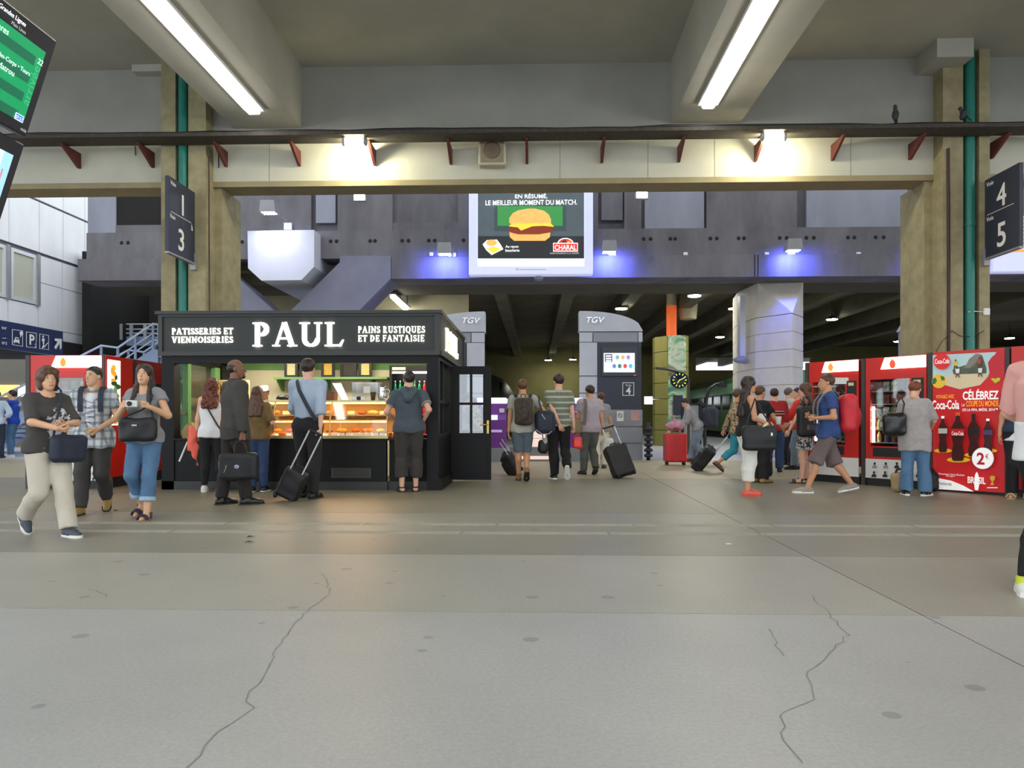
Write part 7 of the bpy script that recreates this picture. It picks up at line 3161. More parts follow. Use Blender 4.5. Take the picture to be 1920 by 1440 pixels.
m_jean = cloth('jeans', (82, 116, 150), .22, 4)
m_jeand = cloth('jeans_dark', (44, 66, 104), .2, 4)
m_jeanl = cloth('jeans_light', (120, 136, 152), .2, 4)
m_blk = cloth('black', (24, 24, 26), .15, 6)
m_shoeb = M('shoe_black', (26, 24, 24), .35)
m_shoew = M('shoe_white', (220, 218, 212), .5, var=.05)
m_sole = M('sole_white', (230, 228, 222), .6)
m_soled = M('sole_dark', (40, 36, 34), .7)
m_navyb = M('bag_navy', (30, 36, 56), .6, var=.12, scale=8, bump=.2)
m_blkb = M('bag_black', (26, 26, 28), .55, var=.12, scale=8, bump=.2)
m_alum = M('aluminium', (226, 228, 232), .25, .6)

# ------------------------------------------------------------------ soft luggage builders
def soft_bag(name, lab, cat, loc, half, mat, rotz=0, r=.06, vox=.012, squash=None, parts=(), tilt=0, fold=.004, group=None):
    """Rounded soft bag: origin = its centre."""
    e = thing(name, lab, cat, loc, rotz, group)
    S = Soft(vox, .02)
    R = np.array(Matrix.Rotation(-tilt, 3, 'X'))
    S.box((0, 0, 0), half, min(r, min(half) * .95), R)
    if squash:
        S.ell((0, 0, -half[2] * .35), (half[0] * squash, half[1] * squash * 1.05, half[2] * .7), R)
    S.folds(fold, 26, int(abs(loc[0]) * 100) % 97)
    soft_obj('bag_body', S, mat, e)
    for nm, m, fn in parts:
        mb = MB()
        fn(mb)
        mb.build(nm, m, e)
    return e


def roller_case(name, lab, foot, handle, w, l, d, mat, axis_yaw, handle_len=None, handle_mat=None, wheels=True, soft=True, shift=0.0):
    """Tilted trolley: foot = wheel line centre on the floor, handle = grip point in the air; the case leans along that line."""
    foot, handle = Vector(foot), Vector(handle)
    ax = (handle - foot)
    Lh = ax.length
    ax.normalize()
    side = Vector((cos(axis_yaw), sin(axis_yaw), 0))
    side = (side - ax * side.dot(ax)).normalized()
    nr = side.cross(ax)
    e = thing(name, lab, 'suitcase', foot)
    T_ = Matrix(((side.x, nr.x, ax.x, 0), (side.y, nr.y, ax.y, 0), (side.z, nr.z, ax.z, 0), (0, 0, 0, 1)))
    S = Soft(.014, .015)
    S.box((0, 0, .05 + l / 2), (w / 2, d / 2, l / 2), .045)
    S.box((0, -d * .5, .05 + l * .42), (w * .4, d * .16, l * .32), .03)
    S.folds(.003 if soft else .001, 30, 5)
    V, Q = S.mesh()
    V = (np.array(T_.to_3x3()) @ V.T).T
    link('case_body', join_mesh('case_body', [(V, Q, mat)]), e)
    for s in (-1, 1):
        mb = MB()
        mb.tube([T_ @ Vector((s * w * .28, d * .42, .06 + l * .8)), T_ @ Vector((s * w * .28, d * .42, Lh))], .011, 8)
        mb.build('handle_tube', handle_mat or m_alum, e)
        mb = MB()
        c = T_ @ Vector((s * w * .38, d * .42, .045))
        mb.lathe([(0, -.016), (.036, -.016), (.04, 0), (.036, .016), (0, .016)], (0, 0, 0), 14, axis='x')
        q = Matrix.Rotation(atan2(side.y, side.x), 3, 'Z')
        mb.v = [tuple(c + q @ Vector(v)) for v in mb.v]
        mb.build('wheel', m_blkb, e)
    mb = MB()
    mb.tube([T_ @ Vector((-w * .30, d * .42, Lh)), T_ @ Vector((w * .30, d * .42, Lh))], .016, 8)
    mb.build('grip', m_blkb, e)
    mb = MB()
    mb.tube([T_ @ Vector((-.07, 0, .05 + l)), T_ @ Vector((-.05, 0, .09 + l)), T_ @ Vector((.05, 0, .09 + l)), T_ @ Vector((.07, 0, .05 + l))], .012, 6)
    mb.build('carry_handle', m_blkb, e)
    return e


def torso_strap(info, name, mat, over, hip, width=.045, lift=.02, parent=None):
    """Cross-body strap over one shoulder (-1 left, +1 right) down to the opposite hip, front and back."""
    h, at_, b = info['h'], info['at'], info['b']
    out = []
    rr = (.096 * h * b + lift, .070 * h * b + lift)
    for face in (1, -1):
        pts, nr = [], []
        for t in np.linspace(0, 1, 9):
            xx = over * .07 * (1 - t) + hip * .088 * t
            zz = .325 * (1 - t) + .03 * t
            yy = face * rr[1] / h * sqrt(max(.05, 1 - (xx * h / (rr[0] * 1.12)) ** 2)) * (.35 + .65 * min(1, t * 4 + .15))
            pts.append(at_(zz, yy, xx))
            nr.append(info['ff'] * face + info['rx'] * xx * 4)
        out.append(ribbon(name, pts, width, [tuple(q) for q in nr], mat, parent or info['e']))
    return out


def backpack(info, lab, mat, w, hh, d, strap_mat=None, zc=.19, accent=None, name='backpack', lift=.045):
    h, at_ = info['h'], info['at']
    c = at_(zc, -(.066 * info['b'] + d / h / 2 + .022))
    info['pack_c'] = c
    e = thing(name, lab, 'backpack', to_world(info, c), info['e'].rotation_euler.z)
    S = Soft(.013, .03)
    ff, sp = info['ff'], info['sp']
    R = np.stack([info['rx'], ff, sp])
    S.box((0, 0, -.02), (w / 2, d / 2, hh / 2 * .92), min(d, w) * .42, R)
    S.ell(-ff * d * .3 - sp * hh * .12, (w * .40, d * .42, hh * .30), R)
    S.folds(.004, 24, 3)
    soft_obj('pack_body', S, mat, e)
    if accent is not None:
        S = Soft(.013, .02)
        S.ell(-ff * d * .42 - sp * hh * .02, (w * .36, d * .26, hh * .40), R)
        soft_obj('front_pocket', S, accent, e)
    mb = MB()
    mb.tube([tuple(sp * hh * .43 + info['rx'] * x_ + ff * d * .35 + sp * z_) for x_, z_ in ((-.04, 0), (-.03, .05), (.03, .05), (.04, 0))], .009, 6)
    mb.build('grab_loop', m_blkb, e)
    for s_ in (-1, 1):
        pts, nr = [], []
        for t in np.linspace(0, 1, 10):
            a = pi * t
            zz = .30 + .038 * sin(a) if t < .5 else .338 - .27 * (t - .5) * 2
            yy = -.06 + .06 * t * 2 if t < .5 else .0 + .076 * min(1, (t - .5) * 5)
            if t >= .5:
                yy *= 1 - .25 * ((t - .5) * 2) ** 2
            xx = s_ * (.066 + .012 * sin(a))
            pts.append(at_(zz, yy + (lift / h if t > .45 else -.01), xx) - c)
            nr.append(tuple(info['sp'] * sin(a) + info['ff'] * (t - .35) * 2))
        ribbon('shoulder_strap', pts, .055, nr, strap_mat or m_blkb, e, .012)
    return e
# ================================================================== THE TRAVELLERS
NEAR = .0125
STAND = ((-.055, 0, 0, 6), (.055, .01, 0, -6))

# --- woman with a bob, dark print T-shirt, light trousers
x, y, H = feet_at(88, 1004, 693)
H = 1.52
m_w1 = cloth('charcoal_tee', (66, 62, 60), .1)


def blossom_print(m):
    """White blossom transfer printed on the chest: noise blots inside an oval field of the shirt's own coordinates."""
    nt = m.node_tree
    b = nt.nodes['Principled BSDF']
    src = b.inputs['Base Color'].links[0].from_socket
    tc = nt.nodes.new('ShaderNodeTexCoord')
    mp = nt.nodes.new('ShaderNodeMapping')
    mp.inputs['Location'].default_value = (.3, -.85, -4.1)
    mp.inputs['Scale'].default_value = (9, 5.5, 4.2)
    nt.links.new(tc.outputs['Object'], mp.inputs[0])
    g = nt.nodes.new('ShaderNodeTexGradient')
    g.gradient_type = 'SPHERICAL'
    nt.links.new(mp.outputs[0], g.inputs[0])
    n = nt.nodes.new('ShaderNodeTexNoise')
    n.inputs['Scale'].default_value = 24
    n.inputs['Detail'].default_value = 5
    nt.links.new(tc.outputs['Object'], n.inputs['Vector'])
    ad = nt.nodes.new('ShaderNodeMath')
    ad.operation = 'MULTIPLY_ADD'
    ad.inputs[1].default_value = .35
    nt.links.new(g.outputs['Fac'], ad.inputs[0])
    nt.links.new(n.outputs['Fac'], ad.inputs[2])
    r = nt.nodes.new('ShaderNodeMapRange')
    r.inputs['From Min'].default_value = .64
    r.inputs['From Max'].default_value = .68
    nt.links.new(ad.outputs[0], r.inputs['Value'])
    gt = nt.nodes.new('ShaderNodeMath')
    gt.operation = 'GREATER_THAN'
    gt.inputs[1].default_value = .02
    nt.links.new(g.outputs['Fac'], gt.inputs[0])
    ml = nt.nodes.new('ShaderNodeMath')
    ml.operation = 'MULTIPLY'
    nt.links.new(r.outputs['Result'], ml.inputs[0])
    nt.links.new(gt.outputs[0], ml.inputs[1])
    mx = nt.nodes.new('ShaderNodeMix')
    mx.data_type = 'RGBA'
    mx.inputs['B'].default_value = rgb((206, 206, 212))
    nt.links.new(ml.outputs[0], mx.inputs['Factor'])
    nt.links.new(src, mx.inputs['A'])
    nt.links.new(mx.outputs['Result'], b.inputs['Base Color'])


blossom_print(m_w1)
i1 = person('woman with a brown bob in a charcoal printed T-shirt and pale trousers walking', x, y, H, -122, 'asian', 'f', 1.0,
            feet=((-.05, .15, 0, 4), (.05, -.16, 42, -4)), hands=((.00, .20, .655), (.045, .225, .635)), elbow=((-1, -.3, -.5), (1, -.3, -.6)),
            head=(-8, 2), curl=(40, 55), palm=((.5, 0, .5), (-.5, 0, .5)),
            top=('elbow', m_w1, .017, -.02), bottom=('trousers', cloth('stone', (196, 188, 172), .06), .018), shoes=('sneaker', M('shoe_grey', (66, 70, 82), .6, var=.1), m_sole),
            hair=('bob', 'brown'), vox=NEAR)
hip = to_world(i1, i1['at'](.02, .118, -.065))
bagr = i1['e'].rotation_euler.z
soft_bag('shoulder_bag', 'navy nylon bag across the hip of the woman in the charcoal T-shirt', 'bag', hip + Vector((0, 0, -.03)), (.165, .055, .125), m_navyb, bagr + .15, .055, .010, None,
         (('zip', M('zip_grey', (90, 92, 100), .4, .4), lambda m: m.box(-.12, .12, -.062, -.056, .055, .06) or m.box(-.12, .12, .056, .062, .055, .06)),
          ('strap', m_navyb, lambda m: m.tube([(.14, 0, .1), (.10, -.02, .25), (.04, -.035, .42), (.02, -.075, .52), (.02, -.15, .575)], .010, 6))), fold=.002)

# --- man in a plaid shirt
x, y, H = feet_at(176, 961, 688)
m_plaid = plaid_mat('plaid', (206, 208, 206), (84, 98, 116))


def ex_plaid(I):
    # white undershirt showing between the open fronts
    h = I['h']
    S = Soft(.011, .02)
    R = np.stack([I['rx'], I['ff'], I['sp']])
    S.ell(I['at'](.17, .044), (.046 * h, .046 * h, .15 * h), R)
    S.ell(I['at'](.26, .02), (.055 * h, .055 * h, .05 * h), R)
    S.plane(I['at'](.305), I['sp'])
    S.ell(I['nb'] + I['ff'] * .03 * h, (.045 * h, .05 * h, .03 * h), R, sub=True)
    S.plane(I['at'](.02), -I['sp'])
    V, Q = S.mesh()
    o = link('undershirt', join_mesh('undershirt', [(V, Q, M('cloth_print_white', (222, 222, 224), .85, var=.02, scale=12))]), I['e'])
    mb = MB()
    for k in range(9):
        u = .09 + .15 * (k % 5) / 4
        mb.tube([tuple(I['at'](u + .01 * sin(t * 3 + k), .096 + .004 * (.2 < u), -.03 + .06 * t)) for t in np.linspace(0, 1, 7)], .003, 5)
    mb.build('print', M('print_blue_ink', (74, 84, 120), .8), o)
    for s_ in (-1, 1):
        pts = [tuple(I['at'](z_, yy, s_ * .062)) for z_, yy in ((.325, -.02), (.335, .02), (.315, .066), (.27, .082), (.22, .086), (.17, .082))]
        ribbon('rucksack_strap', pts, .05, [(0, -.3, 1), (0, .3, 1), (0, 1, .6), (0, 1, .2), (0, 1, 0), (0, 1, -.2)], m_navyb, I['e'], .014)


person('man in an open plaid shirt and dark trousers walking beside the charcoal T-shirt woman', x, y, H, -163, 'asian', 'm', 1.0,
       feet=((-.06, -.10, 30, 8), (.055, .12, 0, -10)), hands=((-.055, .12, .575), (.20, -.02, .50)), elbow=((-1, -.35, -.3), (.4, -1, 0)), head=(-28, 2), curl=(45, 30), palm=((.7, -.5, 0), None),
       top=('short', m_plaid, .026, -.075, .02, True), bottom=('trousers', cloth('charcoal_trousers', (58, 56, 54), .1), .014), shoes=('shoe', M('shoe_tan', (150, 122, 66), .6, var=.15), m_soled),
       hair=('buzz', 'black'), vox=NEAR, extra=ex_plaid)

# --- young woman with a camera
x, y, H = feet_at(272, 971, 685)


def ex_cuffs(mat, f=.66):
    def fn(I):
        for i in (0, 1):
            p = I['knees'][i] + (I['ank'][i] - I['knees'][i]) * f
            d = unit(I['ank'][i] - I['knees'][i])
            S = Soft(.010, .005)
            S.cone(p - d * .035, p + d * .012, .036 * I['h'] + .020, .036 * I['h'] + .022)
            S.ell(p + d * .03, (.05, .05, .03), sub=True)
            V, Q = S.mesh()
            link('trouser_cuff', join_mesh('trouser_cuff', [(V, Q, mat)]), I['e'])
    return fn


i3 = person('young woman with long brown hair in a grey T-shirt holding a camera', x, y, H, -176, 'asian', 'f', .96,
            feet=((-.055, .10, 0, 4), (.05, -.06, 22, -4)), hands=((-.105, .175, .725), (.045, .19, .725)), elbow=((-.7, -.3, -1), (.7, -.3, -1)), head=(4, 6), curl=(55, 55), palm=((1, 0, 0), (-1, 0, 0)),
            top=('cap', cloth('grey_tee', (136, 136, 138), .06), .016, -.03, .018), bottom=('capri', m_jean, .010), shoes=('heel', M('shoe_navy', (40, 34, 60), .5), M('sole_cork', (150, 116, 90), .7)),
            hair=('long', 'dark', .18, 1), vox=NEAR, extra=ex_cuffs(cloth('jean_cuff', (156, 182, 204), .1)))
cpos = to_world(i3, (V3(*i3['wri'][0]) + V3(*i3['wri'][1])) / 2 + V3(0, .115, .03))
e = thing('camera', 'small white compact camera held by the young woman in grey', 'camera', cpos, i3['e'].rotation_euler.z)
mb = MB()
mb.bevel_box(-.055, .055, -.015, .015, -.034, .034, .006)
mb.build('case', m_white, e)
mb = MB()
mb.lathe([(0, .014), (.022, .014), (.024, .035), (0, .035)], (0.01, 0, 0), 16, axis='y')
mb.build('lens', m_black, e)
mb = MB()
mb.box(-.045, -.02, -.01, .01, .034, .042)
mb.build('top_plate', m_black, e)
bp = to_world(i3, i3['at'](.055, .125, -.01))
soft_bag('handbag', 'slouchy charcoal shoulder bag in front of the young woman with the camera', 'bag', bp, (.19, .055, .125), m_blkb, i3['e'].rotation_euler.z, .055, .010, .9,
         (('buckle', m_alum, lambda m: m.box(-.02, .03, .062, .07, .035, .05)),
          ('strap', m_blkb, lambda m: (m.tube([(-.17, 0, .08), (-.13, .0, .2), (-.10, -.03, .38), (-.09, -.1, .52)], .011, 6), m.tube([(.17, 0, .08), (.10, .02, .14), (-.05, .02, .2), (-.12, .0, .26)], .009, 6)))), fold=.006)

# --- two men by the stairs
x, y, H = feet_at(24, 857, 731)
person('man in a bright blue jumper and jeans standing by the stairs', x, y, 1.80, 104, 'fair', 'm', 1.0, feet=((-.06, 0, 0, 6), (.06, .06, 0, -6)), hands=((-.10, .20, .56), (.10, .22, .56)), elbow=((-.5, -1, -.5), (.5, -1, -.5)),
       top=('long', cloth('royal_blue', (30, 70, 176), .1), .02, -.03), bottom=('trousers', m_jean, .014), shoes=('sneaker', m_shoew, m_sole), hair=('short', 'dark'))
x, y, H = feet_at(-6, 859, 733)
person('man in a pale blue shirt with a hand on his hip beside the blue jumper', x, y, 1.76, 20, 'fair', 'm', 1.0, hands=((-.17, .1, .5), (.09, -.03, .56)), elbow=((-.4, -1, 0), (1.2, -.3, 0)),
       top=('rolled', cloth('pale_blue', (182, 196, 216), .05), .02, -.02), bottom=('trousers', cloth('navy_trousers', (40, 48, 66), .1), .014), shoes=('shoe', m_shoeb, m_soled), hair=('short', 'brown'))
g = ground(9, 858)
soft_bag('travel_bag', 'beige travel bag on the floor by the man in the blue jumper', 'bag', (g.x - .1, g.y - .85, .19), (.24, .14, .19), M('bag_beige', (150, 132, 106), .7, var=.15, scale=8), .3, .09, .014, None,
         (('side_pocket', M('bag_dark_panel', (64, 58, 54), .7), lambda m: m.bevel_box(-.12, .1, -.155, -.12, -.14, .08, .02)),))

# --- queue at the kiosk
x, y, H = feet_at(397, 922, 714)
i6 = person('woman with long curly auburn hair in a white sleeveless top at the kiosk', x, y, H, 8, 'fair', 'f', .98, feet=((-.065, 0, 0, 8), (.065, .02, 0, -8)), hands=((-.16, .05, .46), (.12, .2, .60)), elbow=((-.5, -1, 0), (.5, -1, -.4)), curl=(60, 40),
            top=('tank', cloth('white_top', (226, 226, 228), .03), .018, -.045), bottom=('leggings', m_blk, .004), shoes=('sneaker', m_shoew, m_sole), hair=('curly', 'auburn', .17))
torso_strap(i6, 'bag_strap', M('strap_brown', (60, 42, 34), .6), -1, 1, .022, .025)
w_ = to_world(i6, i6['wri'][0])
S = Soft(.012, .03)
S.cap((0, 0, .16), (.03, .0, -.10), .05, .065, flat=((0, 1, 0), .6))
S.cap((.02, 0, -.05), (.07, .02, -.36), .05, .022, flat=((0, 1, 0), .6))
S.cap((-.02, 0, .0), (-.05, .02, -.14), .045, .03, flat=((0, 1, 0), .6))
S.folds(.008, 34, 3)
o = soft_obj('coral_cardigan', S, cloth('coral', (246, 112, 92), .08), None, w_ + Vector((-.035, -.05, -.07)), .2)
tag(o, 'coral cardigan draped from the hand of the curly haired woman', 'cardigan')
mb = MB()
mb.tube([(0, 0, 0), (-.11, -.02, -.28)], [.012, .014], 8)
o = mb.build('white_stick', m_white, None, w_ + Vector((-.10, -.05, -.10)))
tag(o, 'thin white rolled paper hanging beside the coral cardigan', 'paper roll')

x, y, H = feet_at(440, 946, 677)
m_jkt = cloth('grey_jacket', (64, 62, 58), .12, 5)
i7 = person('bald bearded man in a dark grey jacket carrying a black briefcase', x, y, H, -48, 'brown', 'm', 1.06, feet=((-.06, -.07, 0, 8), (.06, .06, 0, -10)), hands=((-.17, .03, .43), (.165, -.005, .435)), head=(-28, 4), curl=(30, 85),
            top=('jacket', m_jkt, .034, -.075), bottom=('trousers', cloth('brown_black', (40, 34, 31), .12), .016), shoes=('shoe', m_shoeb, m_soled), hair=('receding', 'black'),
            extra=lambda I: link('beard', join_mesh('beard', [Soft(.009, .015).ell(I['hd'](0, .070, -.090), np.array((.030, .026, .026)) * I['sc'], I['R3']).ell(I['hd'](0, .094, -.052), np.array((.024, .008, .006)) * I['sc'], I['R3']).mesh() + (HA['black'],)]), I['e']))
w_ = to_world(i7, i7['wri'][1])
soft_bag('briefcase', 'soft black briefcase with a round emblem held by the man in the grey jacket', 'bag', (w_.x - .03, w_.y - .03, w_.z - .40), (.225, .075, .16), m_blkb, .08, .05, .011, None,
         (('handle', m_blkb, lambda m: m.tube([(-.05, 0, .15), (-.045, 0, .26), (.0, 0, .30), (.06, 0, .28), (.10, 0, .15)], .011, 6)),
          ('emblem', M('emblem_silver', (150, 150, 176), .4, .3), lambda m: m.ellipsoid((.0, -.082, .0), (.03, .005, .026), 14)),
          ('zip', M('zip_silver', (180, 180, 184), .3, .6), lambda m: m.tube([(-.12, -.079, .02), (-.13, -.081, -.03), (-.15, -.079, -.07)], .004, 5)),
          ('side_clip', m_alum, lambda m: m.box(-.232, -.222, -.02, .02, -.02, .06))), fold=.003)

x, y, H = feet_at(482, 922, 728)
i8 = person('woman with long brown hair in an olive cardigan and jeans hidden behind the bald man', x, y, H, 4, 'fair', 'f', .98, hands=((-.13, .11, .60), (.125, .10, .60)), elbow=((-.4, -1, -.4), (.6, -1, -.4)), feet=((-.05, 0, 0, 6), (.055, .04, 0, -6)),
            top=('elbow', cloth('olive_cardigan', (112, 90, 52), .2, 12), .024, -.03), bottom=('trousers', m_jeand, .008), shoes=('shoe', m_shoeb, m_sole), hair=('long', 'brown', .22))

# kiosk assistant behind the case
xs = at(489, 0, 12.75).x


def ex_cap(I):
    S = Soft(.010, .012)
    S.ell(I['hd'](0, -.01, .075), np.array((.086, .104, .072)) * I['sc'], I['R3'])
    S.ell(I['hd'](0, .0, .115), np.array((.088, .104, .036)) * I['sc'], I['R3'])
    S.plane(I['hd'](0, 0, .040), -I['R3'][2] + I['R3'][1] * .15)
    V, Q = S.mesh()
    o = link('cap', join_mesh('cap', [(V, Q, cloth('cap_white', (236, 236, 244), .03))]), I['e'])
    mb = MB()
    S2 = Soft(.010, .006)
    S2.ell(I['hd'](0, .0, .058), np.array((.0885, .1075, .014)) * I['sc'], I['R3'])
    V, Q = S2.mesh()
    link('cap_band', join_mesh('cap_band', [(V, Q, cloth('cap_band', (200, 200, 226), .03))]), o)


i9 = person('kiosk assistant in a white cap and pale apron behind the pastry case', xs, 12.95, EYE + (785 - 724) / F * 12.95 - .06, 172, 'brown', 'f', 1.0, hands=((-.1, .13, .83), (.1, .13, .83)), elbow=((-.5, -1, -.5), (.5, -1, -.5)), head=(6, -12),
       top=('short', cloth('apron_white', (214, 208, 196), .05), .02, -.05), bottom=('trousers', m_blk, .012), shoes=('shoe', m_shoeb, m_soled), hair=('cap', 'black'), extra=ex_cap)
i9['e'].location.z = .024

x, y, H = feet_at(577, 934, 677)
i10 = person('man in a pale blue shirt with a dark cross strap pulling a trolley', x, y, H, -6, 'fair', 'm', .98, feet=((-.05, .03, 0, 6), (.055, -.04, 0, -10)), hands=((-.14, .16, .55), (.15, -.13, .465)), elbow=((-.6, -1, -.4), (.5, -1, 0)), curl=(30, 85),
             top=('rolled', cloth('light_blue_shirt', (164, 178, 198), .05), .026, .05, 0, True), bottom=('trousers', cloth('black_trousers', (30, 29, 31), .12), .014), shoes=('shoe', m_shoeb, m_soled), hair=('short', 'dark'),
             extra=lambda I: (torso_strap(I, 'shoulder_strap', M('strap_dark', (40, 42, 50), .6), -1, 1, .05, .032)))
w_ = to_world(i10, i10['wri'][1])
roller_case('cabin_case', 'small black trolley case with silver tubes pulled by the man in pale blue', (at(532, 0, 9.45).x, 9.45, 0.0), (w_.x + .0, w_.y - .13, w_.z - .07), .30, .40, .20, m_blkb, radians(0))

x, y, H = feet_at(767, 922, 700)
m_hood = cloth('slate_hoodie', (70, 80, 88), .08)


def ex_hood(I):
    h = I['h']
    S = Soft(.012, .03)
    S.cap(I['at'](.31, -.045, -.045), I['at'](.25, -.098, 0), .030 * h, .034 * h)
    S.cap(I['at'](.31, -.045, .045), I['at'](.25, -.098, 0), .030 * h, .034 * h)
    S.cap(I['at'](.325, -.02, -.04), I['at'](.325, -.02, .04), .028 * h)
    S.folds(.003, 60, 4)
    V, Q = S.mesh()
    link('hood', join_mesh('hood', [(V, Q, m_hood)]), I['e'])
    for i in (0, 1):
        S = Soft(.011, .004)
        d = unit(I['elb'][i] - I['shl'][i])
        p = I['shl'][i] + (I['elb'][i] - I['shl'][i]) * .62
        S.cone(p - d * .012, p + d * .014, .0345 * h + .02, .0345 * h + .02)
        V, Q = S.mesh()
        link('sleeve_cuff', join_mesh('sleeve_cuff', [(V, Q, cloth('cuff_grey', (150, 146, 140), .05))]), I['e'])
    S = Soft(.012, .01)
    q = (I['hips'][0] + I['knees'][0]) / 2
    S.box(q + V3(-.075, 0, -.06), (.02, .07, .08), .015)
    V, Q = S.mesh()
    link('cargo_pocket', join_mesh('cargo_pocket', [(V, Q, cloth('dark_khaki', (56, 52, 48), .12))]), I['e'])


person('man in a slate hooded short-sleeved top and cropped trousers at the kiosk fridge', x, y, H, 6, 'fair', 'm', 1.04, feet=((-.06, -.01, 0, 16), (.055, .02, 0, -4)), hands=((-.13, .12, .61), (.12, .02, .60)), elbow=((-.9, -1, -.3), (.6, -1, -.3)),
       top=('short', m_hood, .024, -.03), bottom=('capri', cloth('dark_khaki', (56, 52, 48), .12), .026), shoes=('sandal', M('sandal_brown', (50, 36, 32), .6), m_soled), hair=('short', 'black'), extra=ex_hood)

# --- two travellers seen through the open door
for px, top_, yw, tm, hk, lab in ((867, 741, -50, cloth('grey_shirt_far', (170, 172, 178), .06), 'black', 'dark-haired traveller in a grey shirt seen through the kiosk door glass'),
                                  (893, 748, 60, print_mat('camo', (196, 186, 160), (110, 100, 80), 22), 'dark', 'traveller in a mottled beige shirt seen through the kiosk door glass')):
    x, y, H = feet_at(px, 876 if px < 880 else 870, top_)
    person(lab, x, y, H, yw, 'tan', 'm', 1.0, lean=8, hands=((-.1, .18, .55), (.1, .18, .55)), top=('long', tm, .02, -.03), bottom=('trousers', m_blk, .012), shoes=('shoe', m_shoeb, m_soled), hair=('short', hk), vox=.018)

# --- group walking to the platforms
x, y, H = feet_at(980, 902, 713)
i15 = person('youth in a grey T-shirt and denim shorts with a brown backpack', x, y, H, 4, 'tan', 'm', .98, feet=((-.034, .10, 0, 0), (.036, -.08, 34, 0)), hands=((-.15, -.02, .42), (.16, .03, .56)), elbow=((-.5, -1, 0), (1.2, -.6, -.3)),
             top=('short', cloth('pale_grey_tee', (172, 172, 168), .05), .02, -.04), bottom=('shorts', cloth('shorts_slate', (92, 106, 116), .1), .004), shoes=('boot', M('boot_tan', (126, 100, 66), .7, var=.1), m_soled), hair=('short', 'fairhair'))
backpack(i15, 'mottled brown backpack worn by the youth in denim shorts', M('pack_brown', (66, 54, 46), .7, var=.5, scale=14), .31, .50, .17, m_blkb, .175, M('pack_brown_pocket', (58, 46, 40), .7, var=.5, scale=16))
b15 = to_world(i15, i15['at'](.02, -.03, .19))
soft_bag('sports_bag', 'navy sports bag with pale piping slung at the side of the youth in shorts', 'bag', (b15.x + .05, b15.y - .12, b15.z + .06), (.17, .10, .20), m_navyb, 0, .10, .013, None,
         (('piping', M('piping_pale', (176, 178, 186), .5), lambda m: (m.tube([(-.15, -.07, -.12), (-.06, -.1, -.19), (.06, -.1, -.19), (.15, -.06, -.10)], .008, 6), m.tube([(-.06, -.098, .14), (-.02, -.108, .08), (.0, -.108, .05)], .008, 6))),
          ('strap', m_blkb, lambda m: m.tube([(-.05, 0, .19), (-.10, .03, .34), (-.10, .06, .44)], .014, 6))), fold=.005)
roller_case('wheeled_bag', 'dark wheeled bag dragged behind the youth in denim shorts', (at(970, 0, 13.6).x, 13.9, 0), (at(931, 0, 13.8).x, 13.75, .62), .30, .42, .20, m_blkb, radians(70))
x, y, H = feet_at(1047, 899, 705)
m_polo = stripes_mat('striped_polo', (112, 118, 104), (172, 176, 156), 64)
i16 = person('man in a green striped polo shirt with one hand on his lower back', x, y, H, 4, 'fair', 'm', 1.04, feet=((-.035, .04, 0, 10), (.07, -.14, 52, -8)), hands=((.0, -.105, .53), (.16, .0, .42)), elbow=((-1, -.7, 0), (.5, -1, 0)), curl=(15, 75), palm=((0, -1, 0), None), head=(25, -4),
             top=('short', m_polo, .024, -.02, 0, True), bottom=('trousers', m_blk, .014), shoes=('sneaker', m_shoeb, m_sole), hair=('short', 'dark'))
w_ = to_world(i16, i16['wri'][1])
soft_bag('carrier_bag', 'small red carrier bag in the hand of the man in the striped polo', 'bag', (w_.x + .06, w_.y - .07, w_.z - .27), (.085, .05, .10), M('plastic_red', (226, 52, 40), .35, var=.15, scale=9), .2, .05, .010, None,
         (('handle', M('plastic_red'), lambda m: m.tube([(-.04, 0, .09), (-.02, 0, .16), (.02, 0, .16), (.05, 0, .09)], .006, 6)),), fold=.008)
soft_bag('lunch_bag', 'little black and grey bag hanging beside the black trousers of the striped polo man', 'bag', (at(1018, 0, y).x, y - .26, EYE - (836 - 785) / F * y), (.085, .07, .12), m_blkb, .3, .06, .011, None,
         (('lining', M('lining_grey', (170, 172, 178), .5), lambda m: m.ellipsoid((.02, -.03, .08), (.05, .05, .07), 10)), ('strap', m_blkb, lambda m: m.tube([(0, 0, .1), (-.02, 0, .3), (.0, .02, .42)], .008, 6))), fold=.006)
x, y, H = feet_at(1106, 890, 725)
i17 = person('man in a lilac polo shirt with a beige shoulder bag', x, y, H, 14, 'tan', 'm', 1.05, feet=((-.06, .05, 0, 12), (.05, -.05, 20, -6)), hands=((-.15, .08, .50), (.165, -.02, .425)), head=(22, -3), curl=(40, 80),
             top=('short', cloth('lilac_polo', (176, 164, 176), .05), .028, -.05, 0, True), bottom=('trousers', cloth('grey_jeans', (92, 94, 90), .2, 4), .014), shoes=('shoe', m_shoeb, m_soled), hair=('short', 'dark'),
             extra=lambda I: torso_strap(I, 'bag_strap', M('strap_khaki', (112, 104, 92), .7), -1, -1, .055, .036))
b17 = to_world(i17, i17['at'](.0, .0, -.115))
soft_bag('messenger_bag', 'beige messenger bag on the hip of the man in the lilac polo', 'bag', (b17.x - .09, b17.y - .09, b17.z + .02), (.11, .06, .13), M('bag_khaki', (140, 122, 88), .7, var=.1, scale=8), .3, .04, .011, .8)
w17 = to_world(i17, i17['wri'][1])
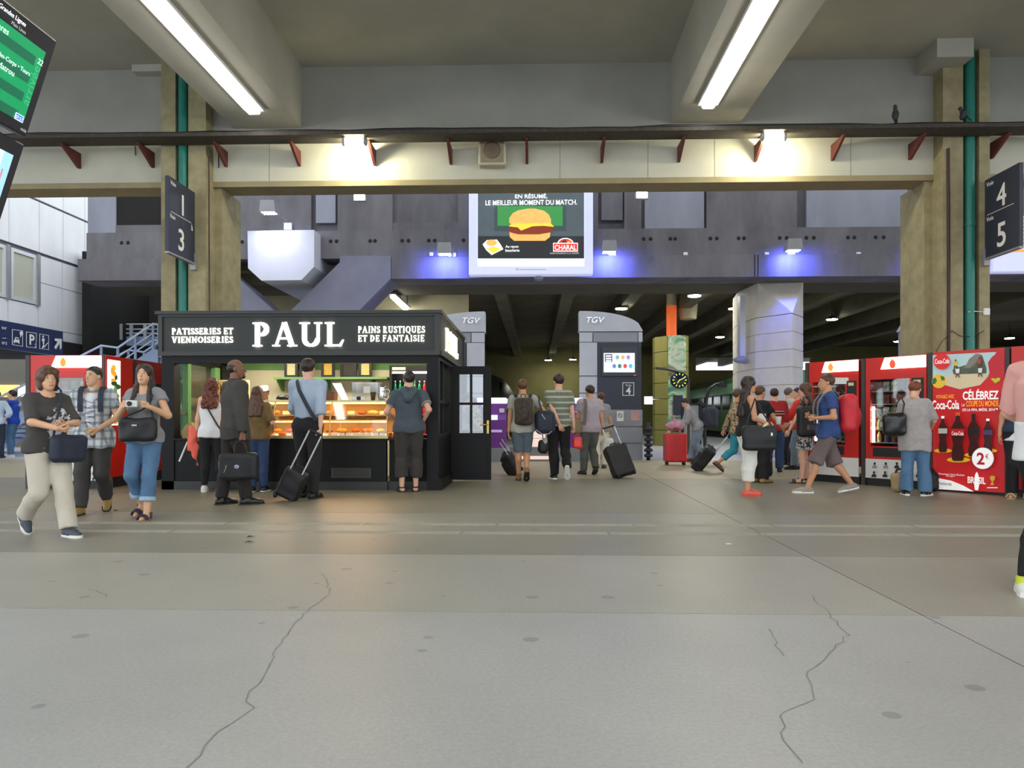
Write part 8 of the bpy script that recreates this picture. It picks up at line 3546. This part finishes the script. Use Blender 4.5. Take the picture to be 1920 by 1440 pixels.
soft_bag('plastic_bag', 'white plastic carrier bag held by the man in the lilac polo', 'bag', (w17.x + .09, w17.y - .04, w17.z - .31), (.10, .06, .16), M('plastic_white', (214, 212, 200), .4, var=.1, scale=8), .1, .06, .011, None,
         (('handle', M('plastic_cream', (206, 190, 140), .4), lambda m: m.tube([(-.05, 0, .14), (-.04, 0, .26), (.0, 0, .28), (.05, 0, .14)], .007, 6)),), fold=.009)
roller_case('trolley_case', 'tall black trolley suitcase leaning behind the man in the lilac polo', (at(1174, 0, 13.2).x, 13.2, 0), (at(1137, 0, 13.6).x, 13.5, .86), .40, .58, .24, m_blkb, radians(8))
x, y, H = feet_at(1127, 878, 738)
person('traveller in white trousers hidden behind the man in the lilac polo', x, y, H, 10, 'tan', 'f', .98, feet=((-.06, .0, 0, 6), (.05, .02, 0, -6)), top=('short', cloth('grey_top_far', (150, 146, 150), .06), .018, -.04), bottom=('trousers', cloth('white_trousers', (222, 218, 206), .04), .012), shoes=('shoe', M('shoe_greyd', (84, 82, 84), .6), m_soled), hair=('short', 'brown'), vox=.018)

# --- woman bending over a red suitcase
x, y, H = feet_at(1309, 866, 738)
i18 = person('woman in a grey long-sleeved top bending towards a red suitcase', x, y, 1.60, 84, 'fair', 'f', 1.02, lean=30, feet=((-.05, -.06, 10, 4), (.05, .10, 0, -4)), hands=((-.03, .30, .60), (.06, .34, .60)), elbow=((-.4, -.3, -1), (.4, -.3, -1)), head=(0, -30),
             top=('long', cloth('light_grey_top', (158, 158, 160), .06), .022, -.02), bottom=('trousers', cloth('faded_denim', (126, 140, 156), .25, 5), .03), shoes=('shoe', M('shoe_red', (150, 50, 50), .6), m_soled), hair=('short', 'black'))
bb_ = to_world(i18, i18['at'](.10, -.16, .05))
soft_bag('rucksack', 'large navy duffel bag on the back of the bending woman', 'bag', (bb_.x + .12, bb_.y - .15, bb_.z - .04), (.20, .14, .27), M('bag_slate', (44, 48, 62), .6, var=.15, scale=7), .2, .13, .014, None,
         (('strap', m_blkb, lambda m: m.tube([(-.1, -.06, .22), (-.22, -.1, .34), (-.30, -.06, .42)], .016, 6)),), fold=.006, tilt=0)
rx0, ry0 = at(1266, 0, 17.0).x, 17.0
e = thing('red_suitcase', 'upright hard red suitcase with the pink bag on top', 'suitcase', (rx0, ry0, 0))
S = Soft(.014, .01)
S.box((0, 0, .40), (.245, .15, .33), .05)
soft_obj('shell', S, M('suitcase_red', (206, 44, 48), .35, var=.04), e)
mb = MB()
mb.box(-.247, -.225, -.152, .152, .09, .71)
mb.box(-.03, .03, -.153, -.148, .09, .71)
mb.build('trim', M('suitcase_trim', (176, 60, 60), .4), e)
for sx in (-1, 1):
    for sy in (-1, 1):
        mb = MB()
        mb.lathe([(0, -.018), (.034, -.018), (.038, 0), (.034, .018), (0, .018)], (sx * .19, sy * .1, .04), 12, axis='x')
        mb.build('wheel', m_blkb, e)
mb = MB()
mb.tube([(-.08, 0, .72), (-.07, 0, .755), (.07, 0, .755), (.08, 0, .72)], .012, 6)
mb.build('handle', m_blkb, e)
S = Soft(.012, .03)
S.ell((0, 0, .10), (.21, .13, .11))
S.cap((0, 0, .12), (-.02, 0, .30), .10, .035)
S.folds(.012, 30, 8)
o = soft_obj('pink_bag', S, M('bag_pink', (206, 150, 168), .5, var=.3, scale=9, col2=(170, 100, 124)), None, (rx0 + .0, ry0, .775), 0)
tag(o, 'crumpled pink patterned bag resting on the red suitcase', 'bag')

# --- woman with long straight hair in white trousers
x, y, H = feet_at(1402, 929, 710)
i20 = person('woman with very long brown hair in a black tank top and white trousers', x, y, H, -84, 'tan', 'f', 1.0, feet=((-.04, .02, 0, 2), (.04, -.02, 0, -2)), hands=((-.06, .13, .60), (.09, .145, .61)), elbow=((-.4, -1, -.8), (.6, -1, -.8)), head=(0, 3), curl=(55, 70), palm=((1, 0, .3), (-1, 0, .2)),
             top=('tank', cloth('black_tank', (26, 26, 29), .12), .014, -.03), bottom=('capri', cloth('white_capri', (228, 226, 218), .03), .018), shoes=('shoe', M('shoe_coral', (226, 96, 76), .5), M('sole_coral', (206, 84, 66), .6)), hair=('long', 'dark', .30), vox=.0145)
b20 = to_world(i20, i20['at'](.0, .0, .14))
soft_bag('shoulder_tote', 'large black shoulder tote at the hip of the long-haired woman', 'bag', (b20.x + .02, b20.y - .16, b20.z - .06), (.215, .08, .165), m_blkb, -.10, .05, .012, None,
         (('strap', m_blkb, lambda m: m.tube([(-.17, 0, .14), (-.1, .05, .36), (-.04, .09, .52), (.02, .12, .40), (.16, .0, .15)], .011, 6)), ('buckle', m_alum, lambda m: m.box(.13, .15, -.09, -.08, .03, .07)),
          ('tassel', M('cream_label'), lambda m: m.prism([(.02, .14), (.05, .19), (.10, .20), (.08, .165), (.05, .15)], lambda u, v, d: Vector((u, d, v)), -.1, -.085))), fold=.004)
w20 = to_world(i20, i20['wri'][1] + V3(-.0, .10, .02))
mb = MB()
mb.lathe([(0, 0), (.030, 0), (.040, .10), (.043, .105), (.040, .105), (.036, .10), (0, .012)], (0, 0, 0), 16)
o = mb.build('paper_cup', m_white, None, (w20.x + .035, w20.y, w20.z - .02))
tag(o, 'white paper cup held in front of the long-haired woman', 'cup')
mb = MB()
mb.add([(-.09, -.02, -.10), (.08, .02, -.10), (.07, .03, .10), (-.10, .0, .11), (-.09, -.016, -.10), (.08, .024, -.10), (.07, .034, .10), (-.10, .004, .11)], [(0, 1, 2, 3), (7, 6, 5, 4), (0, 4, 5, 1), (2, 6, 7, 3), (1, 5, 6, 2), (0, 3, 7, 4)])
wl_ = to_world(i20, i20['wri'][0] + V3(-.08, .10, .06))
o = mb.build('paper_sheet', m_white, None, (wl_.x - .04, wl_.y, wl_.z))
tag(o, 'folded white paper sheet held with the cup by the long-haired woman', 'paper')
# traveller pulling a case behind her
x, y, H = feet_at(1383, 886, 728)
i19 = person('traveller in a patterned blouse and teal trousers striding behind the long-haired woman', x, y, H, -86, 'tan', 'f', 1.0, feet=((-.05, -.22, 40, 2), (.05, .16, 0, -2)), hands=((-.16, -.14, .44), (.14, .15, .5)), elbow=((-.6, -.4, -.2), (.5, -1, 0)),
             top=('long', print_mat('leopard', (196, 172, 136), (96, 74, 54), 26), .02, -.05), bottom=('capri', cloth('teal', (52, 148, 168), .1), .010), shoes=('shoe', M('shoe_brownish', (120, 84, 66), .6), m_soled), hair=('short', 'brown'))
w19 = to_world(i19, i19['wri'][0])
roller_case('trolley_bag', 'black trolley suitcase tilted on its wheels behind the patterned blouse', (at(1302, 0, 15.2).x, 15.2, 0), (w19.x - .02, w19.y - .08, w19.z - .05), .36, .54, .24, m_blkb, radians(80))
x, y, H = feet_at(1424, 905, 732)
person('traveller with short brown hair glimpsed past the long-haired woman', x, y, 1.56, -60, 'tan', 'f', 1.0, hands=((-.12, .15, .5), (.12, .2, .58)), top=('short', m_blk, .018, -.04), bottom=('trousers', m_blk, .02), shoes=('shoe', M('shoe_tan'), m_soled), hair=('short', 'brown'))
g = ground(1432, 893)
soft_bag('day_bag', 'black bag with a pale toy resting by the feet of the travellers', 'bag', (g.x, g.y, .16), (.15, .1, .16), m_blkb, 0, .07, .013, None, (('toy', m_white, lambda m: m.ellipsoid((-.05, -.09, .08), (.05, .04, .07), 10)),))

# --- cluster by the pillar
x, y, H = feet_at(1452, 885, 731)
i22 = person('man in a dark red sweater with a pale chest stripe seen from behind', x, y, H, -14, 'fair', 'm', 1.12, feet=((-.07, .0, 0, 8), (.06, .02, 0, -8)), hands=((-.15, .12, .5), (.165, .02, .42)),
             top=('long', cloth('red_sweater', (166, 34, 40), .1), .03, -.03), bottom=('trousers', m_jeand, .018), shoes=('shoe', m_shoeb, m_soled), hair=('short', 'dark'))
h_ = i22['h']
mb = MB()
for z_, c in ((.20, 0), (.185, 1), (.17, 0)):
    pts = [tuple(i22['at'](z_, -(.070 * 1.12 + .03 / h_ + .006) * cos(a), (.098 * 1.12 + .03 / h_) * sin(a))) for a in np.linspace(-.9, 1.2, 12)]
    mb.tube(pts, .0085, 6, (M('stripe_cream', (222, 214, 196), .8), m_blk)[c])
mb.build('sweater_stripe', None, i22['e'])
x, y, H = feet_at(1478, 872, 730)
person('grey-haired man with a white collar in profile beside the red sweater', x, y, H, -78, 'fair', 'm', 1.05, hands=((-.13, .12, .5), (.13, .15, .55)), top=('long', cloth('pale_shirt', (196, 190, 182), .06), .026, -.03, 0, True), bottom=('trousers', cloth('navy_dark', (28, 30, 42), .12), .016), shoes=('shoe', m_shoeb, m_soled), hair=('short', 'grey'))
x, y, H = feet_at(1497, 880, 729)


def ex_h24(I):
    h = I['h']
    S = Soft(.012, .03)
    S.cap(I['at'](.315, -.045, -.04), I['at'](.315, -.045, .04), .036 * h)
    S.cap(I['at'](.31, -.05, 0), I['at'](.26, -.09, 0), .036 * h, .03 * h)
    V, Q = S.mesh()
    link('hood', join_mesh('hood', [(V, Q, cloth('red_hoodie', (214, 44, 38), .08))]), I['e'])


person('man in a bright red hooded jacket and pale jeans facing the red sweater', x, y, H, 78, 'fair', 'm', 1.0, hands=((-.1, .2, .55), (.1, .2, .56)), elbow=((-.5, -1, -.5), (.5, -1, -.5)), feet=((-.06, .06, 0, 6), (.06, -.08, 0, -6)),
       top=('long', cloth('red_hoodie', (214, 44, 38), .08), .026, -.03), bottom=('trousers', m_jeanl, .018), shoes=('shoe', m_shoeb, m_soled), hair=('short', 'dark'), extra=ex_h24)
x, y, H = feet_at(1511, 906, 722)
i25 = person('woman with brown hair in a black top and black and white skirt beside the machine', x, y, H, 62, 'fair', 'f', 1.0, feet=((-.05, .03, 0, 6), (.05, .0, 0, -6)), hands=((-.12, .15, .52), (.12, .18, .6)),
             top=('short', print_mat('black_flower', (28, 28, 30), (150, 110, 96), 16), .016, -.02), bottom=('skirt', print_mat('mono_leaf', (30, 30, 32), (204, 204, 206), 24), .014, .345), shoes=('sandal', m_shoeb, m_soled), hair=('long', 'brown', .14))
b25 = to_world(i25, i25['at'](.03, .10, -.10))
soft_bag('black_tote', 'big black tote carried by the woman in the patterned skirt', 'bag', (at(1513, 0, y - .27).x, y - .27, 1.0), (.16, .08, .24), m_blkb, .2, .06, .013, None, (('strap', m_blkb, lambda m: m.tube([(-.08, 0, .22), (-.03, .04, .40), (.05, .05, .40), (.1, 0, .22)], .012, 6)),))
x, y, H = feet_at(1552, 924, 705)
m_t26 = cloth('blue_tee', (48, 74, 128), .08)
i26 = person('man in a blue T-shirt and shorts walking with a red rucksack', x, y, H + .05, 82, 'tan', 'm', 1.02, feet=((-.05, .17, 0, 2), (.05, -.20, 14, -2)), hands=((-.07, .115, .62), (.03, .135, .64)), elbow=((-.7, -1, -.6), (.7, -1, -.6)), curl=(60, 60), palm=((1, 0, 0), (-1, 0, 0)),
             top=('short', m_t26, .024, -.05), bottom=('bermuda', cloth('shorts_taupe', (112, 98, 98), .1), .018), shoes=('sneaker', M('shoe_canvas', (150, 142, 130), .7, var=.08), m_sole), hair=('short', 'brown'), vox=.0145)
pk = backpack(i26, 'bright red rucksack with grey sides worn by the man in the blue T-shirt', M('pack_red', (206, 40, 52), .55, var=.12, scale=6), .32, .60, .24, M('strap_grey', (120, 120, 124), .7), .165)
aa = np.linspace(.35, 2.6, 14)
ribbon('hip_belt', [tuple(i26['at'](.035, .15 * cos(a), .15 * sin(a)) - i26['pack_c']) for a in aa], .07, [tuple(i26['ff'] * cos(a) + i26['rx'] * sin(a)) for a in aa], M('strap_grey'), pk, .012)

# --- woman at the machines
x, y, H = feet_at(1716, 929, 722)
i27 = person('woman with short ginger hair in a long grey tunic and flared jeans at the machine', x, y, H + .02, -22, 'fair', 'f', 1.16, feet=((-.07, .0, 0, 10), (.075, .0, 0, -30)), hands=((-.12, .15, .55), (.135, .17, .585)), elbow=((-.5, -1, -.3), (.8, -1, -.5)), head=(-20, -22),
             top=('elbow', cloth('grey_tunic', (164, 158, 156), .12, 14), .026, -.135, .012), bottom=('flares', m_jean, .014), shoes=('sneaker', m_shoeb, m_sole), hair=('short', 'ginger'), vox=.0145)
b27 = to_world(i27, i27['at'](.10, -.03, -.155))
soft_bag('leather_handbag', 'black leather handbag under the arm of the woman in the grey tunic', 'bag', (b27.x - .075, b27.y - .10, b27.z), (.15, .08, .16), M('leather_black', (28, 27, 28), .3, var=.1), -.25, .07, .011, .95,
         (('strap', M('leather_black'), lambda m: m.tube([(-.06, .0, .14), (.03, .02, .28), (.10, .03, .36), (.14, .06, .28), (.1, .0, .13)], .010, 6)), ('stitch', m_grey, lambda m: m.tube([(-.03, -.085, .09), (.0, -.09, .1), (.03, -.085, .09)], .003, 5))), fold=.005)
for px, c, lab, yw in ((1688, M('bag_straw', (176, 152, 112), .7, var=.15, scale=10), 'beige and black bag on the floor by the flared jeans', .3), (1741, m_blkb, 'black bag on the floor behind the flared jeans', -.2)):
    g = ground(px, 922 if px < 1700 else 921)
    soft_bag('floor_bag', lab, 'bag', (g.x, g.y, .14), (.13, .09, .14), c, yw, .07, .012, None, (('strap', m_blkb, lambda m: m.tube([(-.09, 0, .10), (-.06, 0, .18), (.05, 0, .19), (.10, 0, .10)], .018, 6)),))

# --- woman on platform sandals by the last machine
x, y, H = feet_at(1908, 934, 690)
person('woman in a navy top, black trousers and beige platform sandals by the last machine', x, y - .05, 1.64, 150, 'tan', 'f', 1.0, feet=((-.05, .05, 0, 10), (.05, -.02, 0, -10)), top=('short', cloth('navy_top', (42, 52, 74), .08), .018, -.0), bottom=('trousers', m_blk, .014), shoes=('wedge', M('wedge_tan', (176, 150, 116), .6), M('wedge_sole', (190, 168, 132), .7)), hair=('tied', 'dark'), vox=.0145,
       extra=lambda I: link('white_hem', join_mesh('white_hem', [Soft(.012, .02).cone(I['at'](-.075), I['at'](.03), .108 * I['h'] * .98 + .02, .09 * I['h'] + .012, flat=(I['ff'], .75)).mesh() + (cloth('white_top', (226, 226, 228), .03),)]), I['e']))
# --- close traveller at the frame edge
g = ground(1956, 1104)
i29 = person('traveller in a pink top, black leggings and white trainers close to the camera', g.x + .02, g.y, 1.70, -70, 'fair', 'f', 1.0, feet=((-.05, .02, 0, 4), (.05, -.17, 0, 40)), hands=((-.12, .14, .56), (.12, .16, .58)), elbow=((-.9, -1, -.2), (.9, -1, -.2)),
             top=('elbow', cloth('pink_top', (226, 168, 160), .05), .024, .09), bottom=('leggings', m_blk, .008), shoes=('sneaker', m_shoew, m_sole), hair=('tied', 'dark'), vox=NEAR,
             extra=lambda I: link('white_vest', join_mesh('white_vest', [Soft(.013, .02).cone(I['at'](-.04), I['at'](.10), .105 * I['h'] + .015, .095 * I['h'] + .015, flat=(I['ff'], .76)).folds(.004, 30, 2).mesh() + (cloth('white_top', (226, 226, 228), .03),)]), I['e']))
for i in (0, 1):
    mb = MB()
    a = i29['ank'][i]
    mb.tube([tuple(a + V3(0, -.004, -.01)), tuple(a + V3(0, -.004, .035))], .047, 14)
    mb.build('ankle_sock', M('sock_lime', (206, 220, 60), .7), i29['e'])

# litter: dead leaves and a scrap
for k, (px, py) in enumerate(((467, 1018), (471, 1008), (218, 958))):
    g = ground(px, py)
    mb = MB()
    mb.add([(-.05, 0, .004), (-.01, .02, .018), (.05, .005, .006), (.01, -.018, .012)], [(0, 1, 3), (1, 2, 3)])
    tag(mb.build('dead_leaf', M('leaf_dark', (40, 34, 28), .8), None, (g.x, g.y, 0), k * .8), ('curled dark leaf on the floor beside the guide strip', 'smaller dark leaf next to the guide strip', 'dark scrap on the floor between the plaid man and the camera woman')[k], 'leaf')
g = ground(1366, 1020)
mb = MB()
mb.box(-.02, .02, -.015, .015, 0, .004)
tag(mb.build('paper_scrap', m_white, None, (g.x, g.y, 0), .3), 'tiny white paper scrap on the floor', 'paper')
